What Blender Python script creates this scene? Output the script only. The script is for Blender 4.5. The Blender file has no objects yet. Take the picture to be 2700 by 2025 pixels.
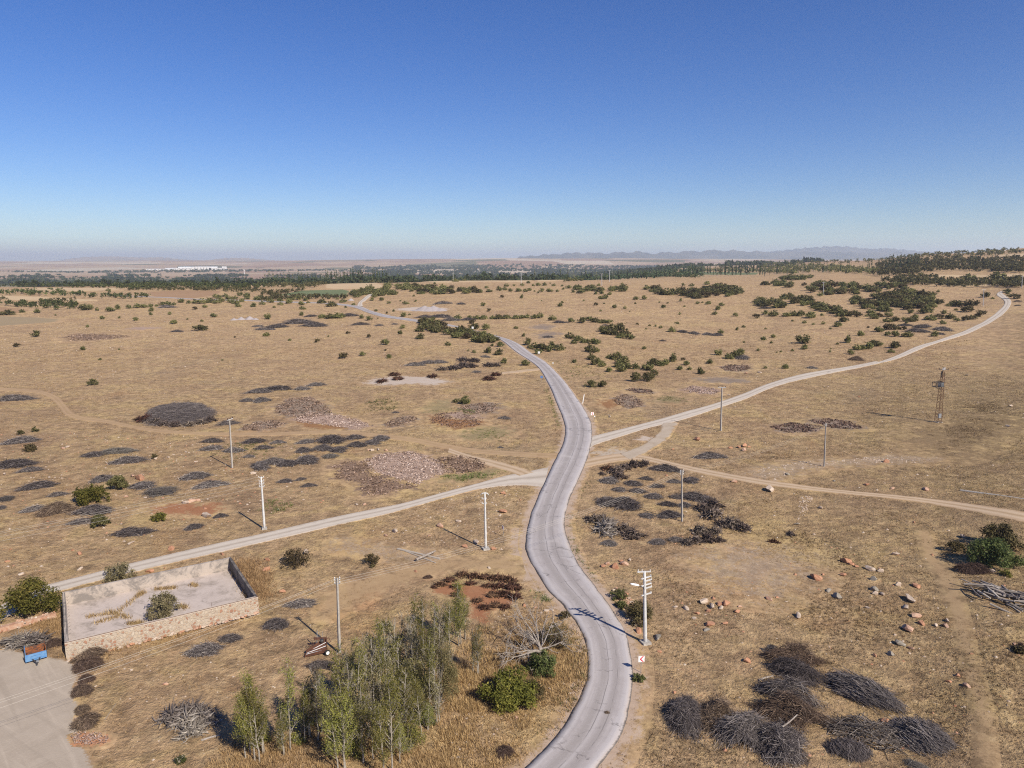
import bpy, math, random
import numpy as np
from mathutils import Vector, Matrix

R = math.radians
SC = bpy.context.scene
COL = SC.collection

# ------------------------------------------------------------------ camera
CAM_H = 45.0
PITCH = R(9.74)
FPX = 1907.0
W0, H0 = 2700.0, 2025.0
cam_d = bpy.data.cameras.new('camera')
cam_d.sensor_width = 36.0
cam_d.lens = 36.0 * FPX / W0
cam_d.clip_start = 0.5
cam_d.clip_end = 120000.0
cam = bpy.data.objects.new('camera', cam_d)
cam.location = (0, 0, CAM_H)
cam.rotation_euler = (R(90) - PITCH, 0, 0)
COL.objects.link(cam)
SC.camera = cam

# ------------------------------------------------------------------ sun and sky
SUN_EL = R(39.0)
SUN_DIR = Vector((0.663 * math.cos(SUN_EL), -0.749 * math.cos(SUN_EL), math.sin(SUN_EL)))
world = bpy.data.worlds.new('World')
SC.world = world
world.use_nodes = True
wn = world.node_tree
bg = wn.nodes['Background']
sky = wn.nodes.new('ShaderNodeTexSky')
sky.sky_type = 'NISHITA'
sky.sun_disc = False
sky.sun_elevation = SUN_EL
sky.sun_rotation = math.atan2(SUN_DIR.x, SUN_DIR.y)
sky.altitude = 1200.0
sky.air_density = 1.0
sky.dust_density = 0.4
sky.ozone_density = 5.0
hs_sky = wn.nodes.new('ShaderNodeHueSaturation')
hs_sky.inputs['Hue'].default_value = 0.516
hs_sky.inputs['Saturation'].default_value = 1.25
wn.links.new(sky.outputs[0], hs_sky.inputs['Color'])
wn.links.new(hs_sky.outputs[0], bg.inputs[0])
bg.inputs[1].default_value = 0.083
sun_d = bpy.data.lights.new('sun', 'SUN')
sun_d.energy = 5.0
sun_d.angle = R(0.5)
sun_d.color = (1.0, 0.925, 0.80)
sun = bpy.data.objects.new('sun', sun_d)
sun.rotation_euler = SUN_DIR.to_track_quat('Z', 'Y').to_euler()
sun.location = (0, 0, 200)
COL.objects.link(sun)
SC.view_settings.view_transform = 'Standard'
SC.view_settings.look = 'None'
SC.view_settings.exposure = 0.42
SC.view_settings.gamma = 1.0
SC.cycles.max_bounces = 6
SC.cycles.diffuse_bounces = 3
SC.cycles.transparent_max_bounces = 8
SC.cycles.volume_bounces = 1
SC.cycles.filter_width = 1.15
SC.cycles.use_denoising = False
SC.cycles.use_adaptive_sampling = False

# ------------------------------------------------------------------ terrain height
TS = np.array([-0.75, -0.35, 0.0, 0.3, 0.45, 0.6, 0.75])
YK = np.array([1, 120, 200, 300, 450, 600, 750, 880, 1000, 1200, 1500, 2000, 2600, 4000, 6000, 8500, 10500, 14000, 60000.])
ZT = np.array([
    [0, 0, 0, 0, 2, 6, 9, 11, 9, 0, -15, -30, -40, -42, -40, -10, 20, 12, 0],
    [0, 0, 0, 0, 3, 8, 13, 15, 12, 2, -14, -30, -40, -42, -38, 5, 38, 25, 0],
    [0, 0, 0, 1, 5, 11, 17, 20, 18, 8, -8, -28, -40, -42, -25, 55, 66, 40, 0],
    [0, 0, 0, 1, 5, 11, 17, 21, 20, 18, 20, 26, 28, -10, -30, 50, 62, 40, 0],
    [0, 0, 0, 2, 7, 13, 20, 24, 26, 28, 34, 42, 40, 0, -20, 30, 45, 30, 0],
    [0, 0, 1, 3, 9, 17, 25, 31, 36, 46, 58, 62, 50, 10, -10, 10, 20, 10, 0],
    [0, 1, 2, 5, 11, 22, 30, 38, 45, 58, 74, 82, 70, 30, 0, 0, 0, 0, 0]], float)
LG = np.linspace(math.log(1.0), math.log(60000.0), 900)
_tab = []
for row in ZT:
    z = np.interp(LG, np.log(YK), row)
    k = np.exp(-0.5 * (np.arange(-20, 21) / 7.0) ** 2)
    k /= k.sum()
    _tab.append(np.convolve(np.pad(z, 20, 'edge'), k, 'valid'))
TAB = np.array(_tab)


def hgt(x, y):
    x = np.asarray(x, float)
    y = np.asarray(y, float)
    d = np.maximum(y, 1.0)
    t = np.clip(x / d, TS[0], TS[-1])
    li = (np.log(d) - LG[0]) / (LG[1] - LG[0])
    li = np.clip(li, 0, len(LG) - 1.001)
    i0 = li.astype(int)
    fr = li - i0
    ti = np.clip(np.searchsorted(TS, t, 'right') - 1, 0, len(TS) - 2)
    ft = (t - TS[ti]) / (TS[ti + 1] - TS[ti])
    ft = ft * ft * (3 - 2 * ft)
    a = TAB[ti, i0] * (1 - fr) + TAB[ti, i0 + 1] * fr
    b = TAB[ti + 1, i0] * (1 - fr) + TAB[ti + 1, i0 + 1] * fr
    z = a * (1 - ft) + b * ft
    far = np.clip((d - 2600) / 4000.0, 0, 1)
    und = 0.16 * np.sin(x / 9.3 + 1.3) * np.sin(y / 11.1 + 0.4) + 0.25 * np.sin(x / 31.0 + y / 47.0) * np.sin(y / 29.0 - x / 61.0 + 2)
    z = z + und * np.clip((d - 20) / 60.0, 0, 1)
    z = z + far * 9.0 * (np.sin(x / 410.0 + 2 * np.sin(y / 900.0)) * np.sin(y / 520.0 + x / 1300.0))
    return z


CP, SP = math.cos(PITCH), math.sin(PITCH)
_S = np.exp(np.linspace(math.log(25.0), math.log(40000.0), 2200))


def ray(px, py):
    xc = (px - W0 / 2) / FPX
    yc = -(py - H0 / 2) / FPX
    d = np.array([xc, CP + yc * SP, -SP + yc * CP])
    return d


def at(px, py):
    d = ray(px, py)
    zs = CAM_H + d[2] * _S
    g = hgt(d[0] * _S, d[1] * _S)
    below = np.nonzero(zs <= g)[0]
    if len(below) == 0 or below[0] == 0:
        s = _S[-1] if len(below) == 0 else _S[0]
    else:
        i = below[0]
        e0 = zs[i - 1] - g[i - 1]
        e1 = zs[i] - g[i]
        s = _S[i - 1] + (_S[i] - _S[i - 1]) * e0 / (e0 - e1)
    x, y = d[0] * s, d[1] * s
    return np.array([x, y, float(hgt(x, y))])


def at_z(px, py, z):
    d = ray(px, py)
    s = (z - CAM_H) / d[2]
    return np.array([d[0] * s, d[1] * s, z])


def at_y(px, py, y):
    d = ray(px, py)
    s = y / d[1]
    return np.array([d[0] * s, y, CAM_H + d[2] * s])


def mpp(p):
    """metres per source pixel at a point"""
    return (p[1] * CP + (CAM_H - p[2]) * SP) / FPX


def z_of(p, py):
    """height whose picture row is py straight above point p"""
    return at_y(W0 / 2, py, p[1])[2]


CROP = {'A': (0, 1400, 2.4578), 'B': (900, 1400, 2.4578), 'C': (1800, 1400, 2.4578), 'D': (0, 950, 2.4578), 'E': (900, 950, 2.4578),
        'F': (1800, 950, 2.4578), 'G': (0, 650, 3.16), 'H': (700, 650, 3.16), 'I': (1400, 650, 3.16), 'J': (2000, 650, 3.16), 'S': (0, 0, 1.0)}


def px(c, x, y):
    ox, oy, s = CROP[c]
    return ox + x / s, oy + y / s


def P(c, x, y):
    return at(*px(c, x, y))


# ------------------------------------------------------------------ materials
def new_mat(name):
    m = bpy.data.materials.new(name)
    m.use_nodes = True
    nt = m.node_tree
    return m, nt, nt.nodes['Principled BSDF']


def N(nt, t, **kw):
    n = nt.nodes.new(t)
    for k, v in kw.items():
        setattr(n, k, v)
    return n


def L(nt, a, b):
    nt.links.new(a, b)


def noise(nt, vec, scale, detail=4.0, rough=0.6, dist=0.0):
    n = N(nt, 'ShaderNodeTexNoise')
    n.inputs['Scale'].default_value = scale
    n.inputs['Detail'].default_value = detail
    n.inputs['Roughness'].default_value = rough
    n.inputs['Distortion'].default_value = dist
    if vec is not None:
        L(nt, vec, n.inputs['Vector'])
    return n.outputs['Fac']


def mrange(nt, val, a, b, c=0.0, d=1.0):
    n = N(nt, 'ShaderNodeMapRange')
    n.clamp = True
    n.inputs[1].default_value = a
    n.inputs[2].default_value = b
    n.inputs[3].default_value = c
    n.inputs[4].default_value = d
    L(nt, val, n.inputs[0])
    return n.outputs[0]


def mixc(nt, fac, a, b):
    n = N(nt, 'ShaderNodeMix', data_type='RGBA')
    for s, v in ((n.inputs[0], fac), (n.inputs[6], a), (n.inputs[7], b)):
        if isinstance(v, (int, float)):
            s.default_value = v
        elif isinstance(v, tuple):
            s.default_value = (*v[:3], 1)
        else:
            L(nt, v, s)
    return n.outputs[2]


def math_n(nt, op, a, b=0.0):
    n = N(nt, 'ShaderNodeMath', operation=op)
    for s, v in ((n.inputs[0], a), (n.inputs[1], b)):
        if isinstance(v, (int, float)):
            s.default_value = v
        else:
            L(nt, v, s)
    return n.outputs[0]


def bump(nt, h, strength, dist):
    n = N(nt, 'ShaderNodeBump')
    n.inputs['Strength'].default_value = strength
    n.inputs['Distance'].default_value = dist
    L(nt, h, n.inputs['Height'])
    return n.outputs['Normal']


# ---- the ground colour as one node group, shared by the terrain and everything that fades into it
GG = bpy.data.node_groups.new('ground_colour', 'ShaderNodeTree')
GG.interface.new_socket('Color', in_out='OUTPUT', socket_type='NodeSocketColor')
GG.interface.new_socket('Height', in_out='OUTPUT', socket_type='NodeSocketFloat')


def build_ground_group(nt):
    out = N(nt, 'NodeGroupOutput')
    geo = N(nt, 'ShaderNodeNewGeometry')
    pos = geo.outputs['Position']
    sep = N(nt, 'ShaderNodeSeparateXYZ')
    L(nt, pos, sep.inputs[0])
    X, Y = sep.outputs[0], sep.outputs[1]
    n_big = noise(nt, pos, 0.011, 5, 0.6, 0.6)
    n_mid = noise(nt, pos, 0.07, 6, 0.68, 0.8)
    n_sm = noise(nt, pos, 0.42, 6, 0.72, 0.4)
    n_fine = noise(nt, pos, 1.9, 4, 0.75)
    n_grain = noise(nt, pos, 7.0, 2, 0.7)
    c = mixc(nt, mrange(nt, n_big, 0.36, 0.64), (0.340, 0.222, 0.122), (0.390, 0.266, 0.150))
    c = mixc(nt, mrange(nt, n_mid, 0.50, 0.64, 0, 0.85), c, (0.43, 0.305, 0.140))      # straw patches
    c = mixc(nt, mrange(nt, n_mid, 0.47, 0.34, 0, 0.8), c, (0.245, 0.155, 0.092))
    n_m2 = noise(nt, pos, 0.16, 5, 0.7, 1.0)
    c = mixc(nt, mrange(nt, n_m2, 0.55, 0.68, 0, 0.6), c, (0.42, 0.30, 0.165))
    c = mixc(nt, mrange(nt, n_m2, 0.44, 0.32, 0, 0.6), c, (0.215, 0.145, 0.085))     # bare soil
    n_soil = noise(nt, pos, 0.035, 5, 0.65, 1.2)
    c = mixc(nt, mrange(nt, n_soil, 0.58, 0.72, 0, 0.55), c, (0.30, 0.155, 0.075))     # reddish soil
    c = mixc(nt, mrange(nt, n_soil, 0.42, 0.28, 0, 0.45), c, (0.225, 0.185, 0.130))    # greyer soil
    c = mixc(nt, mrange(nt, Y, 210.0, 420.0, 0, 0.55), c, mixc(nt, mrange(nt, n_mid, 0.40, 0.62), (0.40, 0.262, 0.150), (0.49, 0.335, 0.190)))
    # grazed olive-brown turf of the slope on the right and in the near field
    k = math_n(nt, 'ADD', math_n(nt, 'MULTIPLY', X, 0.0125), math_n(nt, 'MULTIPLY', Y, -0.0042))
    k = math_n(nt, 'ADD', k, math_n(nt, 'MULTIPLY', n_big, 0.5))
    right = mrange(nt, k, 0.15, 1.15)
    nearband = mrange(nt, Y, 330.0, 200.0)
    right = math_n(nt, 'MULTIPLY', right, nearband)
    turf = mixc(nt, mrange(nt, n_sm, 0.35, 0.65), (0.140, 0.100, 0.050), (0.250, 0.175, 0.088))
    c = mixc(nt, math_n(nt, 'MULTIPLY', right, 0.85), c, turf)
    # small scale tufts and bare spots
    n_tuft = noise(nt, pos, 0.95, 5, 0.78, 0.3)
    c = mixc(nt, mrange(nt, n_sm, 0.50, 0.34, 0, 0.70), c, (0.180, 0.118, 0.068))
    c = mixc(nt, mrange(nt, n_sm, 0.54, 0.70, 0, 0.55), c, (0.47, 0.345, 0.185))
    c = mixc(nt, mrange(nt, n_tuft, 0.56, 0.70, 0, 0.65), c, (0.50, 0.37, 0.215))
    c = mixc(nt, mrange(nt, n_tuft, 0.44, 0.29, 0, 0.6), c, (0.150, 0.102, 0.058))
    n_grn = noise(nt, pos, 0.055, 6, 0.75, 1.5)
    c = mixc(nt, math_n(nt, 'MULTIPLY', mrange(nt, n_grn, 0.60, 0.74, 0, 0.6), mrange(nt, n_sm, 0.40, 0.60)), c, (0.235, 0.205, 0.085))
    c = mixc(nt, mrange(nt, n_fine, 0.56, 0.72, 0, 0.6), c, (0.43, 0.31, 0.165))
    c = mixc(nt, mrange(nt, n_fine, 0.43, 0.28, 0, 0.5), c, (0.135, 0.094, 0.054))
    c = mixc(nt, mrange(nt, n_grain, 0.62, 0.74, 0, 0.45), c, (0.46, 0.35, 0.22))
    n_c = noise(nt, pos, 0.40, 7, 0.82, 0.3)
    vm = N(nt, 'ShaderNodeVectorMath', operation='SCALE')
    L(nt, c, vm.inputs[0])
    L(nt, mrange(nt, n_c, 0.41, 0.59, 0.78, 1.25), vm.inputs['Scale'])
    c = vm.outputs[0]
    n_y = noise(nt, pos, 0.028, 6, 0.72, 1.0)
    c = mixc(nt, math_n(nt, 'MULTIPLY', mrange(nt, n_y, 0.52, 0.66, 0, 0.55), mrange(nt, n_c, 0.42, 0.56)), c, (0.44, 0.315, 0.140))
    c = mixc(nt, mrange(nt, n_y, 0.44, 0.33, 0, 0.40), c, (0.23, 0.15, 0.095))
    # the valley floor: a patchwork of stubble, fallow and irrigated fields
    mp = N(nt, 'ShaderNodeMapping')
    mp.inputs['Scale'].default_value = (0.0016, 0.00125, 0.0)
    L(nt, pos, mp.inputs[0])
    vo = N(nt, 'ShaderNodeTexVoronoi')
    vo.inputs['Scale'].default_value = 1.0
    L(nt, mp.outputs[0], vo.inputs['Vector'])
    sc = N(nt, 'ShaderNodeSeparateColor')
    L(nt, vo.outputs['Color'], sc.inputs[0])
    f = mixc(nt, mrange(nt, sc.outputs[0], 0.2, 0.8), (0.30, 0.19, 0.125), (0.40, 0.29, 0.19))
    f = mixc(nt, mrange(nt, sc.outputs[1], 0.80, 0.83, 0, 0.75), f, (0.085, 0.10, 0.045))
    f = mixc(nt, mrange(nt, sc.outputs[2], 0.86, 0.88, 0, 0.8), f, (0.52, 0.43, 0.32))
    f = mixc(nt, mrange(nt, noise(nt, pos, 0.006, 6, 0.7), 0.55, 0.68, 0, 0.6), f, (0.20, 0.13, 0.085))
    c = mixc(nt, mrange(nt, Y, 1500.0, 2400.0), c, f)
    L(nt, c, out.inputs['Color'])
    h = math_n(nt, 'ADD', math_n(nt, 'MULTIPLY', n_fine, 0.6), math_n(nt, 'MULTIPLY', n_sm, 1.0))
    L(nt, h, out.inputs['Height'])


build_ground_group(GG)


def ground_nodes(nt):
    g = N(nt, 'ShaderNodeGroup')
    g.node_tree = GG
    return g.outputs['Color'], g.outputs['Height']


def make_ground_mat():
    m, nt, b = new_mat('dry_grassland')
    c, h = ground_nodes(nt)
    L(nt, c, b.inputs['Base Color'])
    b.inputs['Roughness'].default_value = 0.95
    b.inputs['Specular IOR Level'].default_value = 0.1
    L(nt, bump(nt, h, 1.0, 0.55), b.inputs['Normal'])
    return m


M_GROUND = make_ground_mat()


def patch_mat(name, c1, c2, scale=0.8, edge=0.5, amount=1.0, bumpd=0.06, c3=None, grain=5.0, streak=None, drag=None):
    """a ground cover whose 'mask' attribute fades raggedly into the grassland round it"""
    m, nt, b = new_mat(name)
    g, gh = ground_nodes(nt)
    geo = N(nt, 'ShaderNodeNewGeometry')
    pos = geo.outputs['Position']
    at_ = N(nt, 'ShaderNodeAttribute', attribute_name='mask')
    n1 = noise(nt, pos, scale, 6, 0.7, 0.5)
    n2 = noise(nt, pos, grain, 3, 0.7)
    c = mixc(nt, mrange(nt, n1, 0.35, 0.65), c1, c2)
    if c3:
        c = mixc(nt, mrange(nt, n2, 0.54, 0.68, 0, 0.8), c, c3)
    else:
        c = mixc(nt, mrange(nt, n2, 0.50, 0.72, 0, 0.35), c, tuple(min(1, v * 1.35) for v in c1))
    if streak:
        uv = N(nt, 'ShaderNodeUVMap', uv_map='UVMap')
        sp = N(nt, 'ShaderNodeSeparateXYZ')
        L(nt, uv.outputs[0], sp.inputs[0])
        u = sp.outputs[0]
        for pos_u, wid, col, amt in streak:
            d = math_n(nt, 'ABSOLUTE', math_n(nt, 'SUBTRACT', math_n(nt, 'ADD', u, math_n(nt, 'MULTIPLY', math_n(nt, 'SUBTRACT', n1, 0.5), 0.12)), pos_u))
            c = mixc(nt, math_n(nt, 'MULTIPLY', mrange(nt, d, wid, wid * 0.35, 0, amt), mrange(nt, n2, 0.30, 0.55, 0.45, 1.0)), c, col)
    if drag:
        for ang, amt in drag:
            mpd = N(nt, 'ShaderNodeMapping')
            mpd.vector_type = 'TEXTURE'
            mpd.inputs['Rotation'].default_value = (0, 0, ang)
            mpd.inputs['Scale'].default_value = (26.0, 1.1, 26.0)
            L(nt, pos, mpd.inputs[0])
            nd = noise(nt, mpd.outputs[0], 1.0, 3, 0.6, 0.35)
            c = mixc(nt, mrange(nt, nd, 0.56, 0.68, 0, amt), c, tuple(min(1, v * 1.28) for v in c2))
            c = mixc(nt, mrange(nt, nd, 0.44, 0.33, 0, amt), c, tuple(v * 0.78 for v in c1))
    e = math_n(nt, 'ADD', at_.outputs['Fac'], math_n(nt, 'MULTIPLY', math_n(nt, 'SUBTRACT', math_n(nt, 'ADD', math_n(nt, 'MULTIPLY', n1, 0.65), math_n(nt, 'MULTIPLY', n2, 0.35)), 0.5), 5.0 * edge))
    f = math_n(nt, 'MULTIPLY', mrange(nt, e, 0.40, 0.66, 0, amount), mrange(nt, at_.outputs['Fac'], 0.02, 0.3))
    L(nt, mixc(nt, f, g, c), b.inputs['Base Color'])
    b.inputs['Roughness'].default_value = 0.95
    b.inputs['Specular IOR Level'].default_value = 0.1
    hh = math_n(nt, 'ADD', math_n(nt, 'MULTIPLY', n2, 0.8), math_n(nt, 'MULTIPLY', n1, 0.4))
    L(nt, bump(nt, hh, 0.8, bumpd), b.inputs['Normal'])
    return m


def simple_mat(name, c1, c2=None, scale=3.0, rough=0.8, bumpd=0.0, spec=0.2, metal=0.0, lo=0.38, hi=0.62, obj=True, detail=5):
    m, nt, b = new_mat(name)
    if c2 is not None:
        tc = N(nt, 'ShaderNodeTexCoord')
        vec = tc.outputs['Object'] if obj else N(nt, 'ShaderNodeNewGeometry').outputs['Position']
        n1 = noise(nt, vec, scale, detail, 0.68, 0.4)
        L(nt, mixc(nt, mrange(nt, n1, lo, hi), c1, c2), b.inputs['Base Color'])
        if bumpd:
            L(nt, bump(nt, n1, 0.7, bumpd), b.inputs['Normal'])
    else:
        b.inputs['Base Color'].default_value = (*c1, 1)
    b.inputs['Roughness'].default_value = rough
    b.inputs['Specular IOR Level'].default_value = spec
    b.inputs['Metallic'].default_value = metal
    return m


def tint_mat(name, ramp, rough=0.7, trans=0.0, spec=0.15):
    """colour from the per-leaf / per-twig 'tint' attribute"""
    m, nt, b = new_mat(name)
    a = N(nt, 'ShaderNodeAttribute', attribute_name='tint')
    cr = N(nt, 'ShaderNodeValToRGB')
    el = cr.color_ramp.elements
    while len(el) < len(ramp):
        el.new(0.5)
    for e, (p, c) in zip(el, ramp):
        e.position = p
        e.color = (*c, 1)
    L(nt, a.outputs['Fac'], cr.inputs[0])
    oi = N(nt, 'ShaderNodeObjectInfo')
    hs = N(nt, 'ShaderNodeHueSaturation')
    L(nt, cr.outputs[0], hs.inputs['Color'])
    L(nt, mrange(nt, oi.outputs['Random'], 0, 1, 0.66, 1.34), hs.inputs['Value'])
    L(nt, mrange(nt, oi.outputs['Random'], 0, 1, 0.482, 0.510), hs.inputs['Hue'])
    L(nt, hs.outputs[0], b.inputs['Base Color'])
    b.inputs['Roughness'].default_value = rough
    b.inputs['Specular IOR Level'].default_value = spec
    if trans:
        tr = N(nt, 'ShaderNodeBsdfTranslucent')
        L(nt, hs.outputs[0], tr.inputs['Color'])
        mx = N(nt, 'ShaderNodeMixShader')
        mx.inputs[0].default_value = trans
        L(nt, b.outputs[0], mx.inputs[1])
        L(nt, tr.outputs[0], mx.inputs[2])
        L(nt, mx.outputs[0], nt.nodes['Material Output'].inputs[0])
    return m


M_LEAF = {
    'scrub': tint_mat('scrub_leaves', [(0.0, (0.054, 0.056, 0.021)), (0.5, (0.128, 0.122, 0.045)), (1.0, (0.275, 0.240, 0.100))], trans=0.3),
    'brown': tint_mat('browning_leaves', [(0.0, (0.045, 0.036, 0.016)), (0.6, (0.090, 0.070, 0.030)), (1.0, (0.150, 0.120, 0.055))], trans=0.12),
    'olive': tint_mat('olive_leaves', [(0.0, (0.070, 0.078, 0.016)), (0.6, (0.175, 0.170, 0.034)), (1.0, (0.330, 0.275, 0.070))], trans=0.35),
    'green': tint_mat('green_leaves', [(0.0, (0.040, 0.054, 0.018)), (0.6, (0.100, 0.118, 0.038)), (1.0, (0.200, 0.210, 0.078))], trans=0.3),
    'grey': tint_mat('grey_green_leaves', [(0.0, (0.130, 0.112, 0.056)), (0.6, (0.245, 0.212, 0.108)), (1.0, (0.380, 0.315, 0.185))], trans=0.35),
    'feather': tint_mat('feathery_tan_leaves', [(0.0, (0.13, 0.118, 0.048)), (0.6, (0.265, 0.235, 0.100)), (1.0, (0.41, 0.345, 0.180))], trans=0.4),
    'poplar': tint_mat('poplar_leaves', [(0.0, (0.098, 0.104, 0.024)), (0.5, (0.215, 0.208, 0.050)), (0.85, (0.310, 0.275, 0.085)), (1.0, (0.430, 0.340, 0.130))], trans=0.35),
    'darkpop': tint_mat('dark_poplar_leaves', [(0.0, (0.030, 0.044, 0.021)), (0.6, (0.064, 0.086, 0.038)), (1.0, (0.120, 0.138, 0.064))], trans=0.25),
    'palepop': tint_mat('pale_poplar_leaves', [(0.0, (0.070, 0.080, 0.040)), (0.6, (0.130, 0.140, 0.070)), (1.0, (0.220, 0.215, 0.125))], trans=0.15),
    'weed': tint_mat('weed_leaves', [(0.0, (0.060, 0.080, 0.022)), (0.6, (0.125, 0.140, 0.045)), (1.0, (0.230, 0.210, 0.090))], trans=0.2),
}
M_TWIG = tint_mat('grey_twigs', [(0.0, (0.062, 0.051, 0.049)), (0.55, (0.165, 0.138, 0.130)), (0.92, (0.215, 0.184, 0.172)), (1.0, (0.36, 0.315, 0.285))], rough=0.85)
M_TWIGF = tint_mat('weathered_twigs', [(0.0, (0.045, 0.037, 0.036)), (0.45, (0.125, 0.104, 0.100)), (0.8, (0.235, 0.200, 0.185)), (1.0, (0.44, 0.39, 0.35))], rough=0.85)
M_TWIGB = tint_mat('brown_twigs', [(0.0, (0.050, 0.034, 0.027)), (0.6, (0.140, 0.092, 0.066)), (1.0, (0.31, 0.225, 0.165))], rough=0.85)
M_TWIGP = tint_mat('pale_twigs', [(0.0, (0.075, 0.064, 0.056)), (0.6, (0.170, 0.148, 0.128)), (1.0, (0.380, 0.340, 0.300))], rough=0.85)
M_STUMP = tint_mat('weathered_stumps', [(0.0, (0.034, 0.026, 0.021)), (0.55, (0.115, 0.086, 0.068)), (1.0, (0.33, 0.265, 0.215))], rough=0.85)
M_STUMPB = tint_mat('dark_brown_stumps', [(0.0, (0.028, 0.015, 0.010)), (0.6, (0.090, 0.048, 0.030)), (1.0, (0.23, 0.130, 0.078))], rough=0.85)
M_STUMPP = tint_mat('grey_driftwood', [(0.0, (0.080, 0.066, 0.056)), (0.6, (0.190, 0.160, 0.136)), (1.0, (0.400, 0.350, 0.300))], rough=0.85)
M_GRASS = tint_mat('dry_grass_blades', [(0.0, (0.150, 0.098, 0.048)), (0.5, (0.330, 0.225, 0.110)), (1.0, (0.500, 0.365, 0.190))], rough=0.8, trans=0.2)
M_BARK = simple_mat('pale_bark', (0.37, 0.33, 0.275), (0.21, 0.18, 0.145), 6.0, 0.85, 0.01)
M_DBARK = simple_mat('brown_bark', (0.10, 0.075, 0.055), (0.19, 0.15, 0.12), 6.0, 0.85, 0.01)
M_DEAD = simple_mat('bleached_dead_wood', (0.34, 0.295, 0.255), (0.20, 0.165, 0.14), 3.0, 0.8, 0.01)
M_CONC = simple_mat('pole_concrete', (0.58, 0.57, 0.56), (0.46, 0.45, 0.43), 2.5, 0.8, 0.004)
M_CONC2 = simple_mat('grey_pole_concrete', (0.40, 0.37, 0.33), (0.30, 0.27, 0.24), 2.5, 0.85, 0.004)
M_GALV = simple_mat('galvanised_steel', (0.42, 0.43, 0.44), (0.33, 0.34, 0.35), 8.0, 0.45, 0.0, 0.4, 0.6)
M_DARKM = simple_mat('dark_metal', (0.035, 0.033, 0.032), (0.06, 0.05, 0.045), 8.0, 0.5, 0.0, 0.4)
M_PORC = simple_mat('insulator_porcelain', (0.75, 0.74, 0.72), None, rough=0.25, spec=0.5)
M_PORCB = simple_mat('brown_insulator', (0.05, 0.022, 0.014), None, rough=0.25, spec=0.5)
M_RUST = simple_mat('rusty_steel', (0.135, 0.060, 0.035), (0.070, 0.033, 0.024), 5.0, 0.8, 0.004)
M_RUST2 = simple_mat('orange_rust', (0.34, 0.115, 0.035), (0.105, 0.058, 0.042), 1.6, 0.85, 0.004, lo=0.42, hi=0.58)
M_BLUE = simple_mat('faded_blue_paint', (0.075, 0.20, 0.42), (0.15, 0.275, 0.43), 3.0, 0.45, 0.0, 0.4)
M_WHITE = simple_mat('white_paint', (0.80, 0.80, 0.79), (0.70, 0.69, 0.67), 5.0, 0.5, 0.0, 0.4)
M_RED = simple_mat('red_reflective_film', (0.55, 0.020, 0.045), None, rough=0.4, spec=0.4)
M_SIGNB = simple_mat('blue_sign_film', (0.10, 0.20, 0.42), None, rough=0.4, spec=0.4)
M_SIGNG = simple_mat('sign_back_grey', (0.24, 0.24, 0.27), (0.19, 0.19, 0.21), 4.0, 0.5, 0.0, 0.3)
M_TYRE = simple_mat('tyre_rubber', (0.022, 0.021, 0.020), None, rough=0.9)
M_CABLE = simple_mat('aluminium_cable', (0.42, 0.38, 0.33), None, rough=0.5, spec=0.4)
M_DOOR = simple_mat('dark_opening', (0.04, 0.04, 0.045), None, rough=0.7)
M_ROCK = {
    'orange': simple_mat('orange_rock', (0.44, 0.245, 0.150), (0.30, 0.135, 0.075), 2.2, 0.9, 0.03),
    'white': simple_mat('pale_rock', (0.50, 0.42, 0.34), (0.34, 0.235, 0.165), 2.2, 0.9, 0.03),
    'pink': simple_mat('pinkish_rock', (0.46, 0.32, 0.23), (0.36, 0.19, 0.12), 2.0, 0.9, 0.03),
    'grey': simple_mat('grey_rock', (0.30, 0.265, 0.22), (0.185, 0.155, 0.12), 2.2, 0.9, 0.03),
}


# ------------------------------------------------------------------ mesh helpers
def np_mesh(name, verts, faces, mat=None, attrs=None, mats=None, mat_idx=None, smooth=False, uv=None):
    verts = np.asarray(verts, np.float32)
    me = bpy.data.meshes.new(name)
    if isinstance(faces, np.ndarray):
        nf, k = faces.shape
        me.vertices.add(len(verts))
        me.vertices.foreach_set('co', verts.ravel())
        me.loops.add(nf * k)
        me.loops.foreach_set('vertex_index', faces.astype(np.int32).ravel())
        me.polygons.add(nf)
        me.polygons.foreach_set('loop_start', np.arange(0, nf * k, k, dtype=np.int32))
        me.polygons.foreach_set('loop_total', np.full(nf, k, np.int32))
        me.update(calc_edges=True)
    else:
        me.from_pydata([tuple(v) for v in verts.tolist()], [], [tuple(f) for f in faces])
    for k_, v_ in (attrs or {}).items():
        a = me.attributes.new(k_, 'FLOAT', 'POINT')
        a.data.foreach_set('value', np.asarray(v_, np.float32))
    if uv is not None:
        ul = me.uv_layers.new(name='UVMap')
        li = np.empty(len(me.loops), np.int32)
        me.loops.foreach_get('vertex_index', li)
        ul.data.foreach_set('uv', np.asarray(uv, np.float32)[li].ravel())
    for mm in (mats or ([mat] if mat else [])):
        me.materials.append(mm)
    if mat_idx is not None:
        me.polygons.foreach_set('material_index', np.asarray(mat_idx, np.int32))
    if smooth:
        me.polygons.foreach_set('use_smooth', np.ones(len(me.polygons), bool))
    me.validate()
    return me


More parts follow.
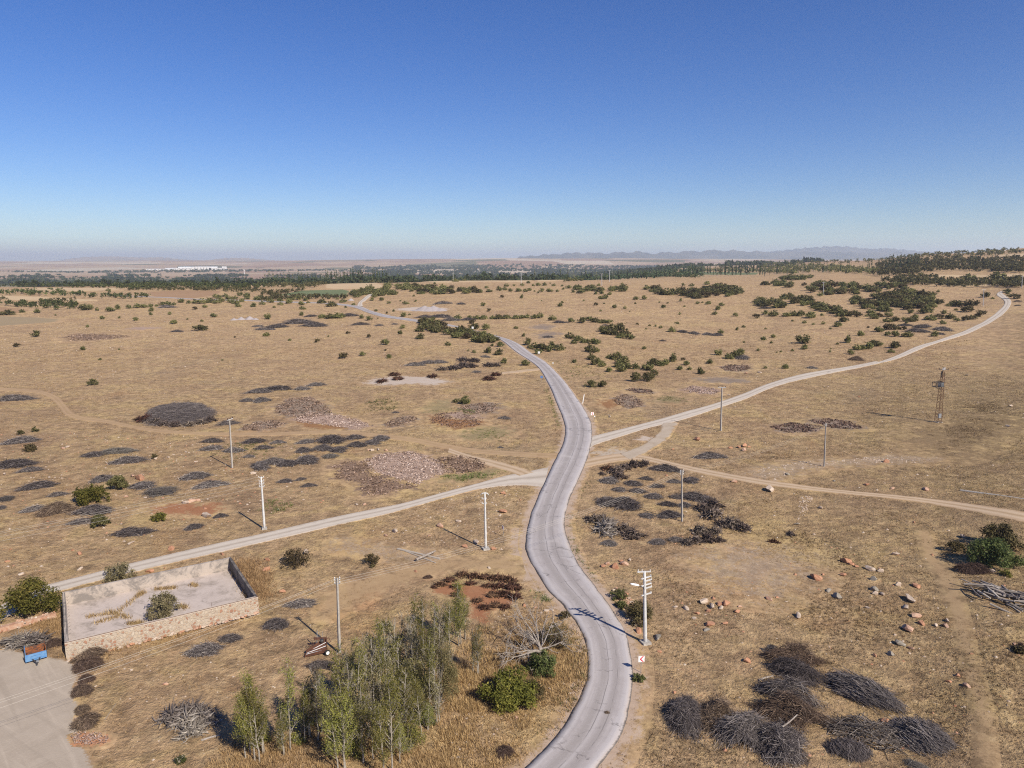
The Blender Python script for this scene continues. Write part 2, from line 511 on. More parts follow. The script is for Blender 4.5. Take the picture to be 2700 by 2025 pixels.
class MB:
    """collects shapes for ONE mesh"""

    def __init__(s):
        s.v, s.f, s.t = [], [], []
        s.n = 0

    def add(s, verts, faces, tint=0.5):
        s.v.append(np.asarray(verts, float))
        s.f += [tuple(i + s.n for i in f) for f in faces]
        s.t.append(np.full(len(verts), tint))
        s.n += len(verts)

    def box(s, c, size, M=None, tint=0.5, taper=1.0):
        c = np.asarray(c, float)
        hx, hy, hz = np.asarray(size, float) / 2
        v = np.array([[sx * hx * (taper if sz > 0 else 1), sy * hy * (taper if sz > 0 else 1), sz * hz] for sz in (-1, 1) for sx, sy in ((-1, -1), (1, -1), (1, 1), (-1, 1))])
        if M is not None:
            v = v @ np.asarray(M).T
        s.add(v + c, [(3, 2, 1, 0), (4, 5, 6, 7), (0, 1, 5, 4), (1, 2, 6, 5), (2, 3, 7, 6), (3, 0, 4, 7)], tint)

    def bar(s, a, b, w, h=None, tint=0.5):
        a, b = np.asarray(a, float), np.asarray(b, float)
        d = b - a
        ln = np.linalg.norm(d)
        if ln < 1e-6:
            return
        M = frame_of(d / ln)
        s.box((a + b) / 2, (w, h or w, ln), M, tint)

    def tube(s, pts, rad, sides=6, cap=True, tint=0.5):
        pts = np.asarray(pts, float)
        n = len(pts)
        rad = np.broadcast_to(np.asarray(rad, float), (n,))
        ang = np.arange(sides) * 2 * math.pi / sides
        vs = []
        d0 = pts[min(1, n - 1)] - pts[0]
        M = frame_of(d0 / max(np.linalg.norm(d0), 1e-9))
        ax, ay = M[:, 0], M[:, 1]
        for i in range(n):
            d = pts[min(i + 1, n - 1)] - pts[max(i - 1, 0)]
            d = d / max(np.linalg.norm(d), 1e-9)
            ax = ax - d * np.dot(ax, d)
            ax /= max(np.linalg.norm(ax), 1e-9)
            ay = np.cross(d, ax)
            vs.append(pts[i] + rad[i] * (np.outer(np.cos(ang), ax) + np.outer(np.sin(ang), ay)))
        fs = []
        for i in range(n - 1):
            for j in range(sides):
                k = (j + 1) % sides
                fs.append((i * sides + j, i * sides + k, (i + 1) * sides + k, (i + 1) * sides + j))
        if cap:
            fs.append(tuple(range(sides))[::-1])
            fs.append(tuple((n - 1) * sides + j for j in range(sides)))
        s.add(np.concatenate(vs), fs, tint)

    def lathe(s, prof, c=(0, 0, 0), sides=12, M=None, tint=0.5):
        c = np.asarray(c, float)
        ang = np.arange(sides) * 2 * math.pi / sides
        vs = []
        for r, z in prof:
            v = np.stack([r * np.cos(ang), r * np.sin(ang), np.full(sides, z)], 1)
            vs.append(v)
        v = np.concatenate(vs)
        if M is not None:
            v = v @ np.asarray(M).T
        fs = []
        n = len(prof)
        for i in range(n - 1):
            for j in range(sides):
                k = (j + 1) % sides
                fs.append((i * sides + j, i * sides + k, (i + 1) * sides + k, (i + 1) * sides + j))
        fs.append(tuple(range(sides))[::-1])
        fs.append(tuple((n - 1) * sides + j for j in range(sides)))
        s.add(v + c, fs, tint)

    def mesh(s, name, mat, smooth=False):
        v = np.concatenate(s.v) if s.v else np.zeros((0, 3))
        return np_mesh(name, v, s.f, mat, {'tint': np.concatenate(s.t)} if s.t else None, smooth=smooth)

    def build(s, name, mat, parent=None, smooth=False):
        return link(name, s.mesh(name, mat, smooth), parent)


def frame_of(d):
    d = np.asarray(d, float)
    up = np.array([0, 0, 1.0]) if abs(d[2]) < 0.95 else np.array([0, 1.0, 0])
    x = np.cross(up, d)
    x /= np.linalg.norm(x)
    y = np.cross(d, x)
    return np.stack([x, y, d], 1)


def rotz(a):
    c, s_ = math.cos(a), math.sin(a)
    return np.array([[c, -s_, 0], [s_, c, 0], [0, 0, 1]])


def link(name, data, parent=None):
    o = bpy.data.objects.new(name, data)
    COL.objects.link(o)
    if parent is not None:
        o.parent = parent
    return o


def tag(o, label=None, cat=None, group=None, kind=None):
    if label:
        o['label'] = label
    if cat:
        o['category'] = cat
    if group:
        o['group'] = group
    if kind:
        o['kind'] = kind
    return o


def empty(name, loc, rz=0.0, label=None, cat=None, group=None):
    o = link(name, None)
    o.location = [float(v) for v in loc]
    o.rotation_euler = (0, 0, rz)
    return tag(o, label, cat, group)


def copy_tree(o, parent=None):
    c = o.copy()
    COL.objects.link(c)
    c.parent = parent
    for ch in list(o.children):
        copy_tree(ch, c)
    return c


# ------------------------------------------------------------------ terrain
def build_terrain():
    rr = [8.0]
    while rr[-1] < 46000:
        rr.append(rr[-1] * (1.010 if rr[-1] < 1300 else 1.022))
    rr = np.array([2.0, 5.0] + rr)
    ph = np.radians(np.concatenate([np.linspace(-88, -40, 60, endpoint=False), np.linspace(-40, 40, 300, endpoint=False), np.linspace(40, 88, 61)]))
    rg, pg = np.meshgrid(rr, ph, indexing='ij')
    x, y = rg * np.sin(pg), rg * np.cos(pg)
    z = hgt(x, y)
    v = np.stack([x, y, z], -1).reshape(-1, 3)
    nr, npn = rg.shape
    i = np.arange(nr - 1)[:, None] * npn + np.arange(npn - 1)[None, :]
    f = np.stack([i, i + 1, i + npn + 1, i + npn], -1).reshape(-1, 4)[:, ::-1]
    o = link('ground', np_mesh('ground', v, f, M_GROUND, smooth=True))
    tag(o, kind='structure')
    # the strip of ground behind the camera
    gx, gy = np.meshgrid(np.linspace(-3000, 3000, 40), np.linspace(-2500, 0.06, 20), indexing='ij')
    v = np.stack([gx, gy, np.zeros_like(gx) - 0.02], -1).reshape(-1, 3)
    i = np.arange(39)[:, None] * 20 + np.arange(19)[None, :]
    f = np.stack([i, i + 20, i + 21, i + 1], -1).reshape(-1, 4)
    o = link('ground', np_mesh('ground_rear', v, f, M_GROUND))
    tag(o, kind='structure')


build_terrain()

# mountains on the horizon
def build_hills(name, pts, dist, depth, seed, mat):
    rng = np.random.default_rng(seed)
    pts = np.array(pts, float)
    xs = np.linspace(pts[0, 0], pts[-1, 0], 160)
    ys = np.interp(xs, pts[:, 0], pts[:, 1])
    prof = np.sin(np.linspace(0, math.pi, 15)) ** 0.8
    prof[7] = 1.0
    v = []
    for k, (xx, yy) in enumerate(zip(xs, ys)):
        top = at_y(xx, yy, dist)
        zt = max(45 + (top[2] - 45) * 0.88, 5.0) + rng.normal(0, 1.5)
        fade = min(1.0, min(k, 159 - k) / 8.0)
        for j in range(15):
            yyy = dist + (j / 14.0 - 0.5) * depth
            v.append((top[0], yyy, -60 + (zt + 60) * fade * prof[j] * (1 + 0.16 * math.sin(k * 0.9 + j * 1.7 + seed) * (prof[j] < 0.99)) + rng.normal(0, 4) * (prof[j] < 0.99)))
    v = np.array(v)
    i = np.arange(159)[:, None] * 15 + np.arange(14)[None, :]
    f = np.stack([i, i + 15, i + 16, i + 1], -1).reshape(-1, 4)
    o = link(name, np_mesh(name, v, f, mat, smooth=True))
    tag(o, kind='structure')


M_HILL = simple_mat('bare_mountain', (0.13, 0.12, 0.10), (0.035, 0.04, 0.035), 0.0011, 0.95, obj=False)
M_HILL2 = simple_mat('pale_mountain', (0.32, 0.24, 0.18), (0.20, 0.16, 0.12), 0.0011, 0.95, obj=False)
build_hills('hills', [(1300, 686), (1390, 676), (1480, 669), (1530, 666), (1600, 668), (1670, 663), (1720, 668), (1780, 664), (1850, 661), (1900, 659), (1960, 662), (2030, 665), (2100, 664), (2170, 663), (2240, 666), (2330, 665), (2430, 667), (2560, 672), (2700, 680)], 15500, 3200, 3, M_HILL)
build_hills('hills', [(1950, 676), (2030, 664), (2100, 656), (2160, 651), (2200, 649), (2240, 652), (2290, 658), (2330, 655), (2370, 658), (2440, 666), (2520, 676)], 18500, 3000, 5, M_HILL)
build_hills('hills', [(170, 690), (230, 679), (280, 677), (330, 678), (380, 681), (420, 679), (470, 685), (540, 689), (600, 690)], 17000, 2600, 7, M_HILL2)
build_hills('hills', [(500, 690), (560, 687), (600, 682), (640, 681), (680, 685), (740, 689), (790, 690)], 15000, 2200, 9, M_HILL2)


# ------------------------------------------------------------------ ribbons: road and tracks
def catmull(pts, n):
    pts = np.asarray(pts, float)
    p = np.vstack([2 * pts[0] - pts[1], pts, 2 * pts[-1] - pts[-2]])
    out = []
    for i in range(1, len(p) - 2):
        for k in range(n):
            t = k / n
            out.append(0.5 * (2 * p[i] + (p[i + 1] - p[i - 1]) * t + (2 * p[i - 1] - 5 * p[i] + 4 * p[i + 1] - p[i + 2]) * t * t + (3 * p[i] - p[i - 1] - 3 * p[i + 1] + p[i + 2]) * t ** 3))
    out.append(pts[-1])
    return np.array(out)


def in_poly(x, y, poly):
    inside = np.zeros(np.shape(x), bool)
    j = len(poly) - 1
    for i in range(len(poly)):
        xi, yi = poly[i][0], poly[i][1]
        xj, yj = poly[j][0], poly[j][1]
        c = ((yi > y) != (yj > y)) & (x < (xj - xi) * (y - yi) / (yj - yi + 1e-12) + xi)
        inside ^= c
        j = i
    return inside


KEEP_OUT = []          # polygons in plan where no grass grows


def ribbon(name, left, right, mat, lift, across=9, skirt=0.0, feather=0.0, pad=0.0, sub=8, wob=0.0, seed=1):
    """left / right: lists of picture points along the two edges"""
    rng = np.random.default_rng(seed)
    Lp = catmull([at(*p)[:2] for p in left], sub)
    Rp = catmull([at(*p)[:2] for p in right], sub)
    n = len(Lp)
    if wob:
        for E, s_ in ((Lp, 1), (Rp, -1)):
            w = np.convolve(rng.normal(0, wob, n + 4), np.ones(3) / 3, 'same')[2:n + 2]
            d = Rp - Lp
            d /= np.linalg.norm(d, axis=1)[:, None]
            E += d * w[:, None]
    KEEP_OUT.append(np.vstack([Lp, Rp[::-1]]))
    D = Rp - Lp
    wid = np.linalg.norm(D, axis=1)
    Dn = D / wid[:, None]
    A = Lp - Dn * pad
    B = Rp + Dn * pad
    us = np.linspace(0, 1, across)
    mid = (Lp + Rp) / 2
    s_len = np.concatenate([[0], np.cumsum(np.linalg.norm(np.diff(mid, axis=0), axis=1))])
    V, MK, UV = [], [], []
    for i in range(n):
        tot = wid[i] + 2 * pad
        dist = math.hypot(*mid[i])
        lf = lift + dist * 0.0003
        for k, u in enumerate(us):
            p = A[i] + (B[i] - A[i]) * u
            e = min(u, 1 - u) * tot
            mk = min(1.0, e / max(feather, 1e-3))
            V.append((p[0], p[1], float(hgt(p[0], p[1])) + (lf if not feather else -0.05 + (lf + 0.05) * min(1.0, mk * 2.5))))
            MK.append(mk)
            UV.append((u, s_len[i]))
    nac = across
    f = []
    for i in range(n - 1):
        for k in range(nac - 1):
            a = i * nac + k
            f.append((a, a + 1, a + nac + 1, a + nac))
    if skirt:
        for side in (0, nac - 1):
            base = len(V)
            for i in range(n):
                q = V[i * nac + side]
                dd = -Dn[i] if side == 0 else Dn[i]
                V.append((q[0] + dd[0] * skirt * 0.7, q[1] + dd[1] * skirt * 0.7, q[2] - skirt - lift))
                MK.append(0.0)
                UV.append((0.0 if side == 0 else 1.0, s_len[i]))
            for i in range(n - 1):
                a, b = i * nac + side, (i + 1) * nac + side
                q = (base + i, base + i + 1, b, a) if side else (a, b, base + i + 1, base + i)
                f.append(q)
    me = np_mesh(name, V, f, mat, {'mask': MK}, uv=UV, smooth=True)
    me.flip_normals()
    o = link(name, me)
    tag(o, kind='structure')
    return o, Lp, Rp


def asphalt_mat():
    m, nt, b = new_mat('worn_pale_asphalt')
    geo = N(nt, 'ShaderNodeNewGeometry')
    pos = geo.outputs['Position']
    uv = N(nt, 'ShaderNodeUVMap', uv_map='UVMap')
    sp = N(nt, 'ShaderNodeSeparateXYZ')
    L(nt, uv.outputs[0], sp.inputs[0])
    u, v = sp.outputs[0], sp.outputs[1]
    n1 = noise(nt, pos, 0.25, 6, 0.65, 0.3)
    n2 = noise(nt, pos, 3.0, 4, 0.7)
    n3 = noise(nt, pos, 14.0, 2, 0.7)
    cmb = N(nt, 'ShaderNodeCombineXYZ')
    L(nt, math_n(nt, 'MULTIPLY', u, 60.0), cmb.inputs[0])
    L(nt, math_n(nt, 'MULTIPLY', v, 0.25), cmb.inputs[1])
    n4 = noise(nt, cmb.outputs[0], 0.6, 4, 0.6)
    c = mixc(nt, mrange(nt, n1, 0.35, 0.65), (0.345, 0.307, 0.292), (0.410, 0.370, 0.352))
    c = mixc(nt, mrange(nt, n4, 0.42, 0.68, 0, 0.35), c, (0.275, 0.245, 0.240))
    # polished, darker wheel lanes and the pale crown between them
    for uc, w, col, amt in ((0.36, 0.12, (0.275, 0.243, 0.225), 0.7), (0.64, 0.11, (0.270, 0.238, 0.222), 0.65), (0.10, 0.08, (0.45, 0.415, 0.405), 0.65), (0.88, 0.09, (0.45, 0.415, 0.405), 0.65), (0.50, 0.05, (0.41, 0.375, 0.36), 0.5)):
        d = math_n(nt, 'ABSOLUTE', math_n(nt, 'SUBTRACT', math_n(nt, 'ADD', u, math_n(nt, 'MULTIPLY', math_n(nt, 'SUBTRACT', n1, 0.5), 0.10)), uc))
        c = mixc(nt, mrange(nt, d, w, w * 0.3, 0, amt), c, col)
    # thin tar seams along the lanes
    for uc, amt in ((0.47, 0.75), (0.665, 0.6)):
        wv = noise(nt, pos, 0.08, 2, 0.5)
        d = math_n(nt, 'ABSOLUTE', math_n(nt, 'SUBTRACT', math_n(nt, 'ADD', u, math_n(nt, 'MULTIPLY', math_n(nt, 'SUBTRACT', wv, 0.5), 0.09)), uc))
        c = mixc(nt, math_n(nt, 'MULTIPLY', mrange(nt, d, 0.012, 0.004, 0, amt), mrange(nt, n1, 0.38, 0.52)), c, (0.13, 0.115, 0.11))
    n5 = noise(nt, pos, 0.11, 7, 0.72, 0.8)
    c = mixc(nt, mrange(nt, n5, 0.55, 0.66, 0, 0.45), c, (0.255, 0.226, 0.212))
    c = mixc(nt, mrange(nt, n5, 0.43, 0.34, 0, 0.55), c, (0.465, 0.425, 0.400))
    vc = N(nt, 'ShaderNodeTexVoronoi', feature='DISTANCE_TO_EDGE')
    vc.inputs['Scale'].default_value = 0.22
    vadd = N(nt, 'ShaderNodeVectorMath', operation='ADD')
    cbc = N(nt, 'ShaderNodeCombineXYZ')
    L(nt, math_n(nt, 'MULTIPLY', n1, 6.0), cbc.inputs[0])
    L(nt, math_n(nt, 'MULTIPLY', n5, 6.0), cbc.inputs[1])
    L(nt, pos, vadd.inputs[0])
    L(nt, cbc.outputs[0], vadd.inputs[1])
    L(nt, vadd.outputs[0], vc.inputs['Vector'])
    c = mixc(nt, math_n(nt, 'MULTIPLY', mrange(nt, vc.outputs['Distance'], 0.022, 0.008, 0, 0.7), mrange(nt, n5, 0.50, 0.58)), c, (0.12, 0.105, 0.10))
    c = mixc(nt, mrange(nt, n2, 0.60, 0.75, 0, 0.5), c, (0.50, 0.47, 0.46))
    c = mixc(nt, mrange(nt, n2, 0.40, 0.27, 0, 0.5), c, (0.215, 0.19, 0.185))
    c = mixc(nt, mrange(nt, n3, 0.55, 0.72, 0, 0.3), c, (0.55, 0.52, 0.51))
    # bare dark bitumen at the crumbling edges
    e = math_n(nt, 'MINIMUM', u, math_n(nt, 'SUBTRACT', 1.0, u))
    e = math_n(nt, 'ADD', e, math_n(nt, 'MULTIPLY', math_n(nt, 'SUBTRACT', n1, 0.5), 0.09))
    e = math_n(nt, 'ADD', e, math_n(nt, 'MULTIPLY', math_n(nt, 'SUBTRACT', n2, 0.5), 0.06))
    dusty = math_n(nt, 'ADD', e, math_n(nt, 'MULTIPLY', math_n(nt, 'SUBTRACT', n5, 0.5), 0.30))
    c = mixc(nt, mrange(nt, dusty, 0.045, 0.0, 0, 0.5), c, (0.40, 0.315, 0.245))
    c = mixc(nt, mrange(nt, e, 0.032, 0.004, 0, 0.9), c, (0.085, 0.073, 0.066))
    L(nt, c, b.inputs['Base Color'])
    b.inputs['Roughness'].default_value = 0.8
    b.inputs['Specular IOR Level'].default_value = 0.25
    L(nt, bump(nt, n3, 0.5, 0.015), b.inputs['Normal'])
    return m


M_ASPH = asphalt_mat()
road_L = [(1180, 2215), (1300, 2105), (1388, 2025), (1469.6, 1941), (1534.7, 1831), (1551, 1766), (1542.8, 1693), (1522.5, 1648), (1485.9, 1599), (1441, 1550.5), (1412.6, 1505), (1393, 1469), (1385.5, 1434), (1394, 1381), (1416.7, 1316), (1441, 1263), (1463.5, 1214.5), (1481.8, 1177.8), (1490.8, 1141), (1486, 1108.7), (1469.6, 1068), (1449, 1019), (1422.8, 974), (1394, 950), (1352, 922), (1320, 897), (1288.6, 884), (1244, 871.5), (1180, 860), (1095.6, 849), (1032, 840), (985, 830), (934, 811.5), (890, 804.5), (826.6, 800.5), (740, 798), (633, 793.5), (506, 790), (392, 784.5), (285, 779)]
road_R = [(1420, 2215), (1520, 2105), (1581, 2018), (1632, 1949), (1660, 1860), (1669, 1775), (1656, 1690), (1630, 1636), (1594, 1582), (1557, 1532), (1534, 1502), (1518, 1477), (1500, 1434), (1488, 1381), (1499, 1326), (1517, 1283), (1538.8, 1234.8), (1553, 1194), (1561, 1149), (1557, 1112.7), (1540.8, 1080), (1518.5, 1047.6), (1481.8, 998.8), (1441, 958), (1400, 931.6), (1364.5, 906), (1329.7, 892), (1269.6, 876), (1190, 857.5), (1098.7, 843.7), (1038.6, 835), (991, 824), (946.8, 808), (896, 801.5), (826.6, 798), (740, 795.5), (633, 791.3), (506, 788), (392, 782.5), (285, 777.5)]
M_SHOULD = patch_mat('dusty_shoulder', (0.36, 0.262, 0.190), (0.44, 0.335, 0.255), 0.5, 0.55, 0.95, 0.04)
ribbon('road_shoulder', road_L, road_R, M_SHOULD, 0.03, across=19, feather=2.6, pad=2.4, sub=8)
_, RL, RR_ = ribbon('asphalt_road', road_L, road_R, M_ASPH, 0.13, across=9, skirt=0.14, sub=10, wob=0.07, seed=4)

M_GRAVEL = patch_mat('gravel_track', (0.400, 0.338, 0.275), (0.480, 0.412, 0.345), 0.5, 0.35, 1.0, 0.04, streak=[(0.30, 0.14, (0.53, 0.47, 0.395), 0.8), (0.70, 0.14, (0.53, 0.47, 0.395), 0.8), (0.5, 0.06, (0.30, 0.255, 0.20), 0.6)])
M_DIRT = patch_mat('dirt_track', (0.375, 0.262, 0.165), (0.445, 0.325, 0.215), 0.5, 0.45, 0.95, 0.04, streak=[(0.30, 0.13, (0.50, 0.385, 0.27), 0.8), (0.70, 0.13, (0.50, 0.385, 0.27), 0.8), (0.5, 0.07, (0.30, 0.215, 0.125), 0.7)])
M_RUTS = patch_mat('faint_ruts', (0.330, 0.220, 0.122), (0.36, 0.250, 0.140), 0.4, 0.5, 0.8, 0.03, streak=[(0.28, 0.12, (0.40, 0.27, 0.165), 0.95), (0.72, 0.12, (0.40, 0.27, 0.165), 0.95)])
M_DUST = patch_mat('pale_dust', (0.355, 0.285, 0.215), (0.43, 0.36, 0.285), 0.35, 0.7, 0.95, 0.03)

Q = lambda c, pts: [px(c, x, y) for x, y in pts]
ribbon('gravel_track',
       [(-260, 1660), (-40, 1612)] + Q('A', [(240, 372), (330, 345), (560, 288), (840, 214), (1180, 134), (1500, 62), (1700, 18)]) + Q('E', [(0, 1008), (200, 968), (400, 928), (700, 848), (900, 795), (1050, 752), (1200, 722), (1345, 690)]),
       [(-260, 1735), (-40, 1660)] + Q('A', [(250, 432), (440, 378), (600, 334), (850, 272), (1200, 190), (1600, 98), (1960, 16)]) + Q('E', [(0, 1063), (200, 1020), (400, 970), (700, 885), (900, 836), (1050, 816), (1200, 812), (1310, 832)]),
       M_GRAVEL, 0.055, across=15, feather=0.55, pad=0.3, sub=8)
ribbon('gravel_track',
       Q('E', [(1600, 500), (1640, 489), (1800, 450), (2000, 399)]) + Q('F', [(0, 338), (200, 283), (400, 213), (560, 150), (750, 95), (1000, 53), (1250, 8)]) + Q('J', [(560, 1052), (900, 990), (1100, 930), (1300, 840), (1500, 780), (1700, 710), (1850, 640), (1980, 552), (2042, 490), (2046, 452), (1990, 412), (1988, 392), (2022, 374), (2060, 366)]),
       Q('E', [(1600, 590), (1650, 548), (1800, 498), (2000, 437)]) + Q('F', [(0, 385), (200, 320), (400, 255), (560, 186), (750, 131), (1000, 77), (1300, 16)]) + Q('J', [(640, 1047), (950, 987), (1150, 940), (1320, 870), (1520, 796), (1720, 736), (1900, 655), (2040, 566), (2092, 505), (2102, 452), (2050, 406), (2030, 386), (2050, 374), (2080, 368)]),
       M_GRAVEL, 0.055, across=15, feather=0.6, pad=0.35, sub=8)
ribbon('dirt_track',
       Q('E', [(1560, 640), (1640, 628), (1800, 606), (1950, 618), (2212, 678)]) + Q('F', [(200, 718), (500, 772), (800, 815), (1100, 850), (1500, 888), (1700, 912), (1900, 938), (2212, 985), (2500, 1035)]),
       Q('E', [(1545, 712), (1640, 684), (1800, 656), (1950, 652), (2212, 708)]) + Q('F', [(200, 752), (500, 804), (800, 842), (1100, 872), (1500, 915), (1700, 948), (1900, 984), (2212, 1048), (2500, 1110)]),
       M_DIRT, 0.055, across=15, feather=0.7, pad=0.4, sub=8)
ribbon('dust_track', Q('E', [(2075, 408), (2050, 470), (1950, 545), (1800, 605)]), Q('E', [(2190, 405), (2130, 500), (2010, 585), (1880, 650)]), M_DUST, 0.075, across=13, feather=1.6, pad=0.2, sub=8)
ribbon('dirt_track', [px('D', -200, 178)] + Q('D', [(0, 178), (250, 196), (370, 236), (425, 290), (470, 340), (540, 366), (700, 388), (1000, 446), (1300, 466), (1700, 470), (2100, 457)]) + Q('E', [(60, 462), (330, 486), (500, 508), (700, 548), (900, 578), (1200, 596), (1420, 606)]),
       [px('D', -200, 200)] + Q('D', [(0, 198), (230, 214), (330, 252), (385, 308), (425, 356), (510, 386), (700, 410), (1000, 466), (1300, 486), (1700, 490), (2100, 477)]) + Q('E', [(60, 484), (330, 514), (500, 540), (700, 580), (900, 606), (1200, 628), (1400, 640)]),
       M_RUTS, 0.055, across=15, feather=0.5, pad=0.4, sub=8)
ribbon('dirt_track', Q('E', [(700, 570), (860, 620), (1000, 650), (1150, 690), (1250, 728)]), Q('E', [(690, 600), (830, 650), (960, 690), (1080, 725), (1150, 752)]), M_DIRT, 0.065, across=11, feather=1.3, pad=0.3, sub=8)
ribbon('dirt_track', Q('E', [(1040, 78), (1150, 66), (1290, 52)]), Q('E', [(1040, 92), (1160, 80), (1290, 66)]), M_DIRT, 0.065, across=9, feather=0.8, pad=0.4, sub=8)
ribbon('gravel_track', Q('H', [(760, 500), (775, 470), (800, 445), (850, 405), (905, 380), (935, 372)]), Q('H', [(812, 500), (808, 470), (838, 450), (880, 415), (925, 388), (950, 376)]), M_GRAVEL, 0.06, across=9, feather=1.0, pad=0.5, sub=8)


# ------------------------------------------------------------------ ground patches
_pid = [0]


def sheet(name, pts, mat, feather=1.0, cell=None, kind='structure', keep=False, dome=0.0):
    if kind == 'stuff':
        feather *= 2.0
    poly = np.array([at(*p)[:2] for p in pts])
    if keep:
        KEEP_OUT.append(poly)
    ctr = poly.mean(0)
    dist = math.hypot(*ctr)
    _pid[0] += 1
    lift = 0.022 + 0.004 * (_pid[0] % 6) + dist * 0.0003
    mn, mx = poly.min(0) - feather, poly.max(0) + feather
    cell = cell or max(0.5, max(mx - mn) / 70.0)
    nx, ny = [int(max(6, min(160, s))) for s in np.ceil((mx - mn) / cell)]
    gx, gy = np.meshgrid(np.linspace(mn[0], mx[0], nx + 1), np.linspace(mn[1], mx[1], ny + 1), indexing='ij')
    ins = in_poly(gx, gy, poly)
    dmin = np.full(gx.shape, 1e9)
    for i in range(len(poly)):
        a, b = poly[i], poly[(i + 1) % len(poly)]
        ab = b - a
        t = np.clip(((gx - a[0]) * ab[0] + (gy - a[1]) * ab[1]) / (ab @ ab + 1e-9), 0, 1)
        dmin = np.minimum(dmin, np.hypot(gx - a[0] - t * ab[0], gy - a[1] - t * ab[1]))
    sd = np.where(ins, dmin, -dmin)
    mask = np.clip(0.5 + 0.5 * sd / feather, 0, 1)
    z = hgt(gx, gy) - 0.05 + (lift + 0.05) * np.clip(mask * 3.5, 0, 1)
    if dome:
        z = z + dome * np.clip((sd - feather * 0.3) / (feather * 3), 0, 1) * (0.6 + 0.4 * np.sin(gx * 1.7) * np.sin(gy * 1.3))
    idx = np.arange((nx + 1) * (ny + 1)).reshape(nx + 1, ny + 1)
    q = np.stack([idx[:-1, :-1], idx[1:, :-1], idx[1:, 1:], idx[:-1, 1:]], -1).reshape(-1, 4)
    mq = np.stack([mask[:-1, :-1], mask[1:, :-1], mask[1:, 1:], mask[:-1, 1:]], -1).reshape(-1, 4).max(1) > 0.0
    q = q[mq]
    used = np.unique(q)
    remap = -np.ones(idx.size, int)
    remap[used] = np.arange(len(used))
    v = np.stack([gx, gy, z], -1).reshape(-1, 3)[used]
    o = link(name, np_mesh(name, v, remap[q], mat, {'mask': mask.reshape(-1)[used]}, smooth=True))
    tag(o, kind=kind)
    return o


M_YARD = patch_mat('yard_gravel', (0.335, 0.276, 0.216), (0.385, 0.322, 0.256), 0.3, 0.5, 1.0, 0.03, drag=[(-0.80, 0.32), (-0.55, 0.25), (0.9, 0.14)])
M_MULCHP = patch_mat('pale_leaf_litter', (0.39, 0.285, 0.230), (0.31, 0.215, 0.165), 0.35, 0.75, 0.95, 0.12, c3=(0.20, 0.125, 0.085), grain=2.6)
M_MULCHB = patch_mat('brown_leaf_litter', (0.215, 0.135, 0.090), (0.155, 0.105, 0.080), 0.35, 0.75, 0.9, 0.12, c3=(0.33, 0.235, 0.175), grain=2.6)
M_MULCHG = patch_mat('grey_leaf_litter', (0.175, 0.135, 0.110), (0.26, 0.205, 0.165), 0.35, 0.75, 0.85, 0.12, c3=(0.105, 0.078, 0.062), grain=2.6)
M_RUSTS = patch_mat('rusty_brown_litter', (0.275, 0.135, 0.055), (0.215, 0.110, 0.055), 0.35, 0.7, 0.9, 0.08)
M_REDS = patch_mat('red_soil', (0.250, 0.098, 0.048), (0.31, 0.150, 0.080), 0.35, 0.75, 0.9, 0.06)
M_REDG = patch_mat('orange_gravel', (0.47, 0.235, 0.130), (0.40, 0.185, 0.095), 1.2, 0.55, 0.95, 0.05)
M_GREENP = patch_mat('green_weeds_ground', (0.190, 0.165, 0.085), (0.250, 0.200, 0.105), 0.5, 0.9, 0.65, 0.1)
M_ASHP = patch_mat('pale_ash', (0.50, 0.43, 0.37), (0.42, 0.34, 0.275), 0.4, 0.7, 0.9, 0.05)
M_STONY = patch_mat('stony_ground', (0.32, 0.245, 0.180), (0.25, 0.19, 0.14), 0.5, 0.9, 0.55, 0.10, c3=(0.46, 0.40, 0.35), grain=3.2)
M_FIELD = patch_mat('pale_stubble', (0.46, 0.335, 0.195), (0.52, 0.39, 0.24), 0.02, 0.25, 0.9, 0.05)
M_FIELDB = patch_mat('brown_fallow', (0.285, 0.175, 0.098), (0.32, 0.20, 0.115), 0.02, 0.25, 0.9, 0.05)
M_FIELDG = patch_mat('grey_fallow', (0.265, 0.205, 0.125), (0.29, 0.22, 0.135), 0.02, 0.3, 0.9, 0.05)
M_CROP = patch_mat('green_crop', (0.110, 0.140, 0.065), (0.140, 0.170, 0.085), 0.03, 0.25, 0.95, 0.05)
M_DARKG = patch_mat('dark_damp_grass', (0.14, 0.092, 0.052), (0.20, 0.14, 0.078), 0.3, 0.9, 0.75, 0.1)

sheet('gravel_yard', Q('A', [(-320, 765), (0, 772), (90, 776), (160, 800), (390, 838), (480, 862), (492, 920), (510, 958), (474, 1000), (482, 1100), (518, 1125), (474, 1200), (462, 1262), (520, 1290), (452, 1322), (470, 1380), (524, 1405), (580, 1480), (615, 1545), (640, 1640), (-320, 1640)]), M_YARD, 0.55, cell=0.45, keep=True)
sheet('orange_gravel', Q('A', [(455, 1330), (540, 1308), (640, 1315), (710, 1345), (690, 1385), (580, 1395), (480, 1385)]), M_REDG, 0.5, cell=0.3, kind='stuff')
sheet('red_soil', Q('B', [(580, 380), (700, 340), (900, 360), (1100, 400), (1090, 470), (980, 500), (940, 600), (850, 560), (820, 440), (700, 430)]), M_REDS, 1.1, cell=0.4)
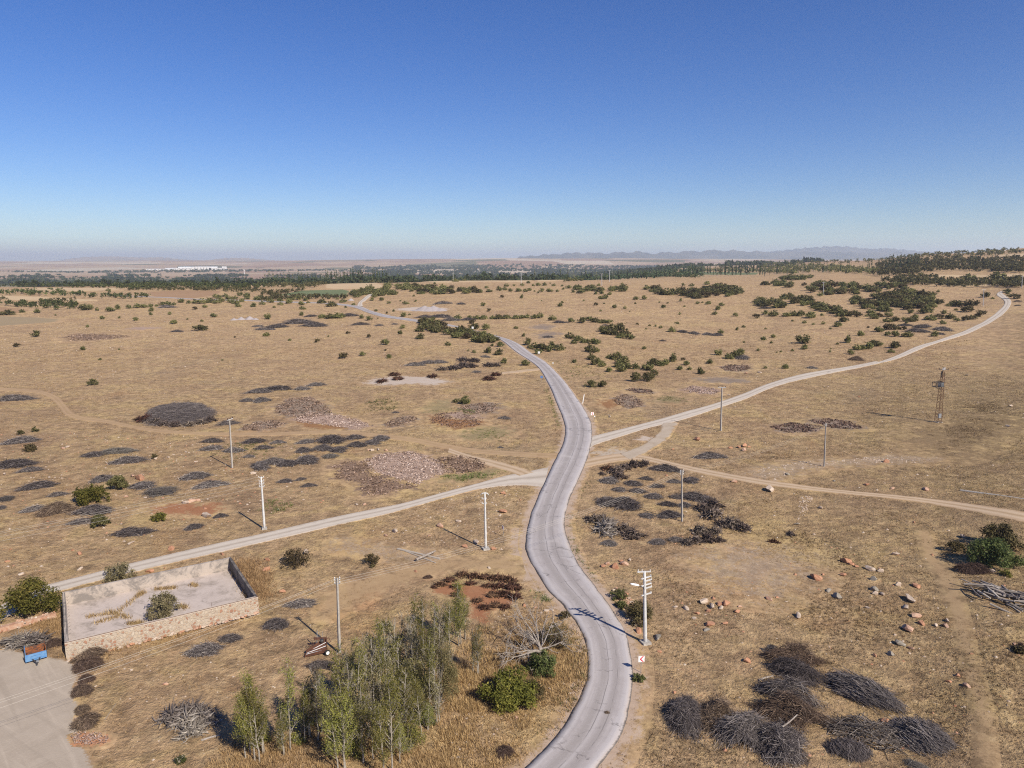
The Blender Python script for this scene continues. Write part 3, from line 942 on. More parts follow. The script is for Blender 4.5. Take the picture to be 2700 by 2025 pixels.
# leaf litter, left of the road
sheet('leaf_litter', Q('E', [(150, 650), (250, 612), (420, 590), (560, 620), (640, 660), (700, 720), (600, 770), (530, 780), (510, 815), (420, 790), (300, 760), (180, 720)]), M_MULCHP, 1.6, cell=0.5, kind='stuff', dome=0.12)
sheet('leaf_litter', Q('E', [(-60, 690), (60, 650), (170, 660), (200, 740), (330, 775), (500, 820), (360, 860), (220, 890), (120, 860), (130, 800), (-40, 770)]), M_MULCHB, 1.8, cell=0.5, kind='stuff', dome=0.12)
sheet('leaf_litter', Q('E', [(600, 640), (760, 620), (880, 640), (970, 690), (900, 720), (760, 740), (660, 730), (640, 680)]), M_MULCHB, 1.8, cell=0.5, kind='stuff', dome=0.1)
sheet('leaf_litter', Q('E', [(640, 730), (780, 745), (900, 725), (1010, 700), (1040, 720), (940, 765), (760, 790), (640, 780)]), M_GREENP, 1.6, cell=0.5, kind='stuff')
sheet('leaf_litter', Q('D', [(1780, 300), (1880, 250), (2010, 240), (2110, 290), (2160, 350), (2050, 370), (1880, 370), (1790, 345)]), M_MULCHG, 1.8, cell=0.6, kind='stuff', dome=0.25)
sheet('leaf_litter', Q('D', [(1890, 380), (1990, 335), (2120, 345), (2240, 365), (2330, 395), (2430, 430), (2300, 450), (2100, 425), (1950, 410)]), M_MULCHP, 1.6, cell=0.6, kind='stuff', dome=0.2)
sheet('leaf_litter', Q('D', [(1930, 400), (2050, 375), (2060, 415), (2212, 420), (2240, 445), (2100, 450), (1960, 430)]), M_RUSTS, 1.2, cell=0.6, kind='stuff', dome=0.12)
sheet('leaf_litter', Q('D', [(1560, 435), (1650, 405), (1760, 395), (1860, 410), (1790, 440), (1670, 460), (1570, 455)]), M_MULCHG, 1.6, cell=0.6, kind='stuff', dome=0.12)
sheet('leaf_litter', Q('E', [(270, 415), (370, 370), (470, 365), (500, 385), (400, 425), (310, 435)]), M_MULCHG, 1.6, cell=0.6, kind='stuff')
sheet('leaf_litter', Q('E', [(560, 400), (620, 345), (760, 340), (840, 365), (920, 385), (900, 420), (780, 450), (650, 430)]), M_RUSTS, 2.0, cell=0.7, kind='stuff')
sheet('leaf_litter', Q('E', [(770, 300), (880, 280), (1010, 285), (1050, 300), (980, 340), (880, 350), (790, 340)]), M_MULCHG, 2.2, cell=0.7, kind='stuff')
sheet('leaf_litter', Q('E', [(660, 350), (760, 325), (790, 340), (900, 365), (910, 385), (800, 380), (700, 375)]), M_MULCHP, 2.0, cell=0.7, kind='stuff')
sheet('leaf_litter', Q('E', [(740, 500), (800, 465), (900, 440), (1040, 440), (1120, 460), (1060, 490), (940, 520), (800, 515)]), M_GREENP, 2.0, cell=0.7, kind='stuff')
sheet('leaf_litter', Q('E', [(540, 300), (640, 260), (720, 255), (700, 330), (560, 345)]), M_GREENP, 2.4, cell=0.7, kind='stuff')
sheet('pale_ash', Q('E', [(150, 150), (240, 115), (400, 105), (560, 110), (720, 140), (600, 160), (420, 155), (260, 165)]), M_ASHP, 2.0, cell=0.8, kind='stuff')
sheet('leaf_litter', Q('G', [(530, 760), (640, 730), (820, 730), (980, 740), (1100, 748), (980, 770), (760, 785), (590, 788)]), M_MULCHB, 4.0, cell=1.4, kind='stuff')
sheet('pale_ash', Q('G', [(1020, 690), (1150, 672), (1340, 675), (1340, 685), (1150, 698)]), M_MULCHP, 3.0, cell=1.4, kind='stuff')
# right of the road
sheet('leaf_litter', Q('E', [(1750, 250), (1830, 225), (1900, 230), (1960, 280), (1950, 300), (1860, 320), (1790, 290)]), M_MULCHG, 1.8, cell=0.6, kind='stuff', dome=0.25)
sheet('leaf_litter', Q('E', [(1660, 290), (1700, 255), (1780, 260), (1800, 300), (1720, 310)]), M_RUSTS, 2.0, cell=0.6, kind='stuff')
sheet('leaf_litter', Q('E', [(1840, 195), (1900, 180), (2010, 195), (2020, 220), (1920, 215)]), M_MULCHG, 2.0, cell=0.7, kind='stuff', dome=0.2)
sheet('leaf_litter', Q('E', [(2030, 260), (2100, 235), (2212, 245), (2200, 275), (2090, 275)]), M_GREENP, 2.2, cell=0.7, kind='stuff')
sheet('leaf_litter', Q('F', [(0, 195), (60, 165), (200, 185), (260, 205), (180, 225), (60, 212)]), M_MULCHP, 2.2, cell=0.7, kind='stuff', dome=0.15)
sheet('leaf_litter', Q('F', [(90, 120), (240, 112), (400, 125), (450, 145), (300, 150), (120, 140)]), M_MULCHG, 2.2, cell=0.8, kind='stuff')
sheet('leaf_litter', Q('F', [(240, 45), (320, 25), (450, 45), (400, 75), (280, 70)]), M_MULCHG, 2.2, cell=0.8, kind='stuff')
sheet('leaf_litter', Q('F', [(560, 435), (700, 405), (830, 420), (920, 435), (860, 465), (700, 475), (620, 455)]), M_MULCHG, 2.0, cell=0.7, kind='stuff', dome=0.12)
sheet('leaf_litter', Q('F', [(810, 390), (950, 380), (1080, 400), (1180, 445), (1060, 450), (960, 440), (860, 410)]), M_MULCHG, 2.0, cell=0.7, kind='stuff', dome=0.12)
sheet('leaf_litter', Q('I', [(1570, 1010), (1650, 985), (1800, 990), (1840, 1015), (1740, 1045), (1620, 1035)]), M_MULCHG, 2.4, cell=0.9, kind='stuff', dome=0.2)
sheet('leaf_litter', Q('I', [(-10, 670), (100, 650), (220, 668), (160, 695), (30, 690)]), M_MULCHG, 3.0, cell=1.0, kind='stuff')
sheet('leaf_litter', Q('I', [(40, 735), (150, 710), (260, 725), (200, 765), (80, 770)]), M_MULCHG, 3.0, cell=1.0, kind='stuff')
sheet('pale_dust', Q('E', [(1640, 600), (1780, 570), (1850, 580), (1920, 620), (1900, 645), (1760, 620), (1660, 640)]), M_DUST, 1.8, cell=0.6, kind='stuff')
sheet('pale_dust', Q('E', [(1900, 515), (1960, 495), (2040, 500), (1990, 525)]), M_ASHP, 0.9, cell=0.4, kind='stuff')
sheet('stony_ground', Q('F', [(420, 740), (560, 690), (760, 660), (1000, 650), (1300, 620), (1650, 640), (1500, 665), (1200, 670), (950, 690), (760, 720), (600, 785)]), M_STONY, 2.2, cell=0.8, kind='stuff')
sheet('dark_damp_grass', Q('F', [(1500, 480), (1600, 450), (1780, 420), (2000, 380), (2100, 400), (1960, 470), (1850, 560), (1740, 620), (1600, 590)]), M_DARKG, 5.0, cell=1.0, kind='stuff')
sheet('dark_damp_grass', Q('J', [(2150, 560), (2400, 500), (2500, 900), (2300, 1000), (2150, 800)]), M_DARKG, 14.0, cell=4.0, kind='stuff')
sheet('dusty_path', Q('C', [(1530, 0), (1600, 0), (1640, 150), (1760, 330), (1830, 560), (1880, 800), (1930, 1000), (1985, 1200), (2000, 1536), (1930, 1536), (1930, 1240), (1880, 1020), (1820, 800), (1770, 580), (1690, 360), (1580, 180)]), M_RUTS, 1.0, cell=0.6)
sheet('stony_ground', Q('C', [(150, 180), (420, 110), (720, 150), (760, 300), (520, 400), (380, 390), (200, 300)]), M_STONY, 4.0, cell=0.7, kind='stuff')
sheet('fallen_bark', Q('B', [(0, 60), (260, 110), (620, 160), (640, 190), (300, 160), (0, 110)]), M_STONY, 2.0, cell=0.5, kind='stuff')
sheet('dusty_path', Q('B', [(-100, 560), (200, 420), (500, 300), (700, 250), (1000, 240), (1140, 270), (1120, 180), (700, 190), (400, 250), (100, 330), (-100, 420)]), M_RUTS, 2.5, cell=0.6)
sheet('dusty_verge', Q('B', [(1110, -20), (1200, -20), (1195, 120), (1240, 240), (1330, 380), (1440, 500), (1420, 540), (1330, 450), (1230, 350), (1150, 260), (1110, 140)]), M_SHOULD, 1.6, cell=0.5)
sheet('dusty_verge', Q('B', [(1900, 700), (1960, 800), (1975, 950), (1960, 1100), (1930, 1300), (1850, 1480), (1800, 1560), (1700, 1560), (1800, 1380), (1870, 1150), (1890, 950), (1870, 760)]), M_SHOULD, 1.4, cell=0.5)
sheet('red_soil', Q('D', [(960, 960), (1150, 930), (1400, 935), (1460, 970), (1330, 1000), (1080, 1000)]), M_REDS, 2.5, cell=0.6)
# fields on the far edge of the plain
sheet('stubble_field', Q('H', [(500, 345), (540, 312), (700, 305), (950, 315), (990, 345), (940, 360), (760, 352), (600, 358)]), M_FIELD, 5.0, cell=3.0)
sheet('stubble_field', Q('H', [(1060, 300), (1300, 272), (1700, 272), (2000, 278), (2212, 282), (2212, 300), (1800, 300), (1400, 305)]), M_FIELD, 6.0, cell=4.0)
sheet('crop_field', Q('H', [(80, 408), (300, 368), (640, 360), (700, 372), (680, 410), (400, 414)]), M_CROP, 4.0, cell=2.5)
sheet('stubble_field', Q('G', [(230, 362), (300, 346), (900, 346), (1040, 350), (960, 366), (500, 372)]), M_FIELD, 5.0, cell=3.0)
sheet('stubble_field', Q('G', [(-60, 412), (200, 414), (420, 428), (700, 440), (840, 448), (640, 462), (300, 450), (-60, 438)]), M_FIELD, 4.0, cell=2.5)
sheet('fallow_field', Q('G', [(1230, 380), (1500, 366), (1850, 372), (1800, 410), (1600, 435), (1280, 420)]), M_FIELDB, 5.0, cell=3.0)
sheet('fallow_field', Q('G', [(-200, 575), (200, 590), (500, 606), (460, 630), (200, 650), (-200, 680)]), M_FIELDG, 5.0, cell=2.5)
sheet('fallow_field', Q('G', [(-100, 500), (60, 508), (240, 528), (200, 555), (-100, 572)]), M_FIELDB, 4.0, cell=2.5)
sheet('stubble_field', Q('I', [(0, 285), (300, 262), (560, 245), (760, 220), (800, 228), (600, 262), (320, 285), (60, 300)]), M_FIELD, 6.0, cell=4.0)
sheet('stubble_field', Q('J', [(1340, 238), (1600, 238), (1900, 240), (2212, 232), (2212, 252), (1800, 256), (1400, 254)]), M_FIELD, 5.0, cell=4.0)
sheet('stubble_field', Q('J', [(1400, 318), (1700, 314), (2000, 312), (2000, 328), (1600, 332)]), M_FIELD, 4.0, cell=3.0)
sheet('stubble_field', Q('J', [(1980, 72), (2100, 64), (2212, 62), (2212, 86), (2040, 88)]), M_FIELD, 6.0, cell=5.0)
sheet('crop_field', Q('I', [(1190, 222), (1500, 214), (1900, 218), (1880, 236), (1500, 238), (1250, 236)]), M_CROP, 6.0, cell=5.0)
# ------------------------------------------------------------------ prototypes: foliage, twigs, stumps, rocks
def leaf_cloud(rng, cen, rad, n, size, shell=0.45, flat=1.0, zmin=0.02):
    """n small leaf sprays spread through lumpy blobs: verts, faces, tint"""
    cen, rad = np.asarray(cen, float), np.asarray(rad, float)
    w = (rad.prod(1)) ** (2 / 3)
    bi = rng.choice(len(cen), n, p=w / w.sum())
    d = rng.normal(size=(n, 3))
    d /= np.linalg.norm(d, axis=1)[:, None]
    r = rng.random(n) ** shell
    p = cen[bi] + d * rad[bi] * r[:, None]
    p[:, 2] = np.maximum(p[:, 2], zmin + rng.random(n) * 0.1)
    nrm = d * 0.7 + rng.normal(size=(n, 3)) * 0.75 + np.array([0, 0, 0.25])
    nrm /= np.linalg.norm(nrm, axis=1)[:, None]
    a = np.cross(nrm, rng.normal(size=(n, 3)))
    a /= np.linalg.norm(a, axis=1)[:, None]
    b = np.cross(nrm, a)
    s = size * (0.6 + 0.9 * rng.random(n))[:, None]
    v = np.stack([p - a * s, p + b * s * 0.45 * flat, p + a * s, p - b * s * 0.45 * flat], 1).reshape(-1, 3)
    f = np.arange(4 * n).reshape(n, 4)
    blob_t = rng.random(len(cen))
    t = np.clip(0.55 * rng.random(n) + 0.40 * blob_t[bi] + rng.normal(0, 0.06, n), 0, 1)
    return v, f, np.repeat(t, 4)


RAW = {}


def shrub_mesh(seed, n=260, size=0.17, w=1.0, h=0.7, blobs=9, mat='scrub', lean=0.0):
    """unit shrub: about 1 wide, h tall"""
    rng = np.random.default_rng(seed)
    cen, rad = [], []
    for k in range(blobs):
        a = rng.random() * 2 * math.pi
        r = 0.36 * w * math.sqrt(rng.random())
        z = h * (0.22 + 0.50 * rng.random()) * (1 - 0.7 * (r / (0.5 * w)) ** 2 * rng.random())
        q = 0.10 + 0.13 * rng.random()
        cen.append((r * math.cos(a) + lean * z, r * math.sin(a), z))
        rad.append((q * 1.15, q * 1.15, q * h * 1.35))
    for k in range(blobs // 2 + 1):      # upright sprays that break the outline
        a = rng.random() * 2 * math.pi
        r = 0.32 * w * rng.random()
        cen.append((r * math.cos(a), r * math.sin(a), h * (0.72 + 0.22 * rng.random())))
        rad.append((0.05, 0.05, 0.13 * h))
    v, f, t = leaf_cloud(rng, cen, rad, n, size)
    mb = MB()
    for k in range(6):
        a = rng.random() * 2 * math.pi
        e = np.array([0.3 * w * math.cos(a), 0.3 * w * math.sin(a), h * (0.5 + 0.4 * rng.random())])
        mb.tube([(0.03 * math.cos(a), 0.03 * math.sin(a), -0.05), e * 0.5 + [0, 0, 0.06], e], [0.02, 0.014, 0.006], 4)
    tv, tf, tt = np.concatenate(mb.v), mb.f, np.concatenate(mb.t)
    nv = len(v)
    faces = [tuple(q) for q in f.tolist()] + [tuple(i + nv for i in q) for q in tf]
    mi = [0] * len(f) + [1] * len(tf)
    me = np_mesh('shrub', np.vstack([v, tv]), faces, None, {'tint': np.concatenate([t, tt])}, mats=[M_LEAF[mat], M_DBARK], mat_idx=mi)
    RAW[me.name] = (v, f, t, mat)
    return me


def crown_parts(seed, blobs_fn, n, size, mat, stems_fn, bark):
    """foliage mesh and branch mesh for a near bush or tree"""
    rng = np.random.default_rng(seed)
    cen, rad = blobs_fn(rng)
    v, f, t = leaf_cloud(rng, cen, rad, n, size)
    fm = np_mesh('foliage', v, f, M_LEAF[mat], {'tint': t})
    mb = MB()
    stems_fn(rng, mb)
    return fm, mb.mesh('branches', bark)


def twig_soup(rng, n, pos_fn, dir_fn, len_rng, rad_rng, bend=0.15, segs=2):
    """thin bent twigs as triangular prisms, vectorised"""
    p = pos_fn(n)
    d = dir_fn(n, p)
    d /= np.linalg.norm(d, axis=1)[:, None]
    ln = rng.uniform(*len_rng, n)[:, None]
    r = rng.uniform(*rad_rng, n)
    side = np.cross(d, rng.normal(size=(n, 3)))
    side /= np.linalg.norm(side, axis=1)[:, None]
    V, F = [], []
    bnd = rng.normal(0, bend, (n, 1)) * ln
    ts = np.linspace(-0.5, 0.5, segs + 1)
    u = np.cross(d, side)
    tb = rng.random(n) ** 1.3
    rings = []
    for t in ts:
        c = p + d * ln * t + side * bnd * (0.25 - t * t) * 2 - np.array([0, 0, 1.0]) * 0.0
        rr = (r * (1.0 - 0.55 * (t + 0.5)))[:, None]
        for k in range(3):
            a = k * 2 * math.pi / 3
            rings.append(c + rr * (math.cos(a) * side + math.sin(a) * u))
    A = np.stack(rings, 1)                         # n, (segs+1)*3, 3
    m = (segs + 1) * 3
    base = (np.arange(n) * m)[:, None]
    fl = []
    for s_ in range(segs):
        for k in range(3):
            k2 = (k + 1) % 3
            fl.append([s_ * 3 + k, s_ * 3 + k2, (s_ + 1) * 3 + k2, (s_ + 1) * 3 + k])
    F = (base[:, :, None] + np.array(fl)[None]).reshape(-1, 4)
    return A.reshape(-1, 3), F, np.repeat(tb, m)


def brush_mesh(seed, mat, L_=4.0, W_=3.2, H_=1.0, n=520, spread=0.55, ln=(0.9, 2.2), rad=(0.008, 0.022), bundle=False, name='brush_pile', core=True, fluff=0.0, ragged=False):
    rng = np.random.default_rng(seed)
    ph = rng.random(6) * 6.28

    def outline(a):
        if ragged:
            return 1 + 0.20 * np.sin(2 * a + ph[0]) + 0.17 * np.sin(3 * a + ph[1]) + 0.13 * np.sin(5 * a + ph[2]) + 0.08 * np.sin(9 * a + ph[4])
        return 1 + 0.14 * np.sin(2 * a + ph[0]) + 0.10 * np.sin(3 * a + ph[1]) + 0.07 * np.sin(5 * a + ph[2])

    def pos(n_):
        a = rng.random(n_) * 2 * math.pi
        r = np.sqrt(rng.random(n_)) * outline(a) * (1.0 if not ragged else np.where(rng.random(n_) < 0.22, 1.22, 0.98))
        x, y = r * np.cos(a) * L_ / 2 * 0.80, r * np.sin(a) * W_ / 2 * 0.86
        top = H_ * np.clip(1 - (r * 0.92) ** 2.2, 0.03, 1) * (0.85 + (0.25 if not ragged else 0.42) * np.sin(x * 2.1 + ph[3]) * np.sin(y * 2.6 + ph[4]))
        return np.stack([x, y, np.maximum(top * (1 - 0.35 * rng.random(n_) ** 2), 0.03)], 1)

    def dirs(n_, p):
        a = rng.normal(0, spread, n_) + (0.35 * np.sin(p[:, 0] * 0.9 + ph[5]) if not bundle else 0)
        if fluff:
            rad_a = np.arctan2(p[:, 1] / W_, p[:, 0] / L_) + rng.normal(0, 0.5, n_)
            a = np.where(rng.random(n_) < fluff, rad_a, a)
            out = np.clip(np.hypot(p[:, 0] / (L_ / 2), p[:, 1] / (W_ / 2)), 0, 1)
            return np.stack([np.cos(a), np.sin(a), -0.55 * out * np.sign(np.cos(a) * p[:, 0] + np.sin(a) * p[:, 1]) + rng.normal(0.05, 0.28, n_)], 1)
        slope = -2.0 * H_ * p[:, 0] / (L_ / 2) ** 2 * 0.55
        return np.stack([np.cos(a), np.sin(a), slope * np.cos(a) + rng.normal(0, 0.16, n_)], 1)
    v, f, t = twig_soup(rng, n, pos, dirs, ln, rad, 0.14)
    if core:
        na, nr = 20, 6
        cv, cf = [], []
        for i in range(nr + 1):
            rr = i / nr
            for j in range(na):
                a = j * 2 * math.pi / na
                o = outline(np.array(a)) * rr * 0.88
                cv.append((o * math.cos(a) * L_ / 2 * 0.8, o * math.sin(a) * W_ / 2 * 0.86, H_ * (0.30 if ragged else 0.72) * max(0, 1 - rr ** 2.2) * (1 + (0.45 if ragged else 0.15) * rng.normal()) - (0.08 if i == nr else 0)))
        for i in range(nr):
            for j in range(na):
                k = (j + 1) % na
                cf.append((i * na + j, (i + 1) * na + j, (i + 1) * na + k, i * na + k))
        nv = len(v)
        v = np.vstack([v, np.array(cv)])
        f = np.vstack([f, np.array(cf) + nv])
        t = np.concatenate([t, np.full(len(cv), 0.20 if ragged else 0.06)])
    v[:, 2] = np.maximum(v[:, 2], -0.08)
    return np_mesh(name, v, f, mat, {'tint': t})


def stump_mesh(seed, mat, n=34, L_=2.6, W_=1.8, H_=0.9, rad=(0.03, 0.13), ln=(0.4, 1.1), name='stump_heap'):
    """a heap of grubbed-out stumps: knotty crowns with stubby crooked roots"""
    rng = np.random.default_rng(seed)
    mb = MB()
    for k in range(n):
        a = rng.random() * 2 * math.pi
        r = math.sqrt(rng.random())
        c = np.array([r * math.cos(a) * L_ / 2, r * math.sin(a) * W_ / 2, H_ * max(0.08, (1 - r ** 1.6)) * (0.5 + 0.5 * rng.random())])
        t0 = rng.random()
        for q in range(rng.integers(3, 6)):
            d = rng.normal(size=3)
            d[2] = (abs(d[2]) * 0.6 if q else d[2]) * (0.45 if ln[1] > 1.3 else 0.62)
            d /= np.linalg.norm(d)
            l = rng.uniform(*ln)
            r0 = rng.uniform(*rad)
            k1 = c + d * l * 0.5 + rng.normal(0, 0.08, 3)
            k2 = c + d * l + rng.normal(0, 0.13, 3) + [0, 0, -0.05]
            mb.tube([c, k1, k2], [r0, r0 * 0.7, r0 * 0.25], 5, tint=float(np.clip(0.3 * t0 + 0.7 * rng.random() ** 1.4, 0, 1)))
    for i in range(len(mb.v)):
        mb.v[i][:, 2] = np.maximum(mb.v[i][:, 2], -0.1)
    return mb.mesh(name, mat)


def rock_mesh(seed, mat):
    import bmesh
    rng = np.random.default_rng(seed)
    bm = bmesh.new()
    bmesh.ops.create_icosphere(bm, subdivisions=2, radius=0.5)
    dirs = rng.normal(size=(11, 3))
    dirs /= np.linalg.norm(dirs, axis=1)[:, None]
    offs = rng.uniform(0.20, 0.40, 11)
    for v in bm.verts:
        p = np.array(v.co)
        for d, o in zip(dirs, offs):             # chisel flat faces into it
            e = p @ d - o
            if e > 0:
                p = p - d * e * 0.98
        p = p * np.array([1.12, 0.95, 1.0]) + rng.normal(0, 0.010, 3)
        p[2] = p[2] * 0.72 + 0.20
        v.co = p
    me = bpy.data.meshes.new('rock')
    bm.to_mesh(me)
    bm.free()
    me.materials.append(mat)
    return me


ORD = ['first', 'second', 'third', 'fourth', 'fifth', 'sixth', 'seventh', 'eighth', 'ninth', 'tenth', 'eleventh', 'twelfth']
LANDMARKS = []      # (name, x, y)
PENDING = []        # (object, look, noun, category, group, x, y, max_rank)


def landmark(name, p):
    LANDMARKS.append((name, float(p[0]), float(p[1])))


def later(o, look, cat, group, p, ranks=9):
    PENDING.append((o, look, cat, group, float(p[0]), float(p[1]), ranks))


def settle_labels():
    """a label for every repeat: its look, and how far out it stands from a landmark one can find"""
    cells = {}
    for it in PENDING:
        d = [((it[4] - x) ** 2 + (it[5] - y) ** 2, n) for n, x, y in LANDMARKS]
        dist, nm = min(d)
        cells.setdefault((it[1], nm), []).append((dist, it))
    for (look, nm), items in cells.items():
        items.sort(key=lambda q: q[0])
        n = len(items)
        for k, (dist, it) in enumerate(items):
            o, look_, cat, group, _, _, ranks = it
            if n == 1:
                lab = f'{look_} by the {nm}'
            elif k < ranks and k < len(ORD):
                lab = f'{look_}, {ORD[k]} out from the {nm}'
            else:
                lab = f'{look_}, farther out from the {nm}'
                group = f'{group}, out from the {nm}'
            tag(o, lab, cat, group)


def put(name, mesh, p, sx, sy=None, sz=None, rz=0.0, sink=0.03, tilt=(0, 0)):
    o = link(name, mesh)
    o.location = (float(p[0]), float(p[1]), float(p[2]) - sink)
    o.rotation_euler = (tilt[0], tilt[1], rz)
    o.scale = (sx, sy or sx, sz or sx)
    return o


# ------------------------------------------------------------------ utility poles
def pole_info(base, top):
    b = at(*base)
    zt = z_of(b, top[1])
    dx = (top[0] - base[0]) * mpp(np.array([b[0], b[1], zt]))
    xt = at_y(top[0], top[1], b[1])[0]
    return b, zt - b[2], xt - b[0]


def pole_thing(base, top, name, label, group, r0, r1, square=False, mat=None, plinth=0.0):
    b, h, lean = pole_info(base, top)
    root = empty(name, b, 0, label, 'utility pole', group)
    mb = MB()
    if square:
        hs = np.linspace(0, 1, 6)
        ang = [math.pi / 4 + k * math.pi / 2 for k in range(4)]
        mb.tube([(lean * t, 0, -0.3 + (h + 0.3) * t) for t in hs], [(r0 + (r1 - r0) * t) * 1.35 for t in hs], 4)
    else:
        hs = np.linspace(0, 1, 8)
        mb.tube([(lean * t, 0, -0.3 + (h + 0.3) * t) for t in hs], [r0 + (r1 - r0) * t for t in hs], 16)
    mb.build('shaft', mat or M_CONC, root, smooth=not square)
    if plinth:
        q = MB()
        q.box((0, 0, 0.02), (plinth, plinth, 0.5), rotz(0.35), taper=0.92)
        q.build('plinth', M_CONC2, root)
    return root, b, h, lean


def insulator(root, p, s=1.0, mat=None):
    m = MB()
    s = s * 0.72
    m.lathe([(0.015 * s, -0.02), (0.02 * s, 0.05 * s), (0.07 * s, 0.06 * s), (0.045 * s, 0.10 * s), (0.075 * s, 0.12 * s), (0.05 * s, 0.17 * s), (0.06 * s, 0.20 * s), (0.02 * s, 0.24 * s)], p, 10)
    return m.build('insulator', mat or M_PORC, root, smooth=True)


def brackets(root, h, lean, zs, arm, az, r=0.05, both=True):
    """short staggered cross-arms with porcelain insulators; returns cable points in world space"""
    out = []
    b = np.array(root.location)
    for k, dz in enumerate(zs):
        z = h - dz
        x0 = lean * z / h
        a = az
        d = np.array([math.cos(a), math.sin(a), 0])
        q0 = np.array([x0, 0, z]) - d * arm * (1.0 if both else 0.15)
        q1 = np.array([x0, 0, z]) + d * arm
        m = MB()
        m.bar(q0, q1, r * 2, r * 2.4)
        m.build('bracket', M_CONC if r > 0.04 else M_GALV, root)
        for q in ((q0, q1) if both else (q1,)):
            insulator(root, q + [0, 0, r], 1.3)
            out.append(b + q + [0, 0, r + 0.25])
    return out


def cable(a, b, sag, label, group, r=0.012):
    a, b = np.asarray(a, float), np.asarray(b, float)
    t = np.linspace(0, 1, 26)
    pts = a[None] + (b - a)[None] * t[:, None]
    pts[:, 2] -= sag * 4 * t * (1 - t)
    m = MB()
    m.tube(pts, r, 4)
    o = m.build('power_cable', M_CABLE)
    tag(o, label, 'cable', group)
    return o


GP = 'concrete utility poles on the plain'
# the stout white pole with the street lamp, beside the road
p1, b1, h1, l1 = pole_thing((1701.5, 1696), (1699.5, 1506), 'utility_pole', 'stout white concrete pole with street lamp and stacked cross-arms beside the asphalt bend', GP, 0.235, 0.15, plinth=1.15)
landmark('white street lamp pole', b1)
az1 = R(25)
m = MB()
m.bar((l1 - 0.85 * math.cos(R(5)), -0.1, h1 - 0.06), (l1 + 0.75, 0.05, h1 - 0.06), 0.14, 0.12)
m.build('cross_arm', M_CONC, p1)
for dx in (-0.75, -0.3, 0.65):
    insulator(p1, (l1 + dx, 0, h1), 1.2, M_PORC)
for k, dz in enumerate((0.85, 1.15, 1.75, 2.05, 2.95)):
    m = MB()
    x0 = l1 * (1 - dz / h1)
    up = k in (0, 2, 4)
    m.bar((x0 - 0.42 if up else x0 - 0.1, -0.22, h1 - dz - 0.03), (x0 + 0.85, 0.42 if up else 0.15, h1 - dz + 0.06), 0.13, 0.12)
    m.build('bracket', M_CONC, p1)
    insulator(p1, (x0 + 0.78, 0.36 if up else 0.13, h1 - dz + 0.1), 1.1)
lamp = MB()
lamp.lathe([(0.05, -0.62), (0.15, -0.52), (0.20, -0.2), (0.19, 0.15), (0.11, 0.42), (0.05, 0.5)], (0, 0, 0), 12, M=frame_of(np.array([-0.90, -0.10, 0.22]) / np.linalg.norm([-0.90, -0.10, 0.22])) @ np.diag([1.0, 0.62, 1.0]))
lo = lamp.build('lamp_head', M_WHITE, p1, smooth=True)
lo.location = (-1.55, -0.1, h1 - 1.62)
m = MB()
m.tube([(l1, 0, h1 - 2.35), (-0.5, -0.05, h1 - 2.0), (-1.1, -0.08, h1 - 1.75)], 0.045, 8)
m.build('lamp_arm', M_DARKM, p1)

p2, b2, h2, l2 = pole_thing((697.5, 1395), (688.4, 1257), 'utility_pole', 'tall white round pole at the upper edge of the pale gravel side track', GP, 0.21, 0.12, plinth=0.9)
landmark('white gravel track pole', b2)
c2 = brackets(p2, h2, l2, (0.15, 0.75, 1.25, 1.75), 0.38, R(8), r=0.042)
p3, b3, h3, l3 = pole_thing((1281, 1448), (1278.3, 1300), 'utility_pole', 'white round pole with curved T-top on the grass beside the small chevron sign', GP, 0.20, 0.13, plinth=1.15)
landmark('white curved-top pole', b3)
m = MB()
m.tube([(l3 - 0.62, 0, h3 - 0.30), (l3 - 0.4, 0, h3 - 0.06), (l3, 0, h3 + 0.03), (l3 + 0.4, 0, h3 - 0.06), (l3 + 0.62, 0, h3 - 0.34)], [0.07, 0.09, 0.1, 0.09, 0.07], 8)
m.build('cross_arm', M_CONC, p3, smooth=True)
for dz in (0.95, 1.7):
    m = MB()
    m.bar((l3 - 0.45, 0, h3 - dz), (l3 + 0.28, 0, h3 - dz), 0.09)
    m.build('bracket', M_CONC, p3)
    insulator(p3, (l3 - 0.45, 0, h3 - dz + 0.03), 1.4)
    insulator(p3, (l3 + 0.26, 0, h3 - dz + 0.03), 1.0)
p4, b4, h4, l4 = pole_thing((612.3, 1234), (605, 1106), 'utility_pole', 'slim grey pole standing among brush piles above the gravel track', GP, 0.17, 0.11, True, M_CONC2)
landmark('slim pole near dirt ruts', b4)
m = MB()
m.bar((l4 - 0.05, -0.9, h4 + 0.02), (l4 + 0.35, 0.9, h4 + 0.02), 0.15, 0.13)
m.build('cross_arm', M_CONC, p4)
for k in (-0.85, 0.0, 0.85):
    insulator(p4, (l4 + 0.15 + 0.22 * k, k, h4 + 0.08), 2.2, M_PORCB)
p5, b5, h5, l5 = pole_thing((895, 1722), (889, 1524), 'utility_pole', 'slim grey square pole rising beside the rusty farm machine', GP, 0.15, 0.09, True, M_CONC2)
landmark('slim pole by the farm machine', b5)
c5 = brackets(p5, h5, l5, (0.12, 0.38, 0.7), 0.28, R(12), r=0.03)
p6, b6, h6, l6 = pole_thing((1798.4, 1375), (1797.6, 1240), 'utility_pole', 'slim grey pole among the scattered brush piles beside the road', GP, 0.14, 0.085, True, M_CONC2)
landmark('slim pole amid brush piles', b6)
c6 = brackets(p6, h6, l6, (0.15, 0.45, 0.8), 0.28, R(20), r=0.03)
p7, b7, h7, l7 = pole_thing((2173, 1231), (2177.5, 1117.6), 'utility_pole', 'bare slim pole standing at the stony strip above the dirt track', GP, 0.15, 0.09, True, M_CONC2)
landmark('slim stony strip pole', b7)
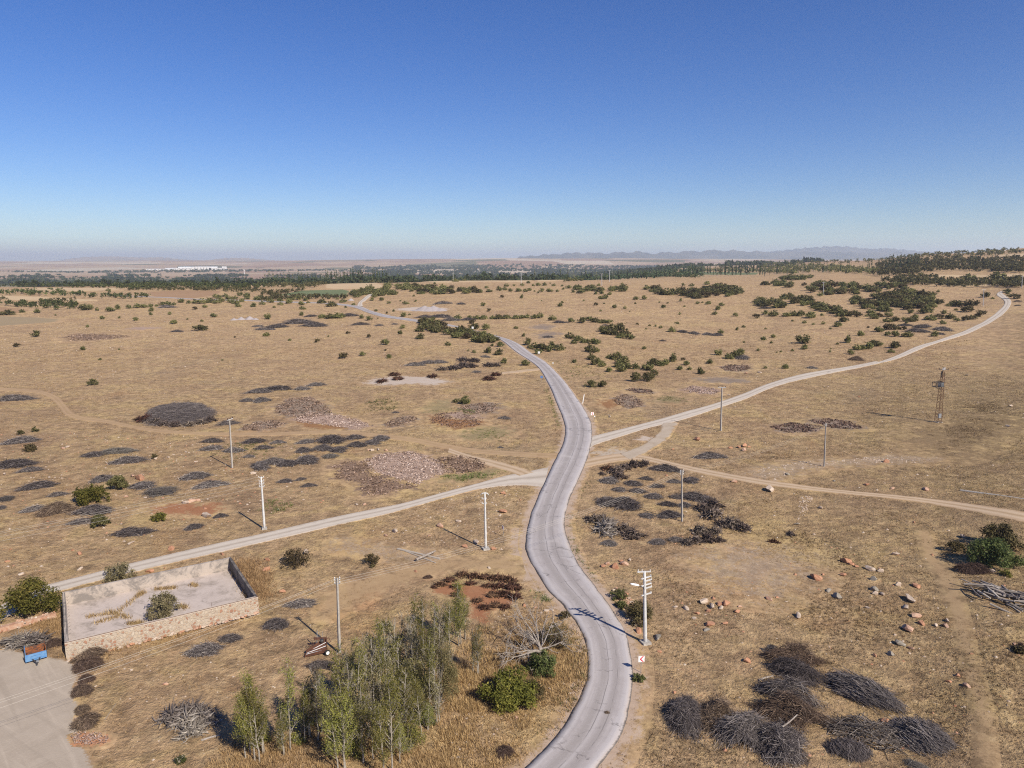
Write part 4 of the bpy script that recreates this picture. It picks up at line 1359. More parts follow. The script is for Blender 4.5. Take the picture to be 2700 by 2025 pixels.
c7 = brackets(p7, h7, l7, (0.2, 0.5), 0.2, R(15), r=0.025)
p8, b8, h8, l8 = pole_thing((1900.5, 1136), (1903.7, 1022), 'utility_pole', 'slim grey pole with white T-arm below the gravel road', GP, 0.20, 0.13, True, M_CONC2)
landmark('T-armed pole', b8)
m = MB()
m.bar((l8 - 0.95, 0.35, h8 + 0.05), (l8 + 0.95, -0.35, h8 + 0.05), 0.18, 0.16)
m.build('cross_arm', M_CONC, p8)
for k in (-0.85, 0.0, 0.85):
    insulator(p8, (l8 + k, -0.37 * k, h8 + 0.13), 2.0, M_PORCB)

# the lattice tower with the transformer platform
def lattice():
    b, h, lean = pole_info((2473, 1114), (2479, 969))
    root = empty('lattice_tower', b, R(14), 'rusty lattice steel tower carrying a transformer platform and grey meter box', 'pylon')
    w0, w1 = 0.62, 0.26
    f = MB()
    cr = lambda sx, sy, t: np.array([sx * (w0 + (w1 - w0) * t), sy * (w0 + (w1 - w0) * t), h * t])
    for sx in (-1, 1):
        for sy in (-1, 1):
            f.bar(cr(sx, sy, -0.02), cr(sx, sy, 0.93), 0.085, tint=0.5)
    f.build('legs_frame', M_RUST, root)
    f = MB()
    n = 16
    for k in range(n):
        t0, t1 = 0.93 * k / n, 0.93 * (k + 1) / n
        for (a, b_) in (((-1, -1), (1, -1)), ((1, -1), (1, 1)), ((1, 1), (-1, 1)), ((-1, 1), (-1, -1))):
            f.bar(cr(*a, t0), cr(*b_, t1), 0.035)
            if k % 2 == 0:
                f.bar(cr(*b_, t0), cr(*a, t1), 0.035)
    f.build('lattice_bracing', M_RUST, root)
    f = MB()
    for z in (0.66, 0.74):
        for sy in (-0.65, 0.65):
            f.bar((-2.5, sy, h * z), (0.4, sy, h * z), 0.13)
        f.bar((-2.5, -0.65, h * z), (-2.5, 0.65, h * z), 0.13)
        f.bar((-0.9, -0.65, h * z), (-0.9, 0.65, h * z), 0.13)
    for sx in (-2.5, -0.9):
        for sy in (-0.65, 0.65):
            f.bar((sx, sy, h * 0.66), (sx, sy, h * 0.74), 0.12)
    for sy in (-0.65, 0.65):
        f.bar((-1.7, sy, h * 0.66), (-0.35, sy * 0.6, h * 0.60), 0.09)
    f.build('platform', M_DARKM, root)
    f = MB()
    f.box((-0.3, 0, h * 0.70), (1.0, 0.9, 1.15))
    for k in range(5):
        f.box((-0.3 + 0.18 * (k - 2), -0.52, h * 0.69), (0.05, 0.16, 0.8))
    t = f.build('transformer', M_GALV, root)
    for k in range(3):
        insulator(t, (-0.55 + 0.25 * k, 0, h * 0.70 + 0.56), 1.8, M_PORCB)
    f = MB()
    f.bar((-1.35, 0, h * 0.965), (1.75, 0, h * 0.955), 0.12)
    f.bar((-0.1, 0, h * 0.9), (0, 0, h), 0.16)
    f.build('cross_arm', M_DARKM, root)
    f = MB()
    f.bar((-0.9, 0, h * 0.885), (1.1, 0, h * 0.865), 0.10)
    f.build('cross_arm', M_DARKM, root)
    for x, z in ((-1.3, 0.97), (1.7, 0.96), (0.1, 0.985)):
        insulator(root, (x, 0, h * z), 1.9, M_PORCB)
    for k in range(4):
        f = MB()
        f.bar((-0.75 + 0.12 * k, -0.3, h * (0.90 - 0.028 * k)), (-0.1, 0.3, h * (0.925 - 0.028 * k)), 0.20, 0.12)
        f.build('fuse_cutout', M_DARKM, root)
    for k in range(4):
        f = MB()
        f.tube([(-0.35 + 0.24 * k, -0.15, h * 0.955), (-0.32 + 0.27 * k, -0.15, h * 1.0)], [0.055, 0.05], 8)
        f.build('surge_arrester', M_PORC, root)
    f = MB()
    f.box((-0.50, -0.86, h * 0.135), (0.78, 0.34, 1.05))
    f.box((-0.50, -0.86, h * 0.135 + 0.56), (0.86, 0.42, 0.06))
    c = f.build('meter_box', M_GALV, root)
    f = MB()
    f.bar((-0.42, -1.045, h * 0.135 - 0.1), (-0.42, -1.045, h * 0.135 + 0.1), 0.03)
    f.build('handle', M_DARKM, c)
    f = MB()
    for sx in (-1, 1):
        f.box((sx * 0.62, 0, 0.05), (0.35, 1.6, 0.3))
    f.build('footing', M_CONC2, root)
    return b, h
bT, hT = lattice()
landmark('rusty lattice tower', bT)

# poles of the medium-voltage line far across the plain
GF = 'far line poles across the scrub plain'
FARP = [((2592, 808), (2594, 764), 'white pole beside the far end of the curving gravel road'), ((2171, 776.6), (2171.8, 744), 'thin pole rising out of the dense scrub thickets'),
        ((1586.7, 753), (1586.7, 722), 'T-topped thin pole, tallest of the far trio behind the plain'), ((1607, 743), (1607.3, 713), 'T-topped thin pole, middle of the far trio behind the plain'),
        ((1614, 733), (1614, 708), 'T-topped thin pole, hindmost of the far trio behind the plain'), ((1374, 753), (1374, 720), 'thin T-topped pole beside the white shed on the plain edge'),
        ((1194.6, 741.8), (1194.6, 720.5), 'thin T-topped pole on the stubble edge before the dark woods'), ((1050, 740), (1050, 721), 'thin T-topped pole where the hedge meets the poplar wood'),
        ((2694, 760), (2696, 728), 'leaning pole where the gravel road vanishes'), ((909, 737), (909, 725), 'tiny pole in front of the poplar stand'), ((966, 736), (966, 724), 'tiny pole against the dark poplar trunks'), ((430, 746), (430, 729), 'pale thin pole over the green belt below the factory')]
for base, top, lab in FARP:
    r_, b_, h_, l_ = pole_thing(base, top, 'utility_pole', lab, GF, 0.22, 0.15, True, M_CONC)
    mm_ = MB()
    mm_.bar((l_ - 1.5, 0.2, h_), (l_ + 1.5, -0.2, h_), 0.22, 0.2)
    mm_.build('cross_arm', M_CONC, r_)

# ---- cables
GC = 'thin overhead cables between the poles'
w3 = lambda px_, py_, y_: at_y(px_, py_, y_)
pl = np.array(p2.location)
hang = ['topmost', 'second highest', 'third highest', 'lowest']
for k, (dz, yl) in enumerate(((0.0, 1113), (0.5, 1126), (1.1, 1150), (1.7, 1182))):
    a = pl + [l2 * (1 - dz / h2) - 0.45, 0, h2 - dz - 0.05]
    x, y = px('D', -500, yl + 500 * (yl - 770 - 35 * k) / 1690.0 * 0.95)
    cable(a, w3(x, y, b2[1] - 33), 0.25, f'{hang[k]} cable leaving the gravel track pole over the brush piles', GC)
pl = np.array(p5.location)
for k, (dz, yl) in enumerate(((0.1, 1085), (0.25, 1103), (0.65, 1140))):
    a = pl + [l5 * (1 - dz / h5) - 0.2, 0, h5 - dz]
    x, y = px('A', -250, yl + 250 * 0.37)
    cable(a, w3(x, y, 57.0), 0.35, f'{hang[k]} cable from the slim pole passing over the stone-walled basin', GC)
for k in range(3):
    dz = 0.15 + 0.3 * k
    cable(np.array(p5.location) + [l5 * (1 - dz / h5) + 0.2, 0, h5 - dz], np.array(p6.location) + [l6 - 0.2, 0, h6 - dz], 1.5, f'{hang[k]} cable crossing the asphalt road between two slim poles', GC)
    cable(np.array(p6.location) + [l6 + 0.2, 0, h6 - dz], np.array(p7.location) + [l7 - 0.2, 0, h7 - dz], 0.9, f'{hang[k]} cable over the dirt track toward the stony strip pole', GC, 0.009)

# ------------------------------------------------------------------ signs and markers
def chevron_sign(base, centre, size, face, label, mirror=1):
    b = at(*base)
    zc = z_of(b, centre[1]) - b[2]
    root = empty('chevron_sign', b, face, label, 'road sign', 'red and white bend chevrons')
    m = MB()
    m.tube([(0, 0.05, -0.2), (0, 0.05, zc + size * 0.3)], 0.035, 8)
    m.build('post', M_GALV, root)
    m = MB()
    m.box((0, 0, zc), (size, 0.03, size))
    m.build('panel', M_WHITE, root)
    s = size / 2
    t = 0.36 * s
    x0, x1 = -0.62 * s * mirror, 0.30 * s * mirror
    y = -0.019
    m = MB()
    for z0, z1 in ((0, 0.92 * s), (0, -0.92 * s)):
        q = [(x0, z0), (x0 + 1.15 * t * mirror * 1.25, z0), (x1 + 1.15 * t * mirror * 1.25, z1), (x1, z1)]
        v = [(a, y, zc + c) for a, c in q] + [(a, y + 0.004, zc + c) for a, c in q]
        m.add(v, [(0, 1, 2, 3), (7, 6, 5, 4), (0, 4, 5, 1), (1, 5, 6, 2), (2, 6, 7, 3), (3, 7, 4, 0)])
    m.build('chevron', M_RED, root)
    m = MB()
    m.box((0, 0.017, zc), (size * 0.98, 0.004, size * 0.98))
    m.build('back_plate', M_SIGNG, root)
    return b


bs1 = chevron_sign(px('B', 1942, 922), px('B', 1942, 830), 0.70, R(8), 'red chevron sign on white panel at the near asphalt bend below the street lamp pole')
landmark('near chevron sign', bs1)
bs2 = chevron_sign((1561.7, 1107), (1561.3, 1090.7), 0.85, R(10), 'red chevron sign on white panel at the upper asphalt bend above the track junction')
landmark('upper chevron sign', bs2)
bs3 = chevron_sign((1326, 1415), (1325.5, 1391), 0.62, R(-62), 'small shaded chevron sign on the grass verge beside the curved-top pole')


def post(base, top, r, mat, label, cap=None, flat=False):
    b, h, lean = pole_info(base, top)
    root = empty('marker_post', b, 0, label, 'marker post')
    m = MB()
    if flat:
        m.bar((0, 0, -0.2), (lean, 0, h), r * 2, r * 0.7)
    else:
        m.tube([(0, 0, -0.2), (lean, 0, h)], r, 8)
    m.build('post', mat, root)
    if cap:
        m = MB()
        m.box((lean, -0.03, h - 0.1), (0.32, 0.05, 0.36))
        m.build('reflector', cap, root)
    return b


bw = post((1536, 1064), (1540.5, 1040), 0.11, M_WHITE, 'leaning white marker post at the verge of the upper road', flat=True)
landmark('leaning white marker post', bw)
post((1565, 1114), (1568, 1097), 0.05, M_DBARK, 'crooked brown stake with a white cap behind the upper chevron sign', M_WHITE)
for base, cen, sz, mt, lab in (((1428, 1005), (1427.5, 994), 0.9, M_SIGNB, 'small blue sign on the verge where the track leaves the upper road'), ((1246.5, 874), (1246.8, 864), 1.2, M_WHITE, 'white sign standing by the road behind the long hedge'),
                               ((1421, 937), (1421.5, 929.5), 1.0, M_WHITE, 'white sign at the outer verge beside the roadside bushes'), ((1458, 967), (1458, 957), 0.5, M_WHITE, 'pale short sign beside the road before the leaning marker')):
    b = at(*base)
    zc = z_of(b, cen[1]) - b[2]
    r_ = empty('road_sign', b, R(-10), lab, 'road sign', 'small road signs')
    m = MB()
    m.tube([(0, 0.05, -0.2), (0, 0.05, zc)], 0.04, 8)
    m.build('post', M_GALV, r_)
    m = MB()
    m.box((0, 0, zc), (sz, 0.04, sz))
    m.build('panel', mt, r_)

# ------------------------------------------------------------------ the stone-walled basin
def basin_stone_mat():
    m, nt, b = new_mat('rubble_masonry')
    geo = N(nt, 'ShaderNodeNewGeometry')
    pos = geo.outputs['Position']
    n1 = noise(nt, pos, 2.5, 3, 0.5)
    mp = N(nt, 'ShaderNodeVectorMath', operation='ADD')
    cb = N(nt, 'ShaderNodeCombineXYZ')
    L(nt, math_n(nt, 'MULTIPLY', n1, 0.22), cb.inputs[0])
    L(nt, math_n(nt, 'MULTIPLY', n1, 0.18), cb.inputs[2])
    L(nt, pos, mp.inputs[0])
    L(nt, cb.outputs[0], mp.inputs[1])
    vs = []
    for feat in ('F1', 'DISTANCE_TO_EDGE'):
        v = N(nt, 'ShaderNodeTexVoronoi', feature=feat)
        v.inputs['Scale'].default_value = 2.9
        L(nt, mp.outputs[0], v.inputs['Vector'])
        vs.append(v)
    sc = N(nt, 'ShaderNodeSeparateColor')
    L(nt, vs[0].outputs['Color'], sc.inputs[0])
    cr = N(nt, 'ShaderNodeValToRGB')
    e = cr.color_ramp.elements
    cols = [(0.0, (0.33, 0.170, 0.105)), (0.16, (0.28, 0.140, 0.088)), (0.32, (0.38, 0.27, 0.185)), (0.55, (0.41, 0.33, 0.24)), (0.8, (0.47, 0.40, 0.315)), (1.0, (0.35, 0.265, 0.19))]
    while len(e) < len(cols):
        e.new(0.5)
    for q, (p_, c_) in zip(e, cols):
        q.position = p_
        q.color = (*c_, 1)
    L(nt, sc.outputs[0], cr.inputs[0])
    c = mixc(nt, mrange(nt, noise(nt, pos, 9.0, 3, 0.6), 0.3, 0.7, 0, 0.3), cr.outputs[0], (0.25, 0.17, 0.11))
    ed = mrange(nt, vs[1].outputs['Distance'], 0.085, 0.135)
    mort = mixc(nt, n1, (0.33, 0.265, 0.20), (0.42, 0.35, 0.275))
    L(nt, mixc(nt, ed, mort, c), b.inputs['Base Color'])
    b.inputs['Roughness'].default_value = 0.9
    L(nt, bump(nt, ed, 0.8, 0.05), b.inputs['Normal'])
    return m


def basin_conc_mat(name, c1, c2, dark, lo=0.5, hi=0.62):
    m, nt, b = new_mat(name)
    geo = N(nt, 'ShaderNodeNewGeometry')
    pos = geo.outputs['Position']
    n1 = noise(nt, pos, 0.35, 7, 0.72, 0.8)
    n2 = noise(nt, pos, 2.2, 5, 0.7, 0.4)
    c = mixc(nt, mrange(nt, n2, 0.3, 0.7), c1, c2)
    c = mixc(nt, mrange(nt, math_n(nt, 'ADD', math_n(nt, 'MULTIPLY', n1, 0.7), math_n(nt, 'MULTIPLY', n2, 0.3)), lo, hi, 0, 0.85), c, dark)
    L(nt, c, b.inputs['Base Color'])
    b.inputs['Roughness'].default_value = 0.9
    L(nt, bump(nt, n2, 0.5, 0.02), b.inputs['Normal'])
    return m


M_STONEW = basin_stone_mat()
M_SLAB = basin_conc_mat('slab_concrete', (0.415, 0.345, 0.30), (0.50, 0.425, 0.375), (0.22, 0.18, 0.145), 0.49, 0.63)
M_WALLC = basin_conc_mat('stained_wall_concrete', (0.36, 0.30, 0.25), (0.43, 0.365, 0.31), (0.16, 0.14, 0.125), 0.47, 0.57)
M_WALLD = basin_conc_mat('stained_shaded_wall_concrete', (0.16, 0.135, 0.115), (0.24, 0.20, 0.17), (0.060, 0.052, 0.046), 0.42, 0.52)  # black-stained concrete, with the shade of the sunless side painted into its colour
M_RIM = simple_mat('rim_concrete', (0.42, 0.345, 0.275), (0.50, 0.42, 0.345), 3.0, 0.9, 0.01)


def basin():
    zt = 2.1
    zg = 0.0
    c_bl = at_z(*px('A', 402, 397), zt)[:2]
    c_br = at_z(*px('A', 1496, 168), zt)[:2]
    c_fr = at_z(*px('A', 1672, 428), zt)[:2]
    c_fl = at_z(*px('A', 418, 728), zt)[:2]
    cen = (c_bl + c_br + c_fr + c_fl) / 4
    g = float(hgt(*cen))
    root = empty('walled_basin', (cen[0], cen[1], g), 0, 'roofless concrete basin with rubble stone front wall beside the gravel track', 'walled lot')
    cs = [np.array(c) - cen for c in (c_fl, c_fr, c_br, c_bl)]
    th = 0.34
    # inner corners
    def inset(i):
        p, a, b_ = cs[i], cs[i - 1], cs[(i + 1) % 4]
        d1 = (p - a) / np.linalg.norm(p - a)
        d2 = (b_ - p) / np.linalg.norm(b_ - p)
        n1 = np.array([-d1[1], d1[0]])
        n2 = np.array([-d2[1], d2[0]])
        return p + (n1 + n2) / (1 + n1 @ n2) * th
    ins = [inset(i) for i in range(4)]
    top = zt - g
    def wall(i, name, mat, batter=0.0, parent=root, z1=None, cut=0.0):
        j = (i + 1) % 4
        z1 = top if z1 is None else z1
        d = (cs[j] - cs[i]) / np.linalg.norm(cs[j] - cs[i])
        nrm = np.array([d[1], -d[0]])
        a0, a1 = cs[i] + nrm * batter, cs[j] + nrm * batter
        b0, b1 = ins[i] + d * cut, ins[j] - d * cut
        v = [(*a0, -0.4), (*a1, -0.4), (*b1, -0.4), (*b0, -0.4), (*cs[i], z1), (*cs[j], z1), (*b1, z1), (*b0, z1)]
        m = MB()
        m.add(v, [(3, 2, 1, 0), (4, 5, 6, 7), (0, 1, 5, 4), (1, 2, 6, 5), (2, 3, 7, 6), (3, 0, 4, 7)])
        return m.build(name, mat, parent)
    f = wall(0, 'stone_wall', M_STONEW, 0.18, z1=top - 0.10)
    f['label'] = 'front wall of rounded red and cream field stones'
    # concrete coping on the stone wall
    m = MB()
    d = (cs[1] - cs[0]) / np.linalg.norm(cs[1] - cs[0])
    nrm = np.array([d[1], -d[0]])
    v = [(*(cs[0] + nrm * 0.03), top - 0.10), (*(cs[1] + nrm * 0.03), top - 0.10), (*(ins[1] - nrm * 0.02), top - 0.10), (*(ins[0] - nrm * 0.02), top - 0.10)]
    v += [(a, b_, top + 0.02) for a, b_, _ in v]
    m.add(v, [(3, 2, 1, 0), (4, 5, 6, 7), (0, 1, 5, 4), (1, 2, 6, 5), (2, 3, 7, 6), (3, 0, 4, 7)])
    m.build('coping', M_RIM, root)
    wall(1, 'concrete_wall', M_WALLD, z1=top - 0.004, cut=0.003)['label'] = 'stained end wall with its shade painted in'
    wall(2, 'concrete_wall', M_WALLC, z1=top, cut=0.003)
    wall(3, 'concrete_wall', M_WALLC, z1=top - 0.008, cut=0.003)
    # slab
    m = MB()
    k = 0.98
    v = [(*(p * k), 0.30) for p in ins] + [(*(p * k), -0.3) for p in ins]
    v = [(*p, 0.30 + 0.0) for p in ins] + [(*p, -0.3) for p in ins]
    m.add(v, [(0, 1, 2, 3), (7, 6, 5, 4)])
    m.build('slab', M_SLAB, root)
    # stone footing that juts from the foot of the front wall
    rng = np.random.default_rng(5)
    for k in range(46):
        t = (k + rng.random() * 0.6) / 46
        p = cs[0] + (cs[1] - cs[0]) * t + nrm * (0.28 + 0.22 * rng.random())
        o = link('footing_stone', RK[['white', 'pink', 'orange', 'white'][k % 4]][k % 4], root)
        o.location = (p[0], p[1], 0.0)
        s_ = 0.35 + 0.4 * rng.random()
        o.scale = (s_ * 1.3, s_, s_)
        o.rotation_euler = (0, 0, rng.random() * 6)
    # reinforcement bars
    for k in range(7):
        t = 0.12 + 0.13 * k
        p = cs[1] + (cs[2] - cs[1]) * t * 0.75 - np.array([0.05, 0])
        m = MB()
        m.tube([(p[0], p[1], top - 0.2), (p[0] + 0.05, p[1], top + (0.9 if k % 3 else 1.3))], 0.016, 5)
        m.build('rebar', M_RUST, root)
    for q, hh in ((cs[1] - np.array([0.2, -0.1]), 1.5), (cs[0] * 0.25 + cs[1] * 0.75 + [-0.8, 1.2], 0.0)):
        m = MB()
        m.tube([(q[0], q[1], top - 0.2 if hh else 0.3), (q[0] - 0.03, q[1], top + hh if hh else 2.1)], 0.018, 5)
        m.build('rebar', M_RUST, root)
    d3 = (cs[0] - cs[3]) / np.linalg.norm(cs[0] - cs[3])
    for off in (0.06, 0.28):
        m = MB()
        nn = np.array([-d3[1], d3[0]])
        a, b_ = cs[3] + nn * off + d3 * 0.4, cs[3] + nn * off + d3 * (11 if off < 0.1 else 13.0)
        m.tube([(*a, top + 0.05), (*b_, top + 0.05)], 0.022, 5)
        m.build('rebar', M_DARKM, root)
    m = MB()
    m.tube([(*(cs[0] + nrm * 0.01), top + 0.045), (*(cs[1] + nrm * 0.01), top + 0.045)], 0.03, 5)
    m.build('rebar', M_RUST, root)
    for k in range(12):
        p = cs[3] + d3 * (1.0 + k * 1.0) + np.array([-d3[1], d3[0]]) * 0.45
        m = MB()
        m.tube([(*p, top - 0.5), (*(p + np.array([0.22, 0.08])), top - 0.35)], 0.016, 4)
        m.build('rebar', M_DARKM, root)
    KEEP_OUT.append(np.array([c_fl, c_fr, c_br, c_bl]))
    return cen, g, cs, root


RK = {k: [rock_mesh(100 + i * 10 + j, M_ROCK[k]) for j in range(5)] for i, k in enumerate(M_ROCK)}
cenB, gB, csB, rootB = basin()
landmark('stone-walled basin', cenB)

# ------------------------------------------------------------------ the blue trailer
def trailer():
    b = at(*px('A', 238, 850))
    root = empty('farm_trailer', b, R(36), 'small blue farm trailer with rusty open tray parked on the gravel yard', 'trailer')
    Wd, Ln, zf, hb = 1.98, 2.4, 0.62, 0.58
    m = MB()
    m.box((0, Ln / 2, zf), (Wd, Ln, 0.09))
    m.build('tray_floor', M_RUST2, root)
    m = MB()
    m.box((0, -0.04, zf + 0.12), (Wd + 0.06, 0.07, hb + 0.22))
    fb = m.build('front_board', M_BLUE, root)
    m = MB()
    for a, c in (((-0.48, 0.02), (0.48, 0.02)), ((0.48, 0.02), (0.48, 0.36)), ((0.48, 0.36), (-0.48, 0.36)), ((-0.48, 0.36), (-0.48, 0.02))):
        m.bar((a[0], -0.10, zf - 0.05 + a[1]), (c[0], -0.10, zf - 0.05 + c[1]), 0.06)
    m.build('board_frame', M_BLUE, fb)
    for sx in (-1, 1):
        m = MB()
        m.box((sx * (Wd / 2 - 0.02), Ln / 2 + 0.02, zf + 0.30), (0.07, Ln - 0.05, hb - 0.05))
        m.build('side_board', M_BLUE if sx < 0 else M_RUST2, root)
        for yy in (0.05, Ln):
            m = MB()
            m.bar((sx * (Wd / 2 + 0.05), yy, zf - 0.1), (sx * (Wd / 2 + 0.05), yy, zf + 0.95), 0.08)
            m.build('corner_post', M_DARKM, root)
        m = MB()
        Mx = frame_of((1, 0, 0))
        m.lathe([(0.14, -0.10), (0.30, -0.11), (0.36, -0.06), (0.36, 0.06), (0.30, 0.11), (0.14, 0.10)], (sx * 0.85, Ln * 0.55, 0.36), 18, Mx)
        w = m.build('wheel', M_TYRE, root, smooth=True)
        m = MB()
        m.lathe([(0.05, -0.08), (0.2, -0.085), (0.2, 0.085), (0.05, 0.08)], (sx * 0.85, Ln * 0.55, 0.36), 14, Mx)
        m.build('rim', M_RUST, w)
    m = MB()
    m.box((0, Ln + 0.0, zf + 0.18), (Wd, 0.06, hb - 0.3))
    m.build('tailgate', M_RUST2, root)
    m = MB()
    m.bar((-0.85, Ln * 0.55, 0.36), (0.85, Ln * 0.55, 0.36), 0.08)
    m.box((-0.4, Ln / 2, zf - 0.12), (0.1, Ln - 0.1, 0.12))
    m.box((0.4, Ln / 2, zf - 0.12), (0.1, Ln - 0.1, 0.12))
    m.build('chassis', M_DARKM, root)
    m = MB()
    m.bar((-0.38, 0.0, zf - 0.12), (0.0, -0.95, 0.40), 0.10)
    m.bar((0.38, 0.0, zf - 0.12), (0.0, -0.95, 0.40), 0.10)
    m.box((0.0, -1.12, 0.40), (0.17, 0.42, 0.12))
    m.build('tow_bar', M_DARKM, root)
    m = MB()
    m.tube([(0.0, -0.95, 0.0), (0.0, -0.95, 0.62)], 0.06, 8)
    m.box((0.1, -0.8, 0.5), (0.22, 0.2, 0.16))
    m.build('jack', M_GALV, root)
    return b


landmark('blue trailer', trailer())

# ------------------------------------------------------------------ the rusty farm machine
def implement():
    c = lambda x, y: (750 + x / 7.373, 1600 + y / 7.373)
    b = at(*c(640, 900))
    root = empty('farm_implement', b, R(24), 'rusty abandoned farm elevator tilted on one white-rimmed wheel', 'farm machine')
    # tapered inclined trough, low tip on -x
    def quad_prism(m, pts, t):
        n = np.cross(np.array(pts[1]) - pts[0], np.array(pts[3]) - pts[0])
        n = n / np.linalg.norm(n) * t
        v = [np.array(p) for p in pts] + [np.array(p) + n for p in pts]
        m.add(v, [(3, 2, 1, 0), (4, 5, 6, 7), (0, 1, 5, 4), (1, 2, 6, 5), (2, 3, 7, 6), (3, 0, 4, 7)])
    low, mid_, hi = (-1.45, -0.35), (0.0, 0.0), (1.35, 0.1)
    m = MB()
    quad_prism(m, [(-1.5, -0.40, 0.20), (0.95, -0.72, 0.45), (1.15, 0.75, 1.05), (-1.2, 0.05, 0.40)], 0.06)
    m.build('trough_floor', M_RUST, root)
    m = MB()
    quad_prism(m, [(-1.5, -0.42, 0.10), (0.95, -0.76, 0.32), (0.95, -0.78, 0.72), (-1.5, -0.44, 0.36)], 0.06)
    m.build('trough_side', M_RUST, root)
    m = MB()
    quad_prism(m, [(-1.25, 0.10, 0.32), (1.15, 0.80, 0.95), (1.15, 0.82, 1.35), (-1.25, 0.12, 0.62)], 0.06)
    m.build('trough_side', M_RUST, root)
    m = MB()
    quad_prism(m, [(0.95, -0.8, 0.3), (1.18, 0.85, 0.9), (1.2, 0.87, 1.45), (0.97, -0.82, 0.78)], 0.08)
    m.build('end_panel', M_RUST, root)
    for k, t in enumerate((0.05, 0.40, 0.72)):
        a = np.array([-1.3 + 0.15 * k, -0.36 + 0.2 * k, 0.36 + 0.03 * k])
        e = np.array([0.93 + 0.06 * k, -0.70 + 0.45 * k, 0.62 + 0.2 * k])
        m = MB()
        m.bar(a, e, 0.05)
        m.build('guide_rail', M_WHITE, root)
    m = MB()
    m.lathe([(0.0, -0.16), (0.23, -0.16), (0.26, 0.0), (0.23, 0.16), (0.0, 0.16)], (0.62, 0.42, 1.20), 14)
    m.build('drive_drum', M_DARKM, root, smooth=True)
    m = MB()
    m.box((0.55, 0.85, 1.30), (1.5, 0.42, 0.10), np.array(Matrix.Rotation(R(12), 3, 'Y')))
    m.box((0.95, 0.82, 0.9), (0.5, 0.3, 0.7))
    m.build('cover_plate', M_RUST, root)
    for k in range(3):
        x = -0.55 + 0.42 * k
        m = MB()
        m.tube([(x, 0.45 + 0.05 * k, 0.5), (x - 0.32, 1.10, 0.75), (x - 0.14, 1.22, 0.75), (x + 0.14, 0.55, 0.52)], 0.032, 5)
        m.build('lifting_tine', M_RUST, root)
    m = MB()
    Mx = frame_of((0.25, -0.95, 0.1) / np.linalg.norm((0.25, -0.95, 0.1)))
    m.lathe([(0.17, -0.09), (0.28, -0.1), (0.34, -0.05), (0.34, 0.05), (0.28, 0.1), (0.17, 0.09)], (1.0, -0.98, 0.33), 20, Mx)
    w = m.build('wheel', M_TYRE, root, smooth=True)
    m = MB()
    m.lathe([(0.07, -0.07), (0.2, -0.085), (0.2, 0.115), (0.1, 0.095)], (1.0, -0.98, 0.33), 18, Mx)
    m.build('rim', M_WHITE, w)
    m = MB()
    m.bar((1.0, -0.95, 0.33), (0.85, -0.2, 0.5), 0.07)
    m.bar((0.85, -0.2, 0.5), (0.9, 0.6, 0.9), 0.07)
    m.tube([(1.2, 0.7, 1.2), (1.5, 0.55, 1.3), (1.62, 0.35, 0.9)], 0.04, 6)
    m.build('axle_frame', M_RUST, root)
    m = MB()
    m.tube([(0.10, 0.95, 0.3), (0.25, 1.1, 2.2)], 0.055, 8)
    m.build('standpipe', M_GALV, root)
    for dx in (0.35, 0.75):
        m = MB()
        m.tube([(dx, 1.0, 0.9), (dx + 0.14, 1.1, 2.0)], 0.022, 6)
        m.build('rod', M_GALV, root)
    return b


landmark('rusty farm machine', implement())
# ------------------------------------------------------------------ brushwood piles
GB = 'piles of cut brushwood'
BR = {'g': [brush_mesh(20 + i, [M_TWIG, M_TWIGF, M_TWIGB][i % 3], n=1500, spread=0.9, H_=1.1, ln=(0.4, 1.7), rad=(0.006, 0.019), fluff=0.4, ragged=True) for i in range(6)], 'b': [brush_mesh(30 + i, M_TWIGB, n=900, spread=1.1, ln=(0.5, 1.4), rad=(0.008, 0.017), fluff=0.6) for i in range(3)], 'p': [brush_mesh(40 + i, M_TWIGP, H_=0.8, n=420, rad=(0.010, 0.024), spread=0.7) for i in range(2)],
      'e': [brush_mesh(50 + i, M_TWIG, L_=4.6, W_=2.2, H_=0.95, n=950, spread=0.20, ln=(1.2, 2.6), rad=(0.008, 0.019), bundle=True) for i in range(2)]}
BR['f'] = [brush_mesh(60 + i, M_TWIGF, n=720, spread=0.8, H_=1.0, ln=(0.5, 2.0), rad=(0.010, 0.030), fluff=0.25, ragged=True) for i in range(7)]
BDIM = {'f': (4.0, 3.2), 'g': (4.0, 3.2), 'b': (4.0, 3.2), 'p': (4.0, 3.2), 'e': (4.6, 2.2)}
_k = [0]


def view_rz(p):
    return -math.atan2(p[0], p[1])


